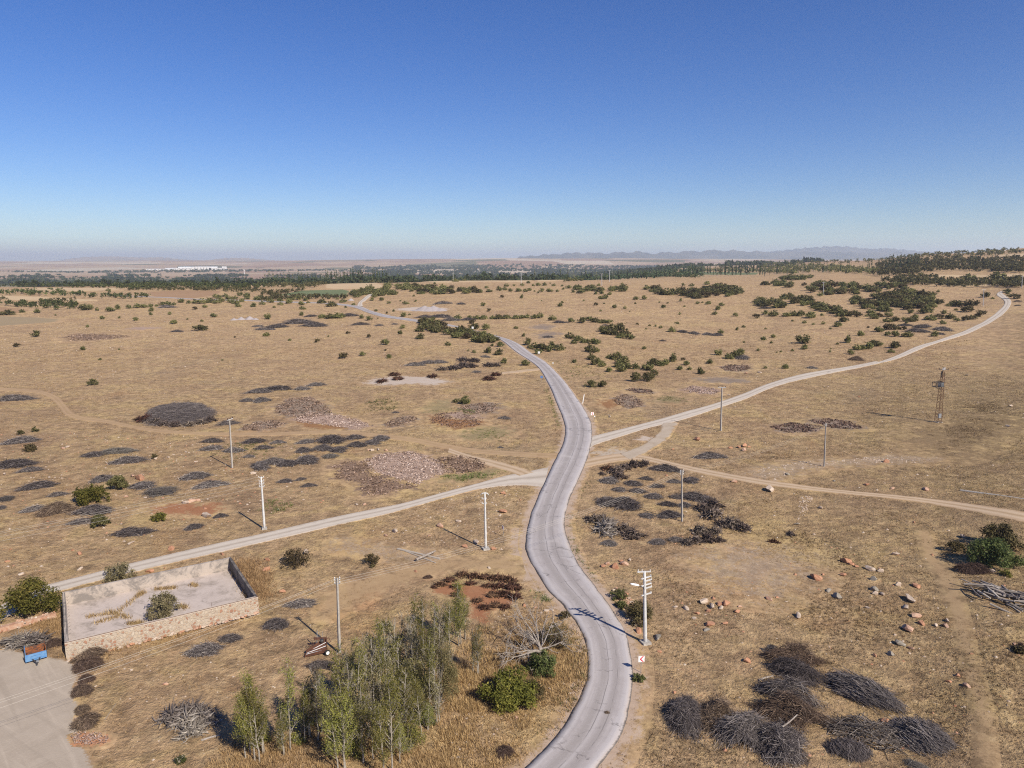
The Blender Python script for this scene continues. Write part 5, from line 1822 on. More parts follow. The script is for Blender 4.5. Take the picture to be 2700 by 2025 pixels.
def brush(c, x, y, w, h, kind='g', ang=None, look=None, hz=1.0):
    """x: centre, y: lower edge, w and h: size in the picture"""
    s = CROP[c][2]
    q = at(*px(c, x, y - h * 0.42))
    m = mpp(q)
    wm = w / s * m
    pit = PITCH + math.atan(((px(c, x, y)[1]) - H0 / 2) / FPX)
    _k[0] += 1
    height = 0.44 * wm ** 0.75 * hz if wm > 2 else 0.40 * wm * hz
    dm = max(0.35 * wm, (h / s * m / math.cos(pit - PITCH) - height * math.cos(pit) * 0.7) / math.sin(pit))
    dm = min(dm, 1.5 * wm)
    if kind == 'g' and c != 'C':
        kind = 'f'
    if kind in 'fp':
        height *= 0.62
    lst = BR[kind]
    me = lst[_k[0] % len(lst)]
    big = 1.24 if c == 'C' and kind == 'g' else 1.12
    o = put('brush_pile', me, q, wm / BDIM[kind][0] * big, dm / BDIM[kind][1] * big, height, view_rz(q) + (ang if ang is not None else random.Random(_k[0]).uniform(-0.25, 0.25)), 0.04)
    lk = look or {'g': 'grey brushwood pile', 'f': 'flat grey brushwood pile', 'b': 'brown brushwood pile', 'p': 'pale bleached brushwood pile', 'e': 'long dark bundle of cut branches'}[kind]
    later(o, lk, 'brush pile', GB, q)
    return o


for args in [
    # near, lower right
    ('C', 600, 815, 140, 45), ('C', 715, 880, 320, 95), ('C', 745, 990, 330, 130), ('C', 670, 1125, 330, 150), ('C', 700, 1275, 400, 170), ('C', 400, 1410, 360, 220), ('C', 640, 1500, 330, 240),
    ('C', 230, 1300, 220, 210), ('C', 20, 1320, 240, 260), ('C', 1880, 300, 230, 80, 'b'), ('C', 2195, 800, 90, 60), ('B', 1720, 1200, 60, 30, 'b'),
    # lower left
    ('A', 1325, 825, 240, 105), ('A', 1490, 735, 145, 75), ('A', 1785, 655, 165, 100), ('A', 1950, 505, 220, 55), ('A', 2080, 905, 180, 70), ('A', 350, 770, 110, 80, 'b'),
    ('A', 580, 860, 230, 80, 'b'), ('A', 570, 930, 190, 120, 'b'), ('A', 530, 1090, 140, 110, 'b'), ('A', 560, 1300, 200, 120, 'b'), ('A', 535, 1200, 100, 80, 'b'), ('A', 560, 1000, 110, 70, 'b'),
    ('B', 1060, 1480, 140, 90, 'b'), ('B', 560, 320, 70, 30, 'b'),
    # left, above the gravel track
    ('D', 135, 555, 225, 55), ('D', 100, 718, 235, 85), ('D', 195, 735, 150, 40), ('D', 600, 640, 140, 52), ('D', 770, 620, 240, 55, 'p'), ('D', 838, 685, 230, 60), ('D', 670, 805, 150, 70),
    ('D', 250, 852, 235, 66), ('D', 378, 892, 120, 36), ('D', 45, 925, 100, 60, 'p'), ('D', 925, 850, 165, 75), ('D', 1050, 895, 220, 95, 'p'), ('D', 1275, 787, 190, 68), ('D', 1370, 842, 210, 60),
    ('D', 230, 990, 170, 42), ('D', 365, 1025, 240, 95, 'b'), ('D', 600, 1022, 240, 88), ('D', 525, 1072, 170, 42), ('D', 870, 1157, 250, 75), ('D', 1260, 1108, 125, 52), ('D', 1430, 1030, 90, 40), ('D', 10, 975, 60, 40),
    ('D', 100, 275, 220, 40), ('D', 1680, 226, 160, 40), ('D', 1800, 208, 180, 44), ('D', 1962, 203, 110, 32), ('D', 2050, 177, 125, 30), ('D', 1697, 282, 110, 46), ('D', 1600, 277, 90, 32), ('D', 1480, 427, 140, 28),
    ('D', 1375, 547, 140, 40), ('D', 1370, 597, 150, 46), ('D', 1520, 610, 140, 46), ('D', 1650, 552, 160, 46), ('D', 1800, 552, 100, 34), ('D', 1982, 550, 135, 34), ('D', 1710, 590, 120, 38), ('D', 1612, 640, 80, 28),
    ('D', 1690, 722, 130, 80), ('D', 1790, 690, 170, 62), ('D', 1870, 702, 150, 62), ('D', 1970, 612, 110, 54), ('D', 1990, 687, 160, 82), ('D', 2150, 560, 180, 90), ('D', 2090, 600, 130, 58), ('D', 2190, 608, 130, 56), ('D', 2140, 645, 110, 48, 'p'),
    ('D', 1950, 785, 80, 22), ('D', 2000, 830, 100, 30), ('D', 1850, 800, 110, 26),
    ('E', 90, 525, 130, 44), ('E', 100, 575, 130, 50), ('E', 208, 556, 110, 52), ('E', 265, 530, 110, 50), ('E', 8, 590, 60, 36),
    ('E', 480, 45, 125, 26), ('E', 565, 30, 120, 24), ('E', 640, 28, 110, 24), ('E', 1057, 390, 85, 26), ('E', 880, 86, 55, 18), ('E', 1035, 574, 45, 14), ('E', 350, 348, 50, 16),
    # right of the road
    ('E', 2105, 740, 210, 64), ('E', 1735, 812, 135, 62), ('E', 1892, 827, 120, 52), ('E', 1975, 787, 100, 32), ('E', 1800, 862, 100, 46), ('E', 1925, 872, 125, 44), ('E', 2050, 838, 110, 36),
    ('E', 2160, 808, 95, 40), ('E', 2025, 912, 130, 56), ('E', 1720, 960, 140, 90), ('E', 1830, 985, 230, 110), ('E', 1980, 1032, 110, 50), ('E', 2170, 908, 90, 40), ('E', 2120, 960, 140, 44), ('E', 2130, 1040, 165, 72),
    ('E', 2050, 1205, 120, 54), ('E', 2170, 1190, 110, 50), ('E', 1735, 1215, 110, 56), ('F', 55, 808, 110, 62), ('F', 100, 935, 240, 80), ('F', 15, 965, 100, 50), ('F', 180, 655, 200, 58),
    # far piles on the plain
    ('H', 100, 690, 200, 36), ('H', 290, 655, 260, 34), ('H', 410, 682, 220, 44), ('H', 40, 702, 90, 18), ('H', 710, 592, 150, 30), ('H', 380, 592, 110, 18), ('H', 795, 662, 140, 22), ('H', 950, 668, 80, 18), ('H', 1080, 655, 60, 12),
    ('H', 1330, 604, 140, 28), ('H', 1460, 602, 190, 30), ('H', 1560, 626, 160, 20), ('H', 1690, 625, 130, 28), ('H', 1480, 486, 150, 18), ('H', 1630, 488, 80, 20), ('H', 1760, 1058, 80, 20), ('H', 1830, 930, 90, 16),
    ('I', 1262, 728, 90, 38), ('I', 1362, 740, 90, 36), ('I', 1470, 746, 85, 32), ('I', 1548, 752, 95, 32), ('I', 1765, 950, 120, 50), ('I', 240, 645, 110, 20), ('I', 620, 665, 60, 14), ('I', 140, 770, 100, 26), ('I', 1100, 795, 60, 16), ('I', 1950, 525, 110, 18),
    ('J', 1225, 672, 110, 26), ('J', 1370, 688, 130, 42), ('J', 1330, 728, 190, 36), ('J', 1530, 712, 150, 44), ('J', 1500, 742, 100, 22), ('J', 450, 1026, 90, 26), ('J', 810, 962, 130, 32, 'b'), ('J', 2160, 465, 60, 14), ('J', 2160, 500, 50, 14),
    ('G', 1400, 516, 140, 14), ('G', 1475, 716, 100, 10), ('G', 2150, 676, 100, 16), ('G', 2190, 702, 120, 16),
]:
    brush(*args)
brush('C', 1180, 1145, 440, 180, 'e', R(-24), 'long dark bundle of cut branches with butts aligned')
brush('C', 1560, 1440, 370, 210, 'e', R(-30), 'long dark bundle of cut branches propped on sticks')
brush('C', 1080, 1500, 190, 170, 'e', R(-66), 'dark drooping bundle of branches against the stick heap')
brush('C', 1530, 1560, 170, 70, 'p')


# the great flat oval heap
def great_heap():
    q = at(*px('D', 1165, 350))
    m = mpp(q)
    w = 465 / 2.4578 * m
    pit = PITCH + math.atan((px('D', 0, 350)[1] - H0 / 2) / FPX)
    d = 165 / 2.4578 * m / math.sin(pit)
    me = brush_mesh(77, M_TWIG, L_=w * 1.2, W_=d * 1.1, H_=1.9, n=4200, spread=0.32, ln=(1.6, 3.6), rad=(0.02, 0.05), name='brush_heap')
    o = put('brush_heap', me, q, 1, 1, 1, view_rz(q) + 0.05, 0.05)
    tag(o, 'huge flat oval heap of dark grey cut branches above the dirt ruts', 'brush heap', GB)
    return q


landmark('huge oval branch heap', great_heap())

# ------------------------------------------------------------------ stump heaps
GS = 'heaps of grubbed-out stumps'
ST = {'d': [stump_mesh(200 + i, M_STUMP) for i in range(3)], 'b': [stump_mesh(210 + i, M_STUMPB, n=40) for i in range(3)], 'p': [stump_mesh(220 + i, M_STUMPP, n=46, L_=3.2, W_=2.2, H_=1.1, rad=(0.03, 0.11), ln=(0.6, 1.6)) for i in range(2)]}
STD = {'d': (2.6, 1.8), 'b': (2.6, 1.8), 'p': (3.2, 2.2)}


def stumps(c, x, y, w, h, kind='d', look=None):
    s = CROP[c][2]
    q = at(*px(c, x, y - h * 0.35))
    m = mpp(q)
    wm = w / s * m
    _k[0] += 1
    pit = PITCH + math.atan((px(c, x, y)[1] - H0 / 2) / FPX)
    hm = min(1.3, 0.36 * wm) * (0.78 if kind == 'p' else 1.0)
    dm = max(0.45 * wm, (h / s * m - hm * math.cos(pit) * 0.7) / math.sin(pit))
    dm = min(dm, 1.4 * wm)
    a, b_ = STD[kind]
    o = put('stump_heap', ST[kind][_k[0] % len(ST[kind])], q, wm / a * 0.92, dm / b_ * 0.92, hm / 0.95, view_rz(q) + random.Random(_k[0]).uniform(-0.3, 0.3), 0.05)
    later(o, look or {'d': 'blackish heap of grubbed stumps', 'b': 'dark brown heap of grubbed stumps', 'p': 'pale grey heap of weathered roots'}[kind], 'stump heap', GS, q)
    return q


for args in [('B', 640, 370, 90, 45, 'b'), ('B', 705, 345, 90, 50, 'b'), ('B', 780, 305, 90, 50, 'b'), ('B', 860, 318, 100, 50, 'b'), ('B', 930, 325, 90, 50, 'b'), ('B', 1000, 330, 100, 55, 'b'), ('B', 1075, 345, 110, 60, 'b'),
             ('B', 1110, 400, 120, 70, 'b'), ('B', 1120, 455, 100, 60, 'b'), ('B', 1060, 440, 110, 60, 'b'), ('B', 980, 445, 90, 60, 'b'), ('B', 880, 475, 80, 50, 'b'), ('B', 925, 520, 90, 50, 'b'), ('B', 1000, 510, 90, 55, 'b'),
             ('B', 1060, 515, 80, 50, 'b'), ('B', 735, 380, 80, 40, 'b'), ('B', 835, 365, 90, 40, 'b'), ('B', 1010, 385, 100, 50, 'b'), ('B', 600, 380, 50, 30, 'b'), ('B', 730, 435, 60, 40, 'b'), ('B', 945, 375, 80, 40, 'b'),
             ('A', 1130, 1270, 200, 130, 'p'), ('A', 1240, 1230, 200, 110, 'p'), ('A', 1330, 1270, 150, 130, 'p'), ('A', 1250, 1350, 170, 90, 'p'), ('A', 1220, 1300, 200, 120, 'p'),
             ('A', 230, 760, 190, 80, 'p'), ('A', 130, 770, 150, 80, 'p'), ('A', 170, 730, 160, 50, 'p'),
             ('D', 930, 405, 110, 62, 'b'), ('D', 1010, 420, 90, 40, 'd'), ('D', 1060, 435, 100, 36, 'd'), ('D', 1140, 440, 100, 36, 'd'), ('D', 1225, 440, 90, 34, 'd'), ('D', 1300, 425, 90, 40, 'd'), ('D', 1365, 408, 80, 40, 'd'),
             ('E', 650, 72, 90, 24), ('E', 730, 66, 100, 36), ('E', 800, 52, 110, 44), ('E', 860, 20, 90, 40), ('E', 790, 12, 90, 36), ('E', 850, 54, 70, 34), ('E', 955, 50, 80, 40), ('E', 1005, 46, 60, 26),
             ('E', 262, 156, 75, 44, 'b'), ('E', 342, 110, 70, 38, 'b'), ('E', 366, 138, 76, 34, 'b'), ('E', 588, 126, 75, 48, 'b'), ('E', 955, 142, 80, 54, 'b'), ('E', 1000, 108, 70, 28, 'b'),
             ('E', 1720, 722, 90, 40, 'b'), ('E', 1780, 745, 100, 60), ('E', 1830, 720, 90, 46), ('E', 1900, 705, 110, 46), ('E', 1960, 692, 80, 44), ('E', 1800, 780, 110, 50), ('E', 1690, 750, 50, 26),
             ('E', 1640, 1065, 120, 60), ('E', 1690, 1045, 80, 50), ('E', 1715, 1145, 150, 120, 'p'), ('E', 1740, 1090, 90, 70, 'p'), ('E', 1830, 1122, 130, 56), ('E', 1890, 1172, 160, 70), ('E', 1600, 1040, 60, 30),
             ('F', 130, 990, 120, 60), ('F', 205, 975, 120, 70), ('F', 190, 1040, 150, 90), ('F', 260, 1090, 110, 60), ('F', 310, 1100, 130, 80), ('F', 390, 1120, 120, 60), ('F', 350, 1070, 80, 40),
             ('F', 120, 1145, 140, 60), ('F', 205, 1140, 110, 60), ('F', 80, 1200, 120, 60), ('F', 170, 1195, 130, 60), ('F', 30, 1210, 90, 50), ('F', 230, 1190, 100, 44),
             ('C', 700, 40, 60, 40), ('C', 590, 85, 80, 24, 'b')]:
    stumps(*args)
landmark('dark stump ring', at(*px('B', 900, 420)))
landmark('grey root heap', at(*px('A', 1220, 1280)))
landmark('black stump ridge', at(*px('F', 200, 1060)))


# ------------------------------------------------------------------ logs, sticks, timber
def log_pile():
    q = at(*px('C', 2090, 440))
    root = empty('log_pile', q, view_rz(q), 'long stack of weathered grey logs at the edge of the slope', 'log pile')
    root.scale = (1.25, 1.45, 1.3)
    rng = np.random.default_rng(9)
    meshes = []
    for k in range(6):
        m = MB()
        l = rng.uniform(1.2, 2.4)
        r = rng.uniform(0.05, 0.11)
        m.tube([(-l / 2, 0, 0), (0, rng.normal(0, 0.06), rng.normal(0, 0.04)), (l / 2, 0, 0)], [r, r * 0.95, r * 0.8], 7, tint=0.45 + 0.5 * rng.random())
        meshes.append(m.mesh('log', M_STUMPP))
    for k in range(98):
        x = rng.uniform(-3.2, 7.0)
        y = rng.normal(0, 0.95) - 0.15 * x
        z = 0.1 + 0.95 * max(0, 1 - (abs(y + 0.15 * x) / 2.0)) * (0.5 + 0.5 * min(1, (x + 3.4) / 2)) * rng.random() ** 0.4
        o = link('log', meshes[k % 6], root)
        o.location = (x, y, z)
        o.rotation_euler = (rng.normal(0, 0.2), rng.normal(0, 0.12), rng.normal(-0.35, 0.35))
    return q


landmark('weathered log stack', log_pile())


def stick_heap(c, x, y, w, d, n, label, seed, mat, ang, rad=(0.02, 0.05), hgt_=0.7, ln=(1.2, 3.2), spread=0.7):
    q = at(*px(c, x, y))
    me = brush_mesh(seed, mat, L_=w, W_=d, H_=hgt_, n=n, spread=spread, ln=ln, rad=rad, name='stick_heap', core=False)
    o = put('stick_heap', me, q, 1, 1, 1, view_rz(q) + ang, 0.0)
    tag(o, label, 'stick heap', 'heaps of pale poles and sticks')
    return q


q_ = stick_heap('C', 1230, 1330, 7.0, 4.4, 260, 'tangled heap of pale bare poles between dark branch bundles', 61, M_STUMPP, -0.35, (0.020, 0.045), 1.05)
landmark('tangled pale pole heap', q_)
stick_heap('C', 1030, 1290, 3.6, 2.6, 110, 'smaller heap of pale poles joined to the brush row', 62, M_STUMPP, 0.2, (0.02, 0.045))
stick_heap('A', 120, 735, 4.6, 2.2, 110, 'pale fan of long sticks leaning behind the blue trailer', 63, M_STUMPP, -0.5, (0.022, 0.05), 0.9, (1.5, 3.2), 0.35)


def timber(a, b, r, label, lift=0.0, mat=None):
    a, b = at(*a), at(*b)
    c = (a + b) / 2
    m = MB()
    z0 = r + lift
    m.tube([a - c + [0, 0, z0], (a + b) / 2 - c + [0.0, 0.05, z0 + 0.02], b - c + [0, 0, z0 + lift * 0.3]], [r * 1.15, r, r * 0.8], 8, tint=0.8)
    o = m.build('timber_pole', mat or M_STUMPP)
    o.location = [float(v) for v in c]
    return tag(o, label, 'timber', 'loose timber poles')


timber(px('B', 365, 122), px('B', 640, 188), 0.16, 'long brown peeled pole lying under the crossed pale pole')
timber(px('B', 400, 130), px('B', 612, 212), 0.10, 'thin grey pole beneath the crossed timbers', 0.02)
timber(px('B', 485, 204), px('B', 610, 152), 0.17, 'short white pole lying crosswise on the timbers', 0.30, M_DEAD)
timber(px('C', 492, 972), px('C', 585, 944), 0.09, 'pale barked stick lying beside the brush row', 0.0, M_DEAD)
timber(px('C', 640, 1345), px('C', 735, 1285), 0.07, 'white stick lying on the largest brush pile', 1.15, M_DEAD)
timber(px('C', 45, 1302), px('C', 100, 1293), 0.06, 'short white stick on turf below the dark piles', 0.0, M_DEAD)
timber(px('A', 1305, 1362), px('A', 1430, 1328), 0.09, 'pale crooked limb below the grey root heap', 0.0, M_DEAD)
timber(px('A', 680, 1225), px('A', 752, 1120), 0.03, 'thin pale stick on the grass beside the yard edge', 0.0)
timber(px('B', 1880, 612), px('B', 1955, 622), 0.05, 'white stick at the foot of the street lamp pole', 0.05, M_DEAD)
timber(px('F', 1800, 846), px('F', 2300, 915), 0.20, 'pale straight pipe half buried beside the dirt track', -0.12, M_CONC2)

# ------------------------------------------------------------------ rocks
GR = 'loose boulders on the grass'
_names = {'o': 'orange', 'w': 'white', 'p': 'pink', 'g': 'grey'}
_look = {'o': 'orange', 'w': 'whitish', 'p': 'pinkish', 'g': 'grey'}
ROCKS = [('C', [(1055, 210, 75, 'o'), (1095, 225, 40, 'o'), (1125, 240, 35, 'o'), (860, 318, 85, 'o'), (910, 292, 32, 'o'), (1040, 296, 52, 'o'), (730, 292, 30, 'o'), (1215, 258, 65, 'w'), (1280, 270, 45, 'w'), (1240, 325, 55, 'g'), (1395, 360, 48, 'w'), (1515, 370, 60, 'o'), (1240, 392, 70, 'g'), (1245, 415, 42, 'w'), (1295, 420, 45, 'w'), (1000, 438, 85, 'g'), (945, 398, 48, 'g'), (1475, 460, 100, 'w'), (1445, 507, 58, 'w'), (1510, 557, 75, 'p'), (1545, 610, 65, 'o'), (1462, 648, 85, 'p'), (1715, 592, 46, 'w'), (1706, 627, 48, 'p'), (1640, 622, 36, 'w'), (1410, 742, 75, 'g'), (1480, 772, 46, 'p'), (1200, 507, 34, 'w'), (745, 562, 60, 'w'), (672, 466, 20, 'w'), (562, 450, 56, 'p'), (612, 440, 28, 'o'), (135, 472, 66, 'w'), (200, 447, 38, 'o'), (190, 503, 56, 'w'), (282, 483, 66, 'o'), (237, 485, 46, 'o'), (247, 508, 40, 'w'), (370, 498, 30, 'p'), (352, 533, 52, 'o'), (165, 528, 38, 'o'), (90, 543, 42, 'o'), (76, 576, 34, 'w'), (20, 513, 52, 'w'), (172, 617, 68, 'o'), (277, 610, 42, 'o'), (155, 652, 48, 'g'), (415, 853, 64, 'o'), (1782, 947, 42, 'o'), (1722, 985, 40, 'o'), (1842, 1017, 56, 'p'), (1348, 812, 58, 'g'), (1245, 816, 40, 'o'), (1382, 162, 52, 'w'), (1815, 46, 40, 'w'), (1880, 86, 34, 'w'), (2005, 272, 44, 'w'), (1305, 1242, 64, 'o'), (1455, 1402, 44, 'o'), (1617, 165, 28, 'o'), (275, 1430, 36, 'o'), (1870, 805, 30, 'o'), (2150, 740, 30, 'p')]),
         ('B', [(1700, 236, 42, 'o'), (1730, 222, 40, 'p'), (1775, 243, 70, 'o'), (1836, 225, 58, 'p'), (1870, 197, 36, 'w'), (1815, 205, 34, 'o'), (872, 82, 58, 'w'), (1186, 495, 42, 'o'), (1260, 503, 26, 'p'), (1332, 525, 44, 'w'), (1362, 520, 36, 'w'), (2050, 702, 70, 'g'), (2165, 502, 36, 'w'), (1890, 602, 56, 'w'), (1862, 580, 34, 'w'), (1925, 660, 66, 'o'), (482, 272, 36, 'o'), (802, 112, 46, 'o'), (985, 127, 44, 'o'), (1135, 1217, 36, 'p'), (1480, 1062, 28, 'w'), (1350, 1032, 26, 'w'), (2065, 790, 32, 'o'), (1765, 395, 30, 'w'), (1800, 415, 26, 'w'), (1835, 430, 32, 'p'), (1865, 445, 28, 'w'), (1850, 415, 26, 'o'), (1880, 470, 26, 'w'), (1810, 395, 22, 'w'), (1780, 380, 26, 'p'), (2160, 1055, 30, 'o'), (955, 250, 30, 'w')]),
         ('D', [(1010, 648, 34, 'w'), (1095, 640, 28, 'w'), (905, 775, 95, 'o'), (860, 760, 40, 'p'), (1205, 935, 60, 'w'), (1245, 925, 60, 'p'), (1285, 915, 44, 'p'), (1340, 1022, 80, 'w'), (410, 580, 40, 'p'), (440, 572, 34, 'w'), (1640, 742, 40, 'w'), (820, 890, 30, 'p'), (940, 898, 30, 'w'), (30, 748, 30, 'w'), (320, 768, 26, 'w'), (1110, 1220, 50, 'o'), (860, 1190, 34, 'w'), (1330, 970, 36, 'o'), (1010, 998, 30, 'o'), (1270, 665, 24, 'w'), (1205, 605, 24, 'w')]),
         ('F', [(95, 525, 56, 'o'), (305, 576, 34, 'o'), (400, 565, 62, 'o'), (365, 572, 36, 'o'), (395, 592, 44, 'p'), (430, 570, 26, 'o'), (1320, 668, 56, 'o'), (1190, 815, 40, 'o'), (1572, 845, 54, 'p'), (680, 752, 38, 'g'), (565, 852, 80, 'w'), (1360, 842, 34, 'p'), (895, 967, 34, 'w'), (2110, 437, 36, 'w'), (980, 790, 26, 'g'), (500, 88, 30, 'w'), (410, 92, 24, 'p'), (300, 232, 20, 'w'), (1142, 245, 24, 'o'), (1840, 106, 22, 'g'), (2125, 304, 34, 'w'), (740, 1070, 36, 'g'), (1500, 1058, 24, 'o'), (330, 795, 40, 'p')]),
         ('A', [(515, 157, 42, 'o'), (45, 206, 38, 'o'), (1110, 126, 54, 'o'), (520, 257, 42, 'w'), (970, 272, 52, 'o'), (1066, 248, 24, 'o'), (1440, 158, 38, 'o'), (1730, 194, 46, 'o'), (1722, 266, 66, 'o'), (1832, 402, 46, 'o'), (1985, 155, 60, 'w'), (135, 290, 40, 'w'), (850, 910, 22, 'w'), (620, 1016, 26, 'w'), (1075, 1000, 40, 'p'), (840, 90, 30, 'w')]),
         ('E', [(1045, 990, 60, 'o'), (1028, 1015, 24, 'w'), (1050, 872, 36, 'o'), (760, 1052, 38, 'w'), (645, 1085, 56, 'p'), (350, 1120, 56, 'w'), (1000, 866, 20, 'w'), (200, 592, 36, 'w'), (240, 590, 28, 'w'), (180, 590, 24, 'p'), (290, 592, 26, 'p'), (1750, 725, 44, 'p'), (1160, 912, 22, 'o'), (100, 945, 34, 'w'), (150, 942, 28, 'p'), (570, 1145, 26, 'p'), (285, 1145, 34, 'p'), (1740, 375, 26, 'w'), (2150, 585, 24, 'o'), (2108, 755, 22, 'o')])]
for c, lst in ROCKS:
    for k, (x, y, w, t) in enumerate(lst):
        p = at(*px(c, x, y - 6))
        wm = w / CROP[c][2] * mpp(p)
        rr = random.Random(k * 7 + len(c) + int(x))
        o = put('boulder', RK[_names[t]][rr.randrange(5)], p, wm * 1.08, wm * rr.uniform(0.7, 1.0), wm * rr.uniform(0.75, 1.05), rr.uniform(0, 6.28), wm * 0.04)
        later(o, f'{_look[t]} {"boulder" if wm > 0.95 else "rock" if wm > 0.65 else "stone"}', 'rock', GR, p)

# ------------------------------------------------------------------ heaps of gravel
def heap(c, pts, label, mat, seed):
    rng = np.random.default_rng(seed)
    ps = [(at(*px(c, x, y)), h, w) for x, y, w, h in pts]
    ctr = np.mean([p for p, _, _ in ps], 0)
    m = mpp(ctr) / CROP[c][2]
    ext = max(np.hypot(*(p - ctr)[:2]) + w * m / 2 for p, h, w in ps) * 1.15
    n = 46
    gx, gy = np.meshgrid(np.linspace(-ext, ext, n), np.linspace(-ext, ext, n), indexing='ij')
    z = np.full(gx.shape, -0.4)
    for p, h, w in ps:
        d = p - ctr
        r = np.hypot(gx - d[0], gy - d[1])
        hh, ww = h * m, w * m / 2
        z = np.maximum(z, hh * (1.06 - r / ww * 1.15) + 0.0)
    z += 0.10 * np.sin(gx * 1.9 + 1) * np.sin(gy * 1.6) + rng.normal(0, 0.04, z.shape)
    z = np.maximum(z, -0.4)
    gz = hgt(gx + ctr[0], gy + ctr[1]) - ctr[2]
    v = np.stack([gx, gy, z + gz], -1).reshape(-1, 3)
    i = np.arange(n - 1)[:, None] * n + np.arange(n - 1)[None]
    f = np.stack([i, i + n, i + n + 1, i + 1], -1).reshape(-1, 4)
    keep = (z.reshape(-1)[f].max(1) > -0.39)
    f = f[keep]
    used = np.unique(f)
    rm = -np.ones(n * n, int)
    rm[used] = np.arange(len(used))
    o = link('gravel_heap', np_mesh('gravel_heap', v[used], rm[f], mat, smooth=True))
    o.location = [float(q) for q in ctr]
    tag(o, label, 'gravel heap', 'heaps of pale gravel')
    return ctr


M_HEAP = simple_mat('pale_crushed_gravel', (0.37, 0.325, 0.315), (0.30, 0.262, 0.252), 2.0, 0.95, 0.04)
hp = heap('H', [(1325, 532, 190, 38), (1400, 532, 190, 38), (1455, 534, 130, 20), (1362, 534, 170, 32), (1250, 536, 120, 8)], 'twin-peaked pale grey gravel heap beyond the long roadside hedge', M_HEAP, 3)
landmark('twin-peaked gravel heap', hp)
sheet('pale_dust', Q('H', [(1080, 522), (1250, 506), (1500, 514), (1545, 522), (1440, 534), (1200, 538), (1110, 534)]), M_ASHP, 2.5, cell=1.2, kind='stuff')
heap('H', [(712, 450, 60, 18)], 'small pale gravel heap near the white hut', M_HEAP, 4)
heap('G', [(1950, 612, 70, 16), (2010, 608, 80, 22), (2080, 606, 90, 26), (2130, 608, 60, 14)], 'low ridge of pale spoil on the dry plain', M_HEAP, 5)


# low rubble wall below the green bush at the frame edge
def rubble_wall():
    a, b = at(*px('A', -60, 668)), at(*px('A', 365, 556))
    root = empty('rubble_wall', (a + b) / 2, 0, 'low tumbled drystone wall below the bright green bush', 'stone wall')
    rng = np.random.default_rng(12)
    core = MB()
    d = (b - a) / np.linalg.norm(b - a)
    c = (a + b) / 2
    core.bar(a - c + [0, 0, 0.25], b - c + [0, 0, 0.25], 0.7, 0.7)
    core.build('core', M_ROCK['pink'], root)
    for k in range(90):
        t = rng.random()
        p = a + (b - a) * t - c + np.array([rng.normal(0, 0.25), rng.normal(0, 0.25), 0.1 + 0.55 * rng.random()])
        o = link('stone', RK[['white', 'pink', 'orange', 'white'][k % 4]][k % 5], root)
        o.location = [float(q) for q in p]
        s_ = rng.uniform(0.25, 0.6)
        o.scale = (s_, s_, s_ * 0.9)
        o.rotation_euler = tuple(rng.uniform(0, 6, 3))


rubble_wall()
# ------------------------------------------------------------------ shrubs of the plain
GSH = 'oak scrub bushes dotted over the plain'
SH = {'s': [shrub_mesh(300 + i, 460, 0.075, blobs=15) for i in range(7)], 'r': [shrub_mesh(320 + i, 400, 0.075, mat='brown', blobs=14) for i in range(3)], 'l': [shrub_mesh(340 + i, 420, 0.075, mat='olive', blobs=14) for i in range(2)],
      'w': [shrub_mesh(350 + i, 520, 0.070, h=0.58, blobs=20) for i in range(5)]}
NS = [0]


SPECS = []


def shrub(c, x, y, w, kind='s', hz=None):
    SPECS.append((w / CROP[c][2], c, x, y, w, kind, hz))


def plant_shrubs(most=290):
    SPECS.sort(key=lambda q: -q[0])
    V, F, T, n = {}, {}, {}, {}
    for i, (_, c, x, y, w, kind, hz) in enumerate(SPECS):
        s = CROP[c][2]
        p = at(*px(c, x, y))
        wm = w / s * mpp(p)
        rr = random.Random(int(x * 31 + y * 17))
        lst = SH[kind]
        h = (hz or rr.uniform(0.85, 1.15)) * (1.0 if wm < 5 else 0.8)
        q = p + np.array([0, wm * 0.28, 0])
        q[2] = float(hgt(q[0], q[1]))
        me = lst[rr.randrange(len(lst))]
        sc = (wm * 1.22, wm * rr.uniform(0.9, 1.2), wm * h * 1.08)
        rz = rr.uniform(0, 6.28)
        if i < most:
            o = put('shrub', me, q, *sc, rz, 0.04)
            size = 'small' if wm < 1.8 else 'large' if wm > 4.6 else 'round'
            col = {'s': 'dark green', 'w': 'dark green', 'r': 'browning', 'l': 'olive green'}[kind]
            later(o, f'{size} {col} shrub', 'shrub', GSH, q, 6)
        else:
            v, f, t, mat = RAW[me.name]
            V.setdefault(mat, []).append((v * np.array(sc)) @ rotz(rz).T + q)
            F.setdefault(mat, []).append(f + n.get(mat, 0))
            T.setdefault(mat, []).append(np.clip(t + rr.uniform(-0.15, 0.15), 0, 1))
            n[mat] = n.get(mat, 0) + len(v)
    for mat in V:
        o = link('scattered_scrub', np_mesh('scattered_scrub', np.vstack(V[mat]), np.vstack(F[mat]), M_LEAF[mat], {'tint': np.concatenate(T[mat])}))
        tag(o, kind='stuff')


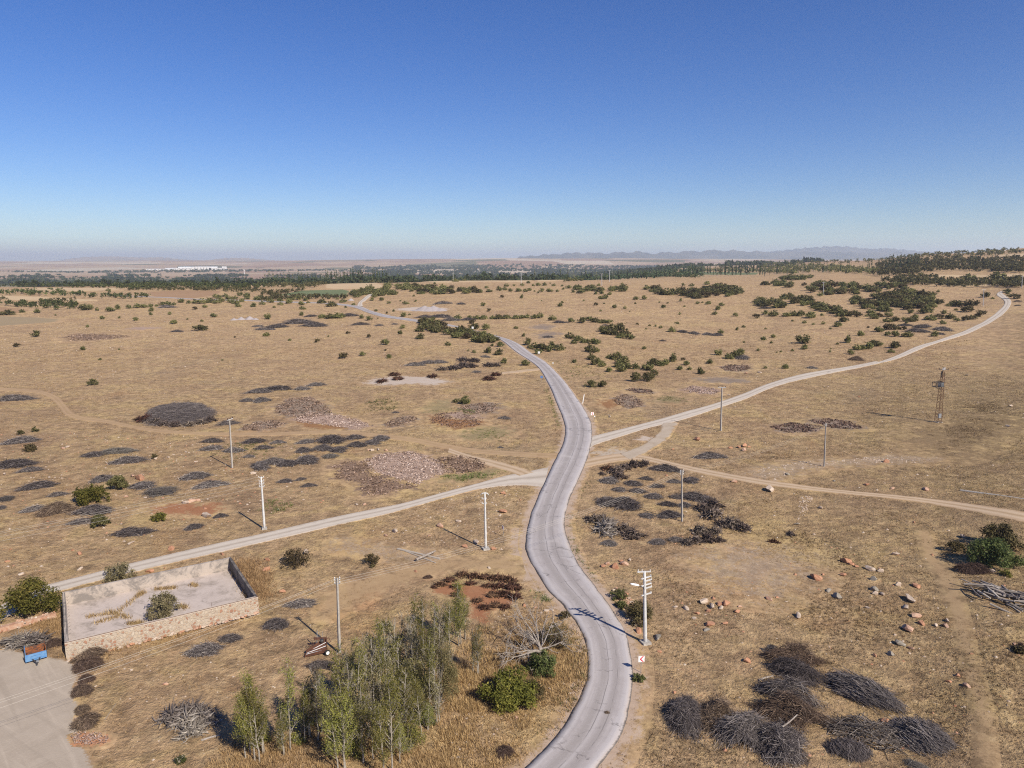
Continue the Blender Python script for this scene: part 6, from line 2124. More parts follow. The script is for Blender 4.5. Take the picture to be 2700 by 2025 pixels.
SHR = {
    'G': '''285,755,92 130,838,55r 685,866,50 990,863,20 830,949,28 730,674,32 845,608,42 992,599,26 1125,620,50 1250,573,32 1415,568,40 1450,645,70 1678,627,28 1773,590,50 1650,703,116w 1560,609,22 1955,761,20r
        1850,951,20 1620,527,40r 1258,542,45 2205,748,40 1700,510,40 460,576,20 50,572,110w 170,555,50 300,556,60 690,532,100 740,518,70 805,537,36 900,543,70 975,526,50 1065,518,46 1140,512,70 1195,510,60 1250,506,40 1345,494,50 1390,492,60 1440,490,40 1300,500,30 1500,470,60 1570,475,50
        1620,476,60 1680,478,70 1740,470,80 1800,476,70 1840,462,60 1960,478,70 1920,470,60 2110,505,50 1975,505,50 1820,440,60 1790,428,60 1900,440,50 1870,420,50 1990,412,50 2060,440,60 2130,452,70 2050,420,60 2160,440,60 895,372,38 1945,440,60 2010,462,44 2180,486,50''',
    'H': '''70,512,30 305,526,48 295,577,42 470,600,70w 530,603,90w 590,600,90w 635,594,60 800,602,44 860,617,56 935,602,18 5,750,52 15,608,60 200,787,28 425,802,45r 685,729,38r 525,753,20 860,760,40r 645,935,70r 805,912,50 995,824,72 1000,869,20r 1028,934,50 1145,684,50 1122,733,48 1293,773,76 1290,713,90
        1520,827,50 1735,887,35 1690,872,20 1855,890,80 1950,907,76 1955,838,60 1890,832,35 1990,977,56 2165,995,76 1835,698,68 2085,686,35 2150,752,46 2185,825,80 1600,608,66 1395,613,44 1725,644,56r 1735,692,90 1760,606,70w 1820,608,70w 1890,606,60w 1945,607,80w 2010,604,80w 2090,604,70w 2140,602,70w 2185,598,50
        1145,587,54 1200,572,25 1065,543,30 920,541,30 1010,561,25r 1165,482,52 1250,462,26 1025,476,36 1125,457,20 665,512,25 735,492,36 640,467,64 890,452,40 965,452,50 1235,417,22 1970,427,36r 2135,433,40 1860,543,36r 1810,497,46 1700,600,40 550,502,90w 460,478,80w 290,490,50 180,478,70 355,475,30 600,442,30 330,455,50 270,445,60 210,450,60 110,460,60 40,470,60 120,490,50
        1840,350,34 1940,346,22 1995,365,40 2010,335,40 2100,378,60 2040,376,40 2165,380,40 1410,314,24 1580,298,60w 1660,290,44 1860,380,60w 1950,372,50 2140,330,36 2190,308,34 2200,370,40 2070,330,24''',
    'I': '''180,617,66 335,634,62 30,602,70w 75,598,60 430,640,90 490,622,70 540,634,80w 600,640,80w 650,642,70w 600,712,90 680,700,110 760,700,110 640,735,100w 710,740,110w 790,745,90 760,765,90w 830,775,80 330,770,90 395,790,90 460,805,90w 520,812,70 555,815,60 360,812,54 20,850,90 90,872,110 60,898,70 180,850,90 240,868,100 150,880,70
        510,885,110 505,945,76 530,990,80 595,1004,66 560,975,60 660,935,64 720,945,90 770,985,110 740,1010,90 810,1020,80 870,1025,70 760,1048,86 645,1046,60 1010,960,46 1030,988,80 1080,995,70 1125,985,64 1185,962,90 985,1035,90 940,1020,50 1240,1032,54 1300,992,54 1325,1030,38 1270,950,40r 1415,1064,76 1495,978,60 1570,908,66 1650,938,76 1720,925,110 1755,895,70 945,857,40 1175,713,66 960,691,20
        1080,682,30 1222,647,30 1585,728,50 1720,699,36 1775,676,32 1940,782,42 2020,760,35 2005,807,25 1775,802,20 1895,873,30 2125,1018,50 2180,872,25 2085,882,15 1885,600,56r 1535,569,46 1705,583,48 1240,570,28 1105,515,45 785,523,35 700,515,45 540,492,40r 243,502,45 875,446,56 945,444,46 620,440,60 580,440,40 1252,457,36 1490,483,56 1390,480,36 1590,498,50 1555,532,60
        825,545,15 580,541,22 360,970,44 890,655,30r 1040,668,26 990,664,22 870,480,20 260,472,26 90,455,14 1140,475,22 1280,505,20 1200,640,16 1955,690,22 2180,625,24 1430,470,20 1070,470,18 610,480,20 440,455,18 160,310,14 60,330,46 110,328,44 190,330,40 15,330,30 90,380,50 150,380,60 60,390,24 220,380,32 350,385,36 420,392,70w 540,400,50 590,398,50 660,405,40 270,360,30 260,332,22 30,378,20
        320,290,60w 370,288,60w 420,286,50w 280,292,20 530,275,20 760,320,26 570,330,34 1270,330,40 1340,332,46 1480,320,60 1150,380,26''',
    'J': '''43,783,46 125,760,36 110,807,25 390,812,124 395,858,64 750,805,80 660,817,25 850,748,60 830,865,70 870,862,70 920,858,80 970,835,90 1010,830,60 1145,850,86 1110,885,60w 775,900,56 1010,713,76 1090,695,90r 1150,693,80 1220,695,50r 1085,742,54 1150,753,76 1255,757,90 1480,753,60 670,672,64 720,630,90w 385,642,35 460,654,28 540,650,35 918,682,25r 240,585,70 300,580,80 360,582,80 460,598,100 530,580,30
        60,572,56 130,584,80 1640,495,80 1680,505,90 1600,500,60 1790,510,110r 1760,550,100r 1860,588,100r 1660,626,50 1740,622,66r 1800,610,80r 1540,648,54 1450,616,90 1410,610,50 1520,606,70r 1610,606,80 970,605,76 1090,632,76 1150,625,80 1230,625,70 1290,628,80 1310,610,60 1390,560,90 1440,555,70 1550,566,50 1905,425,76 1955,437,30 2090,384,80w 2155,438,90r 1500,382,30 1650,534,30 230,1018,50 60,1018,30
        188,882,22 285,872,24 155,887,18 600,882,25 605,855,16 600,690,24 905,585,30 1240,640,30 1010,590,60r 1100,585,80 2080,398,30 1270,560,50 1080,545,60 930,555,60w 960,575,70''',
}
for c, txt in SHR.items():
    for it in txt.split():
        kind = 's'
        if it[-1].isalpha():
            kind = it[-1]
            it = it[:-1]
        x, y, w = map(float, it.split(','))
        shrub(c, x, y, w, kind)


def in_px_poly(poly, n, seed):
    rng = random.Random(seed)
    xs = [p[0] for p in poly]
    ys = [p[1] for p in poly]
    out = []
    while len(out) < n:
        x, y = rng.uniform(min(xs), max(xs)), rng.uniform(min(ys), max(ys))
        if in_poly(np.array([x]), np.array([y]), poly)[0]:
            out.append((x, y))
    return sorted(out, key=lambda q: q[1])


def fill(c, poly, n, w0, w1, seed, kinds='sssr', hz=None):
    rng = random.Random(seed + 1)
    for x, y in in_px_poly(poly, n, seed):
        shrub(c, x, y, rng.uniform(w0, w1), rng.choice(kinds), hz)


# the long hedge along the road, and the denser thickets
fill('H', [(1255, 640), (1330, 632), (1470, 665), (1650, 715), (1740, 740), (1880, 775), (1930, 800), (1900, 815), (1800, 812), (1680, 775), (1560, 765), (1400, 715), (1290, 680)], 60, 60, 100, 11, 'ssswwr')
fill('H', [(1075, 330), (1160, 318), (1300, 332), (1500, 345), (1740, 370), (1870, 388), (1500, 402), (1300, 402), (1240, 380), (1100, 362)], 69, 40, 75, 12, 'sswwr')
fill('H', [(980, 345), (1050, 310), (1060, 380), (1090, 400), (1000, 412), (900, 428), (880, 412)], 27, 50, 80, 13, 'sw')
fill('H', [(700, 400), (760, 380), (900, 360), (880, 385), (820, 420), (720, 430)], 24, 50, 80, 14, 'sw')
fill('I', [(310, 350), (420, 345), (560, 365), (620, 372), (560, 380), (420, 375)], 18, 50, 80, 15, 'sw')
fill('I', [(630, 370), (760, 345), (820, 365), (780, 378), (680, 378)], 13, 50, 80, 16, 'sw')
fill('I', [(960, 360), (1030, 350), (1080, 380), (1180, 395), (1380, 385), (1540, 350), (1700, 350), (1740, 390), (1680, 420), (1500, 420), (1400, 440), (1340, 440), (1240, 415), (1040, 400)], 78, 55, 100, 17, 'sswr')
fill('I', [(720, 262), (900, 252), (1100, 255), (1220, 256), (1440, 262), (1420, 250), (1300, 240), (900, 240)], 24, 40, 60, 18, 'sw')
fill('J', [(190, 430), (350, 450), (520, 490), (700, 540), (880, 580), (840, 592), (680, 585), (560, 545), (380, 505), (240, 465)], 39, 60, 100, 19, 'sswr')
fill('J', [(0, 465), (120, 455), (210, 490), (190, 520), (60, 515), (0, 500)], 13, 70, 110, 20, 'sw')
fill('J', [(820, 440), (960, 420), (1100, 395), (1300, 385), (1480, 420), (1540, 490), (1500, 515), (1300, 520), (1160, 550), (980, 535), (830, 510), (780, 470)], 87, 60, 105, 21, 'ssswr')
fill('J', [(340, 330), (560, 310), (860, 320), (1020, 360), (1030, 385), (860, 400), (640, 400), (520, 420), (400, 370)], 66, 50, 85, 22, 'sswr')
fill('J', [(0, 318), (180, 305), (280, 318), (260, 345), (100, 330)], 13, 50, 80, 23, 'sw')
fill('J', [(180, 276), (300, 262), (440, 262), (430, 275), (300, 282)], 12, 50, 80, 24, 'sw')
fill('J', [(990, 330), (1250, 325), (1240, 360), (1080, 360)], 18, 50, 80, 25, 'swr')
plant_shrubs()
for nm, q in (('densest scrub thicket', P('J', 1160, 470)), ('long roadside hedge', P('H', 1560, 715)), ('thicket around the scrub pole', P('I', 1250, 395)),
              ('wide browning shrub block', P('I', 720, 720)), ('lone large shrub', P('G', 1650, 700)), ('rectangular scrub block', P('H', 1450, 370)),
              ('far green belt', P('G', 300, 510)), ('far road fork', P('H', 790, 500)), ('row of four dark mounds', P('I', 1400, 742)), ('last gravel road bend', P('J', 2060, 450)),
              ('dark piles by the gravel road', P('J', 1400, 700)), ('straight far hedge line', P('H', 1960, 605)), ('pale ash patch', P('E', 430, 140)), ('paired roadside bushes', P('E', 1620, 175)),
              ('brown patch on the plain', P('G', 800, 760)), ('flat litter rings', P('I', 80, 680)), ('pale litter carpet', P('E', 350, 720)), ('open stony slope', P('F', 1320, 660)), ('reddish litter patch', P('E', 740, 400)),
              ('slope foot path', P('C', 1850, 700)), ('slope boulder scatter', P('C', 1300, 390)), ('slope stone cluster', P('C', 220, 500))):
    landmark(nm, q)

# ------------------------------------------------------------------ bushes and trees nearer the camera
GN = 'bushes and small trees in the near field'


def bush(c, x, y, w, h, mat, label, n, leaf, seed, cat='bush', open_=0.0, stems=8, bark=None, upright=False, name='bush'):
    """x: centre, y: foot in the picture; w, h: picture size of the whole crown"""
    s = CROP[c][2]
    p = at(*px(c, x, y))
    m = mpp(p)
    wm = w / s * m
    pit = PITCH + math.atan((px(c, x, y)[1] - H0 / 2) / FPX)
    hm = max(0.45 * wm, (h / s * m - 0.55 * wm * math.sin(pit)) / math.cos(pit))
    rng = np.random.default_rng(seed)
    R_ = wm / 2 * 1.16
    q = p + np.array([0, R_ * 0.55, 0])
    q[2] = float(hgt(q[0], q[1]))
    root = empty(name, q, view_rz(q), label, cat, GN)
    cen, rad = [], []
    nb = 30 if not upright else 36
    if not upright:
        cen.append((0, 0, hm * 0.42))
        rad.append((R_ * 0.55, R_ * 0.55, hm * 0.36))
    for k in range(nb):
        a = rng.random() * 2 * math.pi
        z = hm * (0.15 + 0.72 * rng.random())
        env = math.sin(math.pi * min(1, (z / hm) * 0.75 + 0.22)) if not upright else (1 - 0.55 * z / hm)
        r = R_ * 0.82 * env * math.sqrt(rng.random())
        b_ = R_ * (0.17 + 0.13 * rng.random())
        cen.append((r * math.cos(a), r * math.sin(a), z))
        rad.append((b_, b_, b_ * (1.0 if not upright else 1.8)))
    v, f, t = leaf_cloud(rng, cen, rad, int(n * 1.7), leaf * 0.88, 0.6)
    link('foliage', np_mesh('foliage', v, f, M_LEAF[mat], {'tint': t}), root)
    mb = MB()
    for k in range(stems):
        a = rng.random() * 2 * math.pi
        r = R_ * 0.75 * rng.random()
        e = np.array([r * math.cos(a), r * math.sin(a), hm * (0.6 + 0.4 * rng.random())])
        mb.tube([(0.1 * math.cos(a), 0.1 * math.sin(a), -0.1), e * 0.5 + rng.normal(0, 0.08, 3) * [1, 1, 0] + [0, 0, 0.15], e], [0.05, 0.03, 0.012], 5)
    mb.build('branches', bark or M_DBARK, root)
    return root, q, wm, hm


_, q_, _, _ = bush('A', 105, 605, 400, 320, 'olive', 'big bright yellow-green bush above the drystone wall', 4600, 0.17, 401)
landmark('bright drystone wall bush', q_)
bush('A', 745, 345, 235, 120, 'grey', 'dark grey-green bush peeking over the back wall of the basin', 1300, 0.15, 402)
bush('A', 1030, 590, 215, 200, 'grey', 'grey-green olive bush growing inside the stone-walled basin', 2200, 0.14, 403)
bush('A', 1890, 258, 235, 95, 'brown', 'low olive-brown thorn bush on the straw beyond the basin', 900, 0.15, 404)
bush('B', 190, 225, 100, 90, 'brown', 'small round brownish bush before the crossed timbers', 500, 0.13, 405)
bush('B', 200, 240, 40, 28, 'brown', 'tiny tuft of bush at the foot of the brownish bush', 120, 0.12, 406)
bush('C', 1790, 145, 120, 95, 'brown', 'small olive-brown bush casting a dark shadow on the slope', 700, 0.14, 407)
bush('C', 2080, 250, 330, 220, 'green', 'large dark green bush on the slope above the log stack', 4200, 0.18, 408)
bush('C', 2130, 130, 270, 190, 'brown', 'large browning bush behind the dark green bush on the slope', 3200, 0.18, 409)
bush('C', 2110, 300, 80, 24, 'olive', 'low green tuft between the slope bushes and the log stack', 160, 0.14, 431)
bush('C', 2200, 800, 80, 60, 'brown', 'half-hidden dark bush at the frame edge of the slope', 300, 0.14, 432)
bush('B', 1310, 955, 225, 175, 'green', 'vivid green bush beneath the bleached dead tree', 2400, 0.12, 410)
bush('B', 1085, 1175, 370, 290, 'olive', 'broad yellow-olive bush below the dead tree', 4600, 0.15, 411)
bush('B', 1230, 1120, 200, 150, 'brown', 'grey-brown twiggy bush beside the yellow-olive bush', 1200, 0.12, 412)
bush('B', 1400, 790, 260, 220, 'brown', 'brown leafless thicket behind the dead tree', 900, 0.11, 413, stems=40)
bush('B', 1960, 615, 250, 160, 'brown', 'wide olive-brown thorn bush behind the street lamp pole', 1800, 0.13, 414)
bush('B', 1800, 455, 120, 70, 'weed', 'low green weedy bush on the stones above the lamp pole', 500, 0.13, 415)
bush('B', 1815, 510, 90, 56, 'weed', 'second low weedy bush at the road verge near the lamp pole', 400, 0.13, 416)
bush('B', 1450, 580, 80, 70, 'brown', 'small reddish thorn bush at the inner verge of the bend', 400, 0.1, 417)
bush('B', 1930, 985, 90, 50, 'weed', 'scruffy dark weed clump below the near chevron sign', 400, 0.12, 418)
bush('D', 750, 848, 132, 112, 'scrub', 'dark green bush with ragged top among the brush piles', 1300, 0.19, 419)
bush('D', 552, 945, 240, 125, 'olive', 'broad bright olive-green bush among the brush piles', 2200, 0.2, 420)
bush('D', 628, 1090, 132, 100, 'scrub', 'grey-dark green bush with pointed top behind the cables', 900, 0.19, 421)
bush('D', 1020, 1048, 112, 44, 'olive', 'low flat olive bush below the rubble heap', 500, 0.18, 422)
bush('D', 590, 165, 64, 50, 'scrub', 'solitary dark bush on the bare plain above the dirt ruts', 500, 0.22, 423)
bush('D', 125, 483, 44, 34, 'scrub', 'small bush by the dirt ruts, paired with a rounder one', 250, 0.2, 424)
bush('D', 217, 467, 48, 40, 'scrub', 'small rounder bush by the dirt ruts', 260, 0.2, 425)
bush('D', 180, 597, 100, 62, 'brown', 'brown bush in front of the dark brush pile at the frame edge', 500, 0.2, 426)
bush('D', 995, 643, 40, 42, 'brown', 'small dry upright bush beside a whitish stone', 160, 0.2, 427)
bush('E', 795, 288, 86, 62, 'scrub', 'dark bush standing in the weedy patch by the road', 700, 0.22, 428)
bush('E', 738, 278, 42, 32, 'scrub', 'tiny dark bush touching the weedy patch bush', 200, 0.2, 429)
bush('E', 1910, 142, 78, 76, 'scrub', 'upright dark bush, outermost of the roadside cluster', 700, 0.24, 430)
for x, y, w, h, l, sd in ((1985, 140, 90, 70, 'dark green bush in the roadside cluster, lower of the touching pair', 433), (2020, 118, 80, 70, 'dark green bush in the roadside cluster, upper of the touching pair', 434),
                          (1620, 178, 90, 50, 'wide low bush of the pair beside the white scrap', 435), (1690, 176, 70, 46, 'rounder bush of the pair beside the white scrap', 436)):
    bush('E', x, y, w, h, 'scrub', l, 600, 0.24, sd)


# ---- the young poplar grove
def poplar_proto(seed, h, mat, leaf_n, spread, bare=False):
    rng = np.random.default_rng(seed)
    mb = MB()
    nst = 1 if rng.random() < 0.6 else 2
    cen, rad = [], []
    for s_ in range(nst):
        off = np.array([rng.normal(0, 0.2), rng.normal(0, 0.2), 0]) * (s_ > 0)
        lean = np.array([rng.normal(0, 0.04), rng.normal(0, 0.04), 1.0])
        hh = h * (1 if s_ == 0 else rng.uniform(0.6, 0.85))
        tr = [off + lean * hh * t + np.array([rng.normal(0, 0.05), rng.normal(0, 0.05), 0]) * (t > 0) for t in np.linspace(0, 1, 8)]
        tr[0] = off - [0, 0, 0.2]
        mb.tube(tr, np.linspace(0.075, 0.012, 8), 6)
        for k in range(24):
            t = rng.uniform(0.16, 0.97)
            p0 = off + lean * hh * t
            a = rng.random() * 2 * math.pi
            l = spread * (0.4 + 0.8 * (1 - t)) * rng.uniform(0.7, 1.2)
            p1 = p0 + np.array([math.cos(a) * l * 0.55, math.sin(a) * l * 0.55, l * 0.9])
            pm = (p0 + p1) / 2 + np.array([math.cos(a), math.sin(a), -0.2]) * l * 0.10
            mb.tube([p0, pm, p1], [0.028, 0.02, 0.008], 4, cap=False)
            for _ in range(3):
                d = rng.normal(0, 0.35, 3)
                mb.tube([pm, pm + (p1 - pm) * 0.6 + d * l * 0.4], [0.012, 0.005], 3, cap=False)
            if not bare or rng.random() < 0.3:
                for w_ in (0.45, 0.75, 1.0):
                    cen.append(p0 + (p1 - p0) * w_)
                    rad.append((0.30 * spread, 0.30 * spread, 0.38 * spread))
        cen.append(off + lean * hh * 0.99)
        rad.append((0.14, 0.14, 0.4))
    v, f, t = leaf_cloud(rng, cen, rad, int(leaf_n * 2.1), 0.062, 0.75)
    return mb.mesh('trunk', M_BARK), np_mesh('crown', v, f, M_LEAF[mat], {'tint': t})


POP = [poplar_proto(500, 8.0, 'poplar', 1700, 1.75), poplar_proto(501, 8.0, 'poplar', 1150, 1.6), poplar_proto(502, 8.0, 'poplar', 850, 1.5), poplar_proto(503, 8.0, 'grey', 560, 1.6, True), poplar_proto(504, 8.0, 'poplar', 1600, 1.9), poplar_proto(505, 8.0, 'grey', 420, 1.6, True)]
GPOP = 'slender young poplars in the roadside grove'


def poplar(x, y, ytop, k, label, sc=1.0):
    base = px('B' if x >= 0 else 'A', x if x >= 0 else x + 2212, y)
    top = px('B' if x >= 0 else 'A', x if x >= 0 else x + 2212, ytop)
    b = at(*base)
    h = max(2.5, z_of(b, top[1]) - b[2])
    rr = random.Random(int(x * 3 + y))
    root = empty('poplar_tree', b, rr.uniform(0, 6.28))
    w = (0.55 + 0.45 * h / 8.0) * sc
    root.scale = (w, w, h / 8.0)
    tm, cm = POP[k]
    link('trunk', tm, root)
    link('crown', cm, root)
    if label:
        tag(root, label, 'poplar', GPOP)
    else:
        look = {0: 'leafy young poplar', 1: 'thin-crowned young poplar', 2: 'sparse young poplar', 3: 'nearly bare young poplar', 4: 'bushy yellow-green young poplar', 5: 'bare grey young poplar'}[k]
        later(root, look, 'poplar', GPOP, b, 8)
    return b


# x is in crop B pixels; negative x reaches into the crop to its left
gp = [(-560, 1490, 950, 4, None), (-530, 1500, 1000, 0, None), (-590, 1450, 1010, 4, None), (-500, 1440, 1030, 1, None), (-620, 1470, 1040, 0, None), (-370, 1450, 1150, 1, None), (-330, 1420, 845, 2, None), (-390, 1380, 1100, 2, None), (-240, 1370, 1000, 2, None), (-200, 1330, 940, 1, None),
      (-150, 1360, 860, 3, None), (-120, 1300, 900, 1, None), (-70, 1340, 1060, 3, None), (-20, 1560, 1060, 0, None), (30, 1540, 760, 2, None), (20, 1580, 1080, 4, None), (70, 1420, 860, 3, None), (110, 1370, 720, 2, None), (140, 1500, 980, 1, None), (220, 1330, 700, 3, None),
      (260, 1300, 580, 1, None), (300, 1180, 640, 3, None), (330, 1560, 960, 4, None), (280, 1600, 1100, 0, None), (410, 1390, 880, 1, None), (400, 1340, 700, 2, None), (440, 760, 560, 3, None), (470, 800, 540, 5, None), (420, 820, 520, 5, None), (520, 1330, 950, 0, None),
      (560, 1290, 1120, 1, None), (350, 1100, 560, 3, None), (540, 1000, 460, 2, None), (600, 980, 480, 2, None), (640, 1020, 470, 3, None), (700, 900, 480, 2, None), (760, 740, 330, 1, None), (775, 735, 350, 4, None), (800, 700, 420, 1, None), (855, 920, 640, 3, None), (890, 930, 610, 1, None),
      (500, 900, 420, 2, None), (460, 960, 520, 3, None), (240, 1000, 580, 2, None), (160, 1100, 660, 3, None), (100, 1140, 700, 1, None), (380, 1500, 1200, 1, None), (210, 1480, 1120, 2, None), (-20, 1250, 830, 2, None), (30, 1200, 780, 3, None), (620, 1250, 900, 5, None), (570, 1180, 700, 2, None), (310, 1400, 900, 2, None), (180, 1340, 800, 5, None)]
for a in gp:
    poplar(*a)
landmark('leafy near poplar clump', at(*px('A', 1660, 1490)))
landmark('poplars over red soil', at(*px('B', 780, 735)))
landmark('grove middle', at(*px('B', 400, 1350)))

# undergrowth of the grove
for x, y, w, h, mt, lab, n, sd in ((620, 1180, 330, 420, 'feather', 'feathery grey-green willow bush at the roadward edge of the grove', 5200, 451), (540, 1290, 150, 190, 'green', 'dark green leafy sapling clump under the willow bush', 900, 452), (330, 1130, 200, 200, 'poplar', 'yellow-green undergrowth in the middle of the grove', 1300, 453),
                                   (60, 1500, 220, 240, 'poplar', 'leafy green undergrowth at the foot of the near poplars', 1500, 454), (220, 1220, 170, 190, 'brown', 'dry brown thicket inside the grove', 900, 455), (420, 950, 180, 150, 'brown', 'grey-brown twig thicket behind the willow bush', 700, 456), (560, 800, 200, 150, 'feather', 'thin greyish undergrowth at the far end of the grove', 900, 457),
                                   (700, 620, 160, 120, 'feather', 'low weedy undergrowth beside the red soil', 700, 458), (280, 660, 130, 90, 'poplar', 'small leafy saplings at the back of the grove', 500, 459), (380, 740, 120, 80, 'brown', 'dry brush below the bare grey poplars', 350, 460), (-300, 1400, 120, 90, 'poplar', 'low leafy suckers between the near poplars', 350, 461), (-1060, 1520, 90, 60, 'green', 'small leafy bush at the bottom frame edge', 300, 462)):
    bush('B' if x > -900 else 'A', x if x > -900 else x + 2212, y, w, h, mt, lab, n, 0.085, sd, upright=True, stems=26, bark=M_BARK)
for x, y, w, h, mt, lab, n, sd in ((470, 1250, 230, 260, 'feather', 'grey-green feathery thicket beside the willow bush', 2200, 463), (160, 1010, 220, 230, 'feather', 'thin grey-green thicket in the far half of the grove', 1500, 464), (460, 1080, 240, 260, 'feather', 'tan feathery thicket behind the willow bush', 2000, 465), (0, 1330, 200, 220, 'poplar', 'loose yellow-green thicket below the farm machine', 1300, 466),
                                   (420, 1480, 230, 240, 'poplar', 'yellow-green thicket at the bottom of the grove', 1700, 467), (560, 900, 230, 220, 'feather', 'grey thicket before the poplars over red soil', 1500, 468), (300, 860, 180, 170, 'poplar', 'pale leafy thicket at the back of the grove', 1000, 469), (650, 760, 170, 150, 'feather', 'thin grey thicket on the red soil edge', 800, 470), (-560, 1420, 190, 200, 'poplar', 'leafy thicket inside the near poplar clump', 1400, 471), (-200, 1290, 160, 160, 'poplar', 'thin leafy thicket between near clump and grove', 800, 472)):
    bush('B', x, y, w * 1.2, h * 1.05, mt, lab, int(n * 1.25), 0.085, sd, upright=True, stems=26, bark=M_BARK)


# ---- the bleached dead tree
def dead_tree():
    p = at(*px('B', 1290, 810))
    root = empty('dead_tree', p, view_rz(p), 'bleached dead tree sprawling with bare branches above a green bush', 'dead tree')
    rng = np.random.default_rng(77)
    tk = MB()
    tk.tube([(0, 0, -0.2), (0.05, 0.05, 0.7), (-0.1, 0, 1.2)], [0.30, 0.24, 0.19], 8)
    tk.tube([(0.0, 0, 0.5), (-0.6, -0.6, 1.0), (-1.4, -1.3, 1.1)], [0.2, 0.17, 0.13], 7)
    tk.build('trunk', M_DEAD, root, smooth=True)

    def limb(m, p0, d, l, r, depth):
        d = d / np.linalg.norm(d)
        pts = [p0]
        q = p0.copy()
        dd = d.copy()
        n = 4
        for k in range(n):
            dd = dd + rng.normal(0, 0.17, 3) + np.array([0, 0, 0.03])
            dd /= np.linalg.norm(dd)
            q = q + dd * l / n
            q[2] = max(q[2], 0.1)
            pts.append(q.copy())
        m.tube(pts, np.linspace(r, r * 0.35, n + 1), 5 if r > 0.04 else 4, cap=False)
        if depth > 0:
            for k in range(rng.integers(4, 8)):
                i = rng.integers(1, n + 1)
                nd = dd + rng.normal(0, 0.6, 3)
                limb(m, pts[i], nd, l * rng.uniform(0.4, 0.7), max(0.012, r * 0.5), depth - 1)
    tops = [((-0.1, 0, 1.2), (-1.1, 0.5, 0.55), 3.4), ((-0.1, 0, 1.2), (-0.3, 0.3, 1.0), 3.6), ((-0.05, 0, 1.1), (0.25, 0.5, 1.0), 3.5), ((0, 0, 1.0), (0.7, 0.3, 0.9), 3.4), ((0, 0, 0.9), (1.3, 0.3, 0.35), 3.2), ((0.1, 0, 0.9), (1.0, -0.6, 0.1), 2.4),
            ((-0.6, -0.6, 1.0), (-1.2, -0.2, 0.30), 3.2), ((-1.4, -1.3, 1.1), (-0.9, -0.9, -0.05), 2.6), ((-1.4, -1.3, 1.1), (-0.2, -1.1, -0.1), 1.7), ((-1.0, -1.0, 1.05), (-1.3, 0.1, 0.25), 2.8), ((-0.2, 0.1, 1.1), (-0.9, 1.0, 0.8), 3.0), ((0.0, 0.1, 1.0), (0.3, 1.2, 0.7), 2.8)]
    for a, d, l in tops:
        m = MB()
        limb(m, np.array(a), np.array(d), l, 0.10, 2)
        m.build('limb', M_DEAD, root)
    return p


landmark('bleached dead tree', dead_tree())


# ------------------------------------------------------------------ far poplars and woods
def tall_mesh(seed, mat, n=130, w=0.16, leaf=0.05):
    rng = np.random.default_rng(seed)
    cen, rad = [], []
    for k in range(14):
        z = 0.14 + 0.84 * k / 13
        r = w * math.sin(math.pi * min(0.96, 0.25 + 0.72 * z)) * rng.uniform(0.7, 1.1)
        cen.append((rng.normal(0, 0.015), rng.normal(0, 0.015), z))
        rad.append((r * 0.5, r * 0.5, 0.07))
    v, f, t = leaf_cloud(rng, cen, rad, n, leaf, 0.5)
    mb = MB()
    mb.tube([(0, 0, -0.03), (0, 0, 0.5), (0.01, 0, 0.96)], [0.014, 0.010, 0.004], 5)
    tv, tf = np.concatenate(mb.v), mb.f
    return np_mesh('poplar', np.vstack([v, tv]), [tuple(q) for q in f.tolist()] + [tuple(i + len(v) for i in q) for q in tf], None, {'tint': np.concatenate([t, np.full(len(tv), 0.5)])}, mats=[M_LEAF[mat], M_BARK], mat_idx=[0] * len(f) + [1] * len(tf))


TALL = {'d': [tall_mesh(600 + i, 'darkpop') for i in range(3)], 'p': [tall_mesh(610 + i, 'palepop', 75, 0.15, 0.045) for i in range(3)]}
GFP = 'tall poplars of the far groves'


def far_poplar(px_, y_top, Y, h, kind, look):
    t = at_y(px_, y_top, Y)
    g = float(hgt(t[0], Y))
    h = min(max(t[2] - g, h * 0.6), h * 1.5)
    rr = random.Random(int(px_ * 13))
    p = np.array([t[0], Y, t[2] - h])
    p[2] = min(p[2], g)
    hh = t[2] - p[2]
    o = put('poplar_tree', TALL[kind][rr.randrange(3)], p, hh * 0.9, hh * 0.9, hh, rr.uniform(0, 6))
    later(o, look, 'poplar', GFP, p, 4)


rP = random.Random(4)
for k in range(34):                       # the stand left of centre
    x = 860 + 160 * k / 33 + rP.uniform(-2, 2)
    far_poplar(x, 711 + rP.uniform(-4, 5) - (4 if 920 < x < 955 else 0), 1080 + rP.uniform(-60, 90), 17, 'd' if x > 905 else rP.choice('dp'), 'dark far poplar')
for k in range(30):
    x = 700 + 165 * k / 29 + rP.uniform(-3, 3)
    far_poplar(x, 716 + rP.uniform(-3, 5), 1150 + rP.uniform(-60, 120), 15, rP.choice('ppd'), 'pale far poplar')
for x, yt, hh in ((2338, 681, 25), (2347, 672, 28), (2356, 668, 30), (2366, 672, 30), (2376, 667, 32), (2386, 672, 30), (2396, 668, 30), (2405, 666, 30), (2414, 668, 30), (2423, 667, 30), (2352, 690, 24), (2368, 690, 26), (2380, 688, 24), (2343, 692, 22)):
    far_poplar(x, yt, 1010 + (x % 7) * 6, hh * 0.85, 'd', 'dark towering poplar')
for x, yt, hh in ((2528, 672, 24), (2536, 668, 28), (2552, 680, 24), (2574, 668, 22), (2586, 667, 22), (2618, 665, 20), (2626, 664, 20), (2290, 683, 18), (2300, 682, 18), (2174, 688, 20), (2182, 686, 22), (2240, 690, 16), (2120, 688, 18), (2114, 690, 18), (2012, 690, 18), (2018, 692, 18)):
    far_poplar(x, yt, 1020 + (x % 9) * 14, hh, 'p' if x % 3 else 'd', 'thin pale poplar')
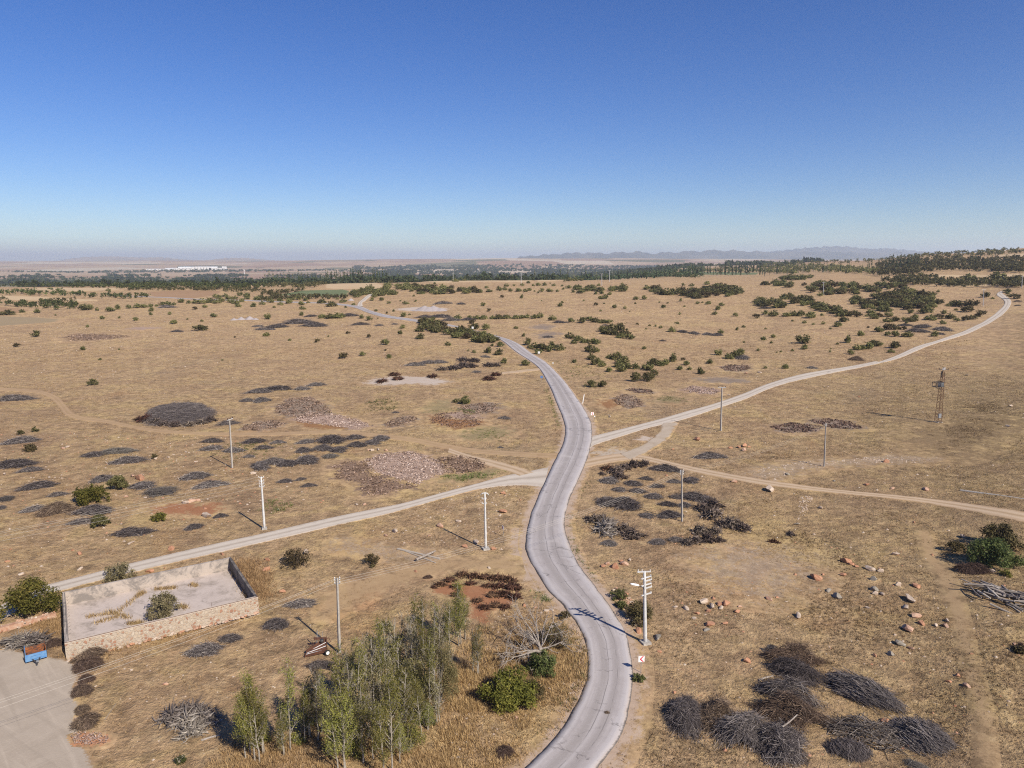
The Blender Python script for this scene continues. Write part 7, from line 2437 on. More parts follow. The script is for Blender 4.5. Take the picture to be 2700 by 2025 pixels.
for k in range(46):
    x = 1805 + 190 * k / 45 + rP.uniform(-3, 3)
    far_poplar(x, 695 + rP.uniform(-5, 5), 1250 + rP.uniform(-80, 150), 20, rP.choice('ddp'), 'slender dark poplar')
for k in range(30):
    x = 2010 + 300 * k / 29 + rP.uniform(-5, 5)
    far_poplar(x, 694 + rP.uniform(-6, 8), 1100 + rP.uniform(-120, 150), 15, rP.choice('dpp'), 'pale loose-row poplar')
for k in range(20):
    x = 1410 + 380 * k / 19 + rP.uniform(-9, 9)
    far_poplar(x, 708 + rP.uniform(-4, 5), 1250 + rP.uniform(-80, 160), 14, rP.choice('dp'), 'small belt poplar')
for nm, px_, Y in (('white hut', 933, 950), ('long far poplar row', 780, 1150), ('tall hillside poplar clump', 2380, 1020), ('far slope grove', 1900, 1300), ('loose poplar row', 2150, 1120), ('pale bare hillside trunks', 2570, 1040), ('dark belt behind the plain', 1600, 1300)):
    t_ = at_y(px_, 740, Y)
    landmark(nm, t_)


class Woods:
    """a far-off wood that reads as one mass: many small crowns gathered in one mesh"""

    def __init__(s, seed):
        s.rng = np.random.default_rng(seed)
        s.V, s.F, s.T, s.n = [], [], [], 0

    def tree(s, p, w, h, nleaf=34, leaf=None):
        rng = s.rng
        k = 5
        cen = np.stack([rng.normal(0, w * 0.17, k), rng.normal(0, w * 0.17, k), h * rng.uniform(0.3, 0.78, k)], 1)
        rad = np.stack([np.full(k, w * 0.27)] * 2 + [np.full(k, h * 0.24)], 1)
        v, f, t = leaf_cloud(rng, cen, rad, nleaf, leaf or w * 0.17, 0.5)
        s.V.append(v + p)
        s.F.append(f + s.n)
        s.T.append(np.clip(t * 0.8 + 0.2 * rng.random(), 0, 1))
        s.n += len(v)

    def build(s, name, mat, label=None):
        o = link(name, np_mesh(name, np.vstack(s.V), np.vstack(s.F), M_LEAF[mat], {'tint': np.concatenate(s.T)}))
        tag(o, kind='stuff')
        return o


def woods_px(name, c, poly, n, h0, h1, seed, mat, nleaf=34):
    w = Woods(seed)
    rng = random.Random(seed)
    for x, y in in_px_poly(poly, n, seed):
        p = at(*px(c, x, y))
        h = rng.uniform(h0, h1)
        w.tree(p - [0, 0, 0.2], h * rng.uniform(0.8, 1.2), h, nleaf)
    return w.build(name, mat)


def woods_xy(name, x0, x1, Y0, Y1, n, h0, h1, seed, mat, nleaf=34, wf=1.0):
    w = Woods(seed)
    rng = random.Random(seed)
    for k in range(n):
        Y = rng.uniform(Y0, Y1)
        X = (rng.uniform(x0, x1) - W0 / 2) / FPX * Y
        p = np.array([X, Y, float(hgt(X, Y)) - 0.3])
        h = rng.uniform(h0, h1)
        w.tree(p, h * rng.uniform(0.8, 1.2) * wf, h, nleaf)
    return w.build(name, mat)


woods_px('orchard_belt', 'G', [(-60, 300), (200, 285), (600, 285), (1000, 300), (1400, 320), (1800, 330), (2212, 335), (2212, 350), (1900, 360), (1500, 352), (1100, 366), (960, 350), (600, 345), (300, 340), (-60, 345)], 714, 4.5, 7.0, 701, 'green')
woods_px('orchard_trees', 'G', [(-60, 385), (200, 380), (320, 385), (560, 385), (680, 395), (680, 415), (400, 412), (200, 412), (-60, 400)], 46, 4.5, 6.5, 702, 'green')
woods_px('orchard_trees', 'G', [(680, 420), (830, 405), (960, 415), (1240, 415), (1240, 432), (1000, 440), (700, 425)], 34, 4.0, 6.0, 703, 'green')
woods_px('orchard_trees', 'G', [(-60, 490), (150, 480), (330, 478), (640, 490), (640, 528), (450, 528), (240, 510), (60, 505), (-60, 508)], 60, 4.0, 6.0, 704, 'green')
woods_px('orchard_trees', 'G', [(320, 455), (640, 450), (640, 465), (340, 468)], 14, 3.5, 5.0, 705, 'scrub')
woods_px('orchard_trees', 'G', [(-40, 440), (120, 436), (110, 446), (-40, 448)], 9, 3.0, 4.0, 706, 'scrub')
woods_px('field_hedge', 'G', [(940, 368), (1200, 360), (1600, 355), (1850, 352), (2212, 356), (2212, 385), (1900, 378), (1600, 366), (1200, 368)], 125, 3.0, 5.0, 707, 'scrub')
woods_px('field_hedge', 'H', [(-40, 380), (160, 370), (380, 365), (80, 410), (300, 418), (680, 420), (700, 440), (520, 440), (200, 450), (-40, 460)], 154, 3.0, 5.0, 708, 'scrub')
woods_px('hedge_belt', 'H', [(-60, 300), (200, 295), (480, 300), (520, 325), (380, 345), (340, 360), (200, 340), (-60, 350)], 165, 4.0, 6.0, 709, 'scrub')
woods_px('hedge_belt', 'H', [(520, 308), (700, 290), (900, 282), (1040, 280), (1200, 292), (1050, 305), (960, 312), (700, 308)], 135, 4.0, 6.0, 710, 'scrub')
woods_px('dark_belt', 'H', [(1100, 282), (1400, 272), (1900, 268), (2212, 268), (2212, 276), (1900, 276), (1400, 282), (1120, 290)], 320, 5.0, 7.5, 711, 'green')
woods_px('dark_belt', 'I', [(-20, 262), (300, 248), (560, 238), (760, 218), (1000, 210), (1200, 210), (1200, 218), (760, 226), (560, 246), (300, 258), (-20, 270)], 336, 5.0, 7.5, 712, 'green')
# behind the crest
woods_xy('far_woods', 690, 1100, 1000, 1500, 528, 8, 13, 713, 'darkpop')
woods_xy('far_woods', 1000, 1500, 1050, 1900, 672, 9, 15, 714, 'darkpop')
woods_xy('far_woods', 1450, 1850, 1050, 2200, 528, 7, 12, 715, 'darkpop')
woods_xy('far_woods', 60, 720, 1050, 1700, 416, 8, 13, 716, 'darkpop')
woods_px('hillside_woods', 'J', [(0, 225), (300, 215), (640, 225), (960, 235), (1000, 200), (700, 175), (400, 150), (0, 140)], 445, 5, 8, 717, 'scrub')
woods_px('hillside_woods', 'J', [(940, 250), (1340, 240), (1350, 215), (1700, 205), (2212, 225), (2212, 100), (1900, 120), (1600, 100), (1300, 110), (1000, 140)], 702, 5, 9, 718, 'scrub')
woods_px('hillside_woods', 'J', [(1000, 295), (1200, 265), (1400, 262), (1660, 295), (2000, 300), (2212, 275), (2212, 345), (2000, 345), (1500, 335), (1300, 330)], 310, 4, 7, 719, 'scrub')
woods_px('hillside_woods', 'J', [(300, 110), (700, 100), (1000, 95), (1400, 60), (1800, 40), (2212, 30), (2212, 60), (1800, 90), (1300, 105), (700, 150), (300, 140)], 351, 5, 9, 720, 'scrub')
woods_px('hillside_woods', 'I', [(1180, 205), (1500, 200), (1900, 205), (2212, 215), (2212, 235), (1900, 215), (1300, 212)], 162, 5, 8, 721, 'scrub')
woods_px('hillside_woods', 'I', [(1560, 170), (1800, 130), (2212, 110), (2212, 170), (1900, 190), (1600, 195)], 202, 6, 9, 722, 'darkpop')
for x, y, w in ((1750, 300, 120), (1985, 300, 150), (1230, 190, 50)):
    p = at(*px('J', x, y))
    wm = w / 3.16 * mpp(p)
    o = put('broad_tree', SH['s'][2], p, wm, wm, wm * 0.95, 1.0)
    later(o, 'broad dark round-crowned tree', 'tree', 'broad trees at the foot of the hill', p)
# the valley: hedgerows and groves fading into the distance
def valley_rows():
    rng = random.Random(31)
    for nm, lst, h, mt in (('valley_trees', [(0, 560, 2700, 90), (0, 700, 3300, 110), (330, 900, 2500, 130), (600, 1200, 2900, 150), (800, 1700, 3400, 150), (1300, 1900, 2800, 140)], (7, 12), 'darkpop'), ('valley_hedgerow', [(-60, 760, 5200, 240), (250, 1000, 5600, 220), (900, 1650, 5000, 160), (1250, 2000, 4400, 150), (1500, 2200, 6200, 120)], (8, 13), 'darkpop')):
        w = Woods(hash(nm) % 1000 if False else len(nm))
        for x0, x1, Y, n in lst:
            for k in range(n):
                YY = Y * (1 + rng.gauss(0, 0.016 if nm == 'valley_hedgerow' else 0.05))
                X = (rng.uniform(x0, x1) - W0 / 2) / FPX * YY
                hh = rng.uniform(*h)
                w.tree(np.array([X, YY, float(hgt(X, YY)) - 0.5]), hh * 2.6, hh, 12, hh * 0.5)
        w.build(nm, mt)


valley_rows()
woods_valley = Woods(77)
_r = random.Random(78)
for k in range(5200):
    x = _r.uniform(930, 2150)
    Y = 2450 * (2.7 ** _r.random())
    if math.sin(x * 0.021 + Y * 0.0023) * math.sin(Y * 0.0031 - x * 0.012) < -0.42:
        continue
    X = (x - W0 / 2) / FPX * Y
    hh = _r.uniform(9, 16)
    woods_valley.tree(np.array([X, Y, float(hgt(X, Y)) - 0.5]), hh * 2.3, hh, 14, hh * 0.55)
for k in range(2200):
    x = _r.uniform(-60, 980)
    Y = 2350 * (1.75 ** _r.random())
    if math.sin(x * 0.017 + Y * 0.0043) * math.sin(Y * 0.0051 - x * 0.010) < 0.12 - 0.0004 * (x - 500):
        continue
    X = (x - W0 / 2) / FPX * Y
    hh = _r.uniform(8, 14)
    woods_valley.tree(np.array([X, Y, float(hgt(X, Y)) - 0.5]), hh * 2.3, hh, 14, hh * 0.55)
woods_valley.build('valley_woods', 'darkpop')

# ------------------------------------------------------------------ far buildings
M_WALLW = simple_mat('white_render', (0.78, 0.77, 0.75), (0.68, 0.67, 0.64), 0.4, 0.8)
M_ROOFG = simple_mat('light_roof_sheet', (0.62, 0.63, 0.65), None, rough=0.5)
M_ROOFR = simple_mat('red_tile', (0.30, 0.11, 0.07), (0.22, 0.08, 0.05), 0.6, 0.85)


def building(px_, Y, w_px, h_px, depth, label, gable=True, name='factory_hall', win=6, rz=0.0, roof=None, cat='factory'):
    X = (px_ - W0 / 2) / FPX * Y
    g = float(hgt(X, Y))
    sc = Y / FPX
    w, h = w_px * sc, h_px * sc
    root = empty(name, (X, Y, g - 0.5), rz, label, cat, 'white buildings of the far valley' if cat == 'factory' else None)
    m = MB()
    m.box((0, 0, h / 2), (w, depth, h))
    m.build('walls', M_WALLW, root)
    m = MB()
    e = 0.03 * w
    if gable:
        r = depth * 0.10
        v = [(-w / 2 - e, -depth / 2 - e, h + 0.003), (w / 2 + e, -depth / 2 - e, h + 0.003), (w / 2 + e, depth / 2 + e, h + 0.003), (-w / 2 - e, depth / 2 + e, h + 0.003), (-w / 2 - e, 0, h + r), (w / 2 + e, 0, h + r)]
        m.add(v, [(0, 1, 5, 4), (2, 3, 4, 5), (0, 4, 3), (1, 2, 5), (3, 2, 1, 0)])
    else:
        m.box((0, 0, h + 0.02 * h), (w * 1.02, depth * 1.02, 0.04 * h))
    m.build('roof', roof or M_ROOFG, root)
    for k in range(win):
        m = MB()
        x = -w / 2 + w * (k + 0.5) / win
        m.box((x, -depth / 2 - 0.02 * sc - 0.02, h * 0.55), (w / win * 0.45, 0.1, h * 0.22))
        m.build('window', M_DOOR, root)
    return root


FY = 5900.0
for x, w, h, lab in ((435, 55, 3.2, 'low white hall, outermost of the valley factory'), (487, 60, 4.5, 'long white hall in the middle of the valley factory'), (513, 46, 7.5, 'stepped white hall of the valley factory'), (552, 46, 8.5, 'tallest white hall of the valley factory with flat roof'), (582, 26, 5, 'small white hall beside the factory tower block')):
    building(x, FY + (x % 5) * 60, w, h, 130, lab, False)
building(601, FY - 60, 8.5, 9.5, 30, 'white cube-like tower block at the end of the valley factory', False, 'tower_block', 3)
hut = at(*px('H', 734, 378))
building(933, hut[1], 10.5, 4.6, 4.5, 'small white hut beside the green crop field', False, 'farm_hut', 2, 0.1, cat='hut')
sh_ = at(*px('H', 1897, 286))
building(1300, sh_[1] + 4, 12, 4.0, 4.0, 'white shed on the stubble edge before the dark woods', False, 'farm_shed', 1, 0, cat='shed')
for x, y, w in ((2592, 663, 14), (2622, 666, 10), (1334, 699, 5), (1378, 702, 6)):
    pY = 1500 if x > 2000 else 2600
    building(x, pY, w, 2.6 if x > 2000 else 3, 12, {2592: 'red-roofed white house on the hill skyline', 2622: 'smaller red-roofed house on the hill skyline', 1334: 'tiny white house in the far woods', 1378: 'second tiny white house beside it in the far woods'}[x], True, 'village_house', 3, 0.1, M_ROOFR, cat='house')


def water_tower():
    Y = 4300.0
    X = (652 - W0 / 2) / FPX * Y
    t = at_y(652, 711, Y)[2]
    g = float(hgt(X, Y))
    root = empty('water_tower', (X, Y, g), 0, 'white mushroom water tower above the valley trees', 'water tower')
    h = t - g
    m = MB()
    m.tube([(0, 0, -0.5), (0, 0, h * 0.82)], [h * 0.06, h * 0.05], 12)
    m.build('shaft', M_WHITE, root)
    m = MB()
    m.lathe([(h * 0.05, h * 0.78), (h * 0.15, h * 0.86), (h * 0.15, h * 0.95), (h * 0.06, h)], (0, 0, 0), 16)
    m.build('tank', M_WHITE, root)


water_tower()

# ------------------------------------------------------------------ grass
def clear_of(x, y, extra=0.0):
    ok = np.ones(len(x), bool)
    for poly in KEEP_OUT:
        mn, mx = poly.min(0), poly.max(0)
        c = (x > mn[0]) & (x < mx[0]) & (y > mn[1]) & (y < mx[1]) & ok
        if c.any():
            idx = np.nonzero(c)[0]
            ok[idx[in_poly(x[idx], y[idx], poly)]] = False
    return ok


def grass(name, n, Y0, Y1, h0, h1, w, blades, seed, mat, region=None, spread=0.16, xr=0.78):
    rng = np.random.default_rng(seed)
    if region is not None:
        poly = np.array([at(*p)[:2] for p in region])
        mn, mx = poly.min(0), poly.max(0)
        x, y = rng.uniform(mn[0], mx[0], n * 3), rng.uniform(mn[1], mx[1], n * 3)
        k = in_poly(x, y, poly)
        x, y = x[k][:n], y[k][:n]
        jit = 0.10 * min(mx - mn)
        x = x + rng.normal(0, min(2.2, jit), len(x))
        y = y + rng.normal(0, min(2.2, jit), len(y))
    else:
        y = np.sqrt(rng.uniform(Y0 ** 2, Y1 ** 2, n))
        x = rng.uniform(-xr, xr, n) * (y + 12)
    # clumping
    cl = 0.9 * np.sin(x * 0.21 + 1.7 * np.sin(y * 0.13)) * np.sin(y * 0.17 + 1.3 * np.sin(x * 0.09)) + 0.5 * np.sin(x * 0.9 + y * 0.4) * np.sin(y * 0.8 - x * 0.3)
    k = rng.random(len(x)) < np.clip(0.62 + 0.45 * cl, 0.15, 1.0)
    x, y, cl = x[k], y[k], cl[k]
    k = clear_of(x, y)
    x, y, cl = x[k], y[k], cl[k]
    n = len(x)
    z = hgt(x, y)
    base = np.stack([x, y, z - 0.02], 1)
    h = rng.uniform(h0, h1, n) * (0.75 + 0.35 * np.clip(cl, -1, 1))
    tb = np.clip(rng.normal(0.5, 0.22, n) + 0.10 * cl, 0, 1)
    V, T = [], []
    for b in range(blades):
        a = rng.random(n) * 2 * math.pi
        off = np.stack([np.cos(a), np.sin(a), np.zeros(n)], 1) * (spread * rng.random(n))[:, None]
        lean = np.stack([np.cos(a), np.sin(a), np.zeros(n)], 1) * (h * rng.uniform(0.15, 0.75, n))[:, None]
        hh = h * rng.uniform(0.6, 1.0, n)
        side = np.stack([-np.sin(a), np.cos(a), np.zeros(n)], 1) * (w * rng.uniform(0.6, 1.3, n))[:, None]
        p = base + off
        V.append(np.stack([p - side, p + side, p + lean + np.stack([np.zeros(n), np.zeros(n), hh], 1)], 1))
        T.append(np.repeat(np.clip(tb + rng.normal(0, 0.12, n), 0, 1)[:, None], 3, 1))
    V = np.concatenate(V).reshape(-1, 3)
    T = np.concatenate(T).ravel()
    f = np.arange(len(V)).reshape(-1, 3)
    o = link(name, np_mesh(name, V, f, mat, {'tint': T}))
    tag(o, kind='stuff')
    return o


M_GRASSD = tint_mat('grazed_turf_blades', [(0.0, (0.085, 0.066, 0.034)), (0.5, (0.190, 0.140, 0.072)), (1.0, (0.360, 0.265, 0.135))], rough=0.8, trans=0.15)
grass('dry_grass', 70000, 52, 165, 0.10, 0.36, 0.030, 5, 801, M_GRASS)
grass('dry_grass', 60000, 160, 360, 0.18, 0.50, 0.060, 4, 802, M_GRASS, spread=0.35)
grass('dry_grass', 36000, 340, 800, 0.3, 0.75, 0.12, 3, 803, M_GRASS, spread=0.7)
grass('grazed_turf', 22000, 0, 0, 0.10, 0.34, 0.035, 5, 804, M_GRASSD, region=Q('C', [(-100, 0), (2400, 0), (2600, 800), (2600, 1700), (-200, 1700), (-60, 900)]))
grass('grazed_turf', 12000, 0, 0, 0.15, 0.45, 0.05, 5, 805, M_GRASSD, region=Q('F', [(-100, 720), (900, 500), (1500, 150), (2400, -100), (2500, 1230), (100, 1230)]), spread=0.3)
M_STRAW = tint_mat('golden_straw', [(0.0, (0.19, 0.118, 0.055)), (0.5, (0.385, 0.252, 0.118)), (1.0, (0.54, 0.385, 0.200))], rough=0.8, trans=0.25)
grass('tall_straw', 17000, 0, 0, 0.35, 0.9, 0.030, 5, 806, M_STRAW, region=Q('B', [(560, 1540), (700, 1150), (860, 800), (1000, 560), (1300, 560), (1500, 700), (1560, 900), (1500, 1100), (1250, 1380), (1150, 1600), (560, 1700)]), spread=0.3)
grass('tall_straw', 6500, 0, 0, 0.35, 0.85, 0.028, 5, 807, M_STRAW, region=Q('A', [(1500, 1360), (2212, 1300), (2900, 1500), (2900, 1700), (1400, 1700)]), spread=0.3)
grass('tall_straw', 2600, 0, 0, 0.35, 0.75, 0.03, 5, 808, M_STRAW, region=Q('A', [(1520, 190), (1640, 200), (1760, 420), (1700, 470), (1600, 330)]), spread=0.3)
grass('tall_straw', 1500, 0, 0, 0.35, 0.8, 0.03, 5, 809, M_STRAW, region=Q('A', [(180, 610), (370, 530), (380, 640), (320, 690), (150, 680)]), spread=0.3)
grass('tall_straw', 1800, 0, 0, 0.3, 0.6, 0.03, 5, 810, M_STRAW, region=Q('A', [(430, 770), (1000, 670), (1700, 510), (1700, 545), (1000, 720), (460, 850)]), spread=0.3)
grass('rank_grass', 5200, 0, 0, 0.25, 0.7, 0.04, 5, 811, M_GRASSD, region=Q('F', [(1500, 480), (1600, 450), (1780, 420), (2000, 250), (2100, 400), (1960, 470), (1850, 560), (1740, 620), (1600, 590)]), spread=0.35)
for rg, n in ((Q('B', [(1500, 600), (1535, 640), (1575, 760), (1600, 920), (1590, 1040), (1470, 1200), (1330, 1340), (1220, 1440), (1160, 1440), (1400, 1180), (1520, 1010), (1540, 860)]), 900), (Q('E', [(1590, 780), (1560, 840), (1500, 960), (1470, 1060), (1480, 1220), (1460, 1229), (1450, 1050), (1530, 830)]), 500),
              (Q('B', [(1470, 0), (1600, 240), (1700, 370), (1660, 370), (1540, 190), (1460, 60)]), 300), (Q('B', [(1240, 380), (1360, 440), (1340, 470), (1290, 450)]), 120), (Q('E', [(1330, 180), (1400, 330), (1430, 430), (1400, 430), (1370, 320), (1310, 190)]), 260)):
    grass('verge_weeds', n, 0, 0, 0.2, 0.6, 0.05, 6, 820 + n, M_LEAF['weed'], region=rg, spread=0.3)
M_FLAKEP = tint_mat('pale_husks', [(0.0, (0.17, 0.110, 0.080)), (0.5, (0.34, 0.250, 0.205)), (1.0, (0.50, 0.40, 0.34))], rough=0.9)
M_FLAKEB = tint_mat('brown_husks', [(0.0, (0.075, 0.048, 0.034)), (0.6, (0.190, 0.125, 0.088)), (1.0, (0.36, 0.26, 0.20))], rough=0.9)


def flakes(c, pts, n, size, mat, seed):
    """strewn husks and prunings that roughen a carpet of litter"""
    rng = np.random.default_rng(seed)
    poly = np.array([at(*p)[:2] for p in Q(c, pts)])
    mn, mx = poly.min(0), poly.max(0)
    x, y = rng.uniform(mn[0], mx[0], n * 3), rng.uniform(mn[1], mx[1], n * 3)
    k = in_poly(x, y, poly) & (rng.random(n * 3) < 0.55 + 0.45 * np.sin(x * 0.8 + 2 * np.sin(y * 0.5)) * np.sin(y * 0.7))
    x, y = x[k][:n], y[k][:n]
    n = len(x)
    p = np.stack([x, y, hgt(x, y) + 0.10 + 0.22 * rng.random(n)], 1)
    d = rng.normal(size=(n, 3)) * [1, 1, 0.45]
    d /= np.linalg.norm(d, axis=1)[:, None]
    e = np.cross(d, rng.normal(size=(n, 3)))
    e /= np.linalg.norm(e, axis=1)[:, None]
    s_ = size * (0.6 + 0.8 * rng.random(n))[:, None]
    v = np.stack([p - d * s_, p + e * s_ * 0.35, p + d * s_, p - e * s_ * 0.35], 1).reshape(-1, 3)
    o = link('litter_husks', np_mesh('litter_husks', v, np.arange(4 * n).reshape(n, 4), mat, {'tint': np.repeat(rng.random(n), 4)}))
    tag(o, kind='stuff')


flakes('E', [(150, 650), (250, 612), (420, 590), (560, 620), (640, 660), (700, 720), (600, 770), (530, 780), (510, 815), (420, 790), (300, 760), (180, 720)], 2600, 0.26, M_FLAKEP, 951)
flakes('E', [(-60, 690), (60, 650), (170, 660), (200, 740), (330, 775), (500, 820), (360, 860), (220, 890), (120, 860), (130, 800), (-40, 770)], 1900, 0.26, M_FLAKEB, 952)
flakes('E', [(600, 640), (760, 620), (880, 640), (970, 690), (900, 720), (760, 740), (660, 730), (640, 680)], 1300, 0.26, M_FLAKEB, 953)
flakes('D', [(1780, 300), (1880, 250), (2010, 240), (2110, 290), (2160, 350), (2050, 370), (1880, 370), (1790, 345)], 2200, 0.34, M_FLAKEB, 954)
flakes('D', [(1890, 380), (1990, 335), (2120, 345), (2240, 365), (2330, 395), (2430, 430), (2300, 450), (2100, 425), (1950, 410)], 1900, 0.30, M_FLAKEP, 955)
flakes('D', [(1560, 435), (1650, 405), (1760, 395), (1860, 410), (1790, 440), (1670, 460), (1570, 455)], 900, 0.30, M_FLAKEB, 956)
flakes('E', [(270, 415), (370, 370), (470, 365), (500, 385), (400, 425), (310, 435)], 700, 0.30, M_FLAKEB, 957)
flakes('E', [(560, 400), (620, 345), (760, 340), (840, 365), (920, 385), (900, 420), (780, 450), (650, 430)], 900, 0.30, M_FLAKEB, 958)
flakes('E', [(770, 300), (880, 280), (1010, 285), (1050, 300), (980, 340), (880, 350), (790, 340)], 700, 0.32, M_FLAKEB, 959)
flakes('E', [(1750, 250), (1830, 225), (1900, 230), (1960, 280), (1950, 300), (1860, 320), (1790, 290)], 900, 0.32, M_FLAKEB, 960)
flakes('E', [(1840, 195), (1900, 180), (2010, 195), (2020, 220), (1920, 215)], 500, 0.34, M_FLAKEB, 961)
flakes('F', [(0, 195), (60, 165), (200, 185), (260, 205), (180, 225), (60, 212)], 600, 0.34, M_FLAKEP, 962)
flakes('F', [(560, 435), (700, 405), (830, 420), (920, 435), (860, 465), (700, 475), (620, 455)], 1100, 0.32, M_FLAKEB, 963)
flakes('F', [(810, 390), (950, 380), (1080, 400), (1180, 445), (1060, 450), (960, 440), (860, 410)], 900, 0.32, M_FLAKEB, 964)
flakes('G', [(530, 760), (640, 730), (820, 730), (980, 740), (1100, 748), (980, 770), (760, 785), (590, 788)], 900, 0.55, M_FLAKEB, 965)
flakes('I', [(1570, 1010), (1650, 985), (1800, 990), (1840, 1015), (1740, 1045), (1620, 1035)], 800, 0.40, M_FLAKEB, 966)
flakes('A', [(455, 1330), (540, 1308), (640, 1315), (710, 1345), (690, 1385), (580, 1395), (480, 1385)], 500, 0.10, M_FLAKEP, 967)
for rg, n in ((Q('E', [(740, 500), (800, 465), (900, 440), (1040, 440), (1120, 460), (1060, 490), (940, 520), (800, 515)]), 420), (Q('E', [(540, 320), (580, 305), (700, 305), (860, 330), (840, 350), (700, 330), (560, 340)]), 380), (Q('E', [(780, 330), (860, 320), (880, 345), (800, 372)]), 160), (Q('E', [(2030, 260), (2100, 235), (2212, 245), (2200, 275), (2090, 275)]), 260), (Q('D', [(1700, 930), (1800, 890), (1880, 940), (1800, 990), (1720, 975)]), 260), (Q('E', [(640, 740), (780, 752), (1000, 715), (1030, 722), (940, 762), (760, 785)]), 260), (Q('D', [(1300, 505), (1900, 560), (1950, 600), (1500, 660)]), 260), (Q('E', [(180, 270), (330, 240), (380, 320), (200, 330)]), 200), (Q('I', [(180, 960), (420, 960), (700, 1060), (640, 1106), (300, 1106)]), 260)):
    grass('weed_patch', n, 0, 0, 0.25, 0.6, 0.08, 7, 840 + n, M_LEAF['weed'], region=rg, spread=0.45)
# grass growing from the cracked slab of the basin
def slab_grass():
    rng = np.random.default_rng(33)
    V, T = [], []
    for c, (pts, n) in enumerate((([(560, 560), (760, 530), (900, 420), (930, 400)], 130), ([(1000, 380), (1140, 370)], 70), ([(1160, 490), (1210, 500)], 40), ([(830, 600), (930, 600)], 60), ([(700, 520), (840, 570)], 60), ([(1240, 350), (1280, 360)], 30), ([(1500, 260), (1600, 440)], 60), ([(620, 600), (760, 560)], 40))):
        w = [at_z(*px('A', *p), gB + 0.30) for p in pts]
        for k in range(n * 5):
            t = rng.random() * (len(w) - 1)
            i = int(t)
            p = w[i] + (w[i + 1] - w[i]) * (t - i) + np.array([rng.normal(0, 0.25), rng.normal(0, 0.25), 0])
            a = rng.random() * 6.28
            h = rng.uniform(0.2, 0.6)
            sd = np.array([-math.sin(a), math.cos(a), 0]) * 0.03
            V += [p - sd, p + sd, p + [math.cos(a) * h * 0.5, math.sin(a) * h * 0.5, h]]
            T += [rng.random()] * 3
    o = link('slab_grass', np_mesh('slab_grass', V, np.arange(len(V)).reshape(-1, 3), M_GRASS, {'tint': T}))
    tag(o, kind='stuff')


slab_grass()


def stones(name, n, region, s0, s1, seed, mat):
    """a strew of small stones nobody could count"""
    rng = np.random.default_rng(seed)
    poly = np.array([at(*p)[:2] for p in region])
    mn, mx = poly.min(0), poly.max(0)
    x, y = rng.uniform(mn[0], mx[0], n * 3), rng.uniform(mn[1], mx[1], n * 3)
    k = in_poly(x, y, poly)
    x, y = x[k][:n], y[k][:n]
    k = clear_of(x, y)
    x, y = x[k], y[k]
    n = len(x)
    o_ = np.array([[1, 0, 0], [0.2, 0.9, 0], [-0.8, 0.4, 0], [-0.6, -0.7, 0], [0.4, -0.8, 0], [0, 0, 0.75]], float)
    s = (s0 * (s1 / s0) ** (rng.random(n) ** 2))[:, None, None]
    v = o_[None] * s * rng.uniform(0.7, 1.3, (n, 6, 3)) + np.stack([x, y, hgt(x, y) + 0.01], 1)[:, None]
    f = np.array([[i, (i + 1) % 5, 5] for i in range(5)])
    F = (np.arange(n)[:, None, None] * 6 + f[None]).reshape(-1, 3)
    o = link(name, np_mesh(name, v.reshape(-1, 3), F, mat))
    tag(o, kind='stuff')


stones('scattered_pebbles', 420, Q('C', [(-100, 0), (2400, 0), (2600, 800), (2600, 1700), (-200, 1700), (-60, 900)]), 0.07, 0.22, 901, M_ROCK['white'])
stones('scattered_pebbles', 260, Q('C', [(-100, 0), (2400, 0), (2600, 800), (2600, 1700), (-200, 1700), (-60, 900)]), 0.07, 0.25, 902, M_ROCK['orange'])
stones('scattered_pebbles', 520, Q('D', [(-100, 450), (1900, 500), (2200, 900), (1600, 1050), (1000, 1180), (-100, 1500)]), 0.10, 0.32, 903, M_ROCK['white'])
stones('scattered_pebbles', 330, Q('D', [(-100, 450), (1900, 500), (2200, 900), (1600, 1050), (1000, 1180), (-100, 1500)]), 0.10, 0.32, 904, M_ROCK['orange'])
stones('stream_stones', 700, Q('F', [(420, 740), (560, 690), (760, 660), (1000, 650), (1300, 620), (1650, 640), (1500, 665), (1200, 670), (950, 690), (760, 720), (600, 785)]), 0.12, 0.42, 905, M_ROCK['white'])
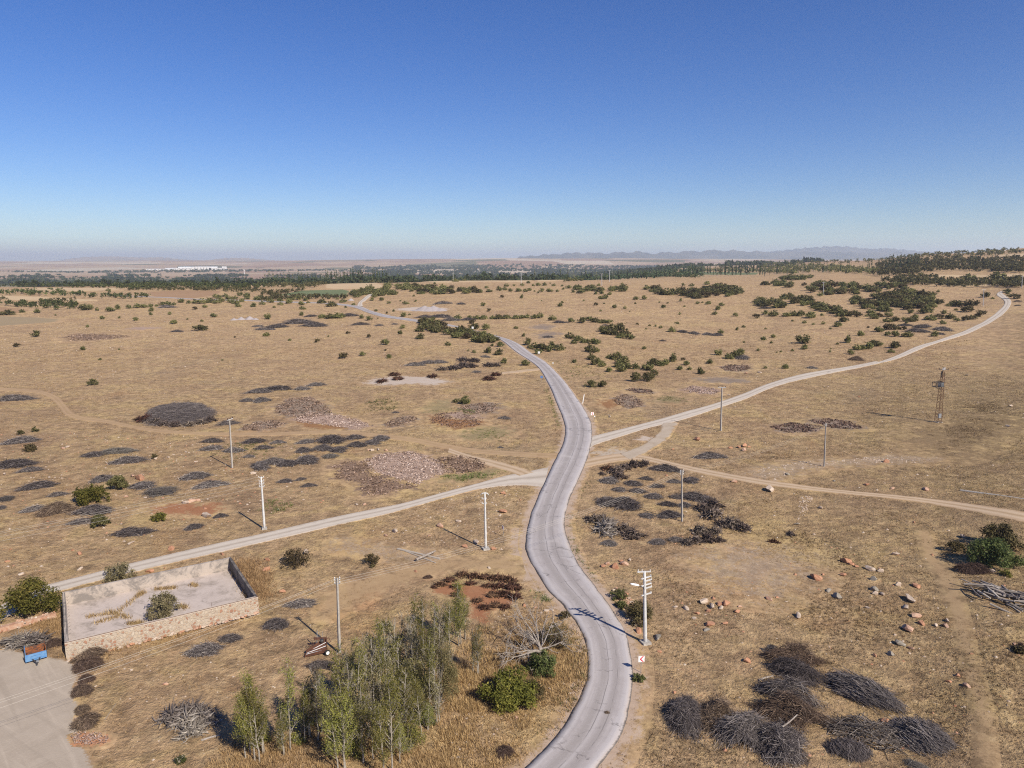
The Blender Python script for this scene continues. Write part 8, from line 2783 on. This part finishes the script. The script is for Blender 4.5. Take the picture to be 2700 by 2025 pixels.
stones('stream_stones', 160, Q('F', [(760, 880), (850, 880), (790, 1000), (740, 1040)]), 0.1, 0.3, 906, M_ROCK['white'])
stones('scattered_pebbles', 300, Q('E', [(700, 800), (1250, 850), (1150, 1229), (400, 1229), (100, 1100)]), 0.08, 0.26, 907, M_ROCK['white'])
stones('scattered_pebbles', 240, Q('B', [(1000, 550), (1450, 480), (1560, 900), (1300, 1100), (1000, 1400), (600, 1536), (700, 1300)]), 0.06, 0.22, 908, M_ROCK['white'])
stones('scattered_pebbles', 220, Q('A', [(650, 900), (1500, 800), (2000, 400), (2100, 1000), (1300, 1500), (650, 1500)]), 0.05, 0.16, 909, M_ROCK['white'])
stones('scattered_pebbles', 420, Q('F', [(-100, 100), (1400, 100), (2300, 300), (2300, 1229), (0, 1229)]), 0.10, 0.30, 910, M_ROCK['white'])
stones('scattered_pebbles', 340, Q('G', [(0, 600), (2212, 600), (2212, 1100), (0, 1100)]), 0.2, 0.5, 911, M_ROCK['white'])
stones('verge_stones', 160, Q('B', [(1730, 375), (1880, 440), (1960, 600), (1900, 620), (1800, 500)]), 0.08, 0.30, 912, M_ROCK['pink'])
stones('yard_edge_stones', 220, Q('A', [(470, 850), (520, 850), (530, 960), (510, 1130), (500, 1300), (470, 1300), (470, 1000)]), 0.08, 0.28, 913, M_ROCK['pink'])

# ------------------------------------------------------------------ haze
def haze():
    m = bpy.data.materials.new('valley_haze')
    m.use_nodes = True
    nt = m.node_tree
    nt.nodes.remove(nt.nodes['Principled BSDF'])
    v = N(nt, 'ShaderNodeVolumePrincipled')
    v.inputs['Color'].default_value = (0.77, 0.88, 1.0, 1)
    v.inputs['Density'].default_value = 6.6e-5
    v.inputs['Anisotropy'].default_value = 0.2
    L(nt, v.outputs[0], nt.nodes['Material Output'].inputs['Volume'])
    m.cycles.homogeneous_volume = True
    mb = MB()
    zt, zb = 430.0, -120.0
    mb.box((0, 21000, (zt + zb) / 2), (110000, 58000, zt - zb))
    o = mb.build('haze', m)
    tag(o, kind='stuff')


haze()
settle_labels()
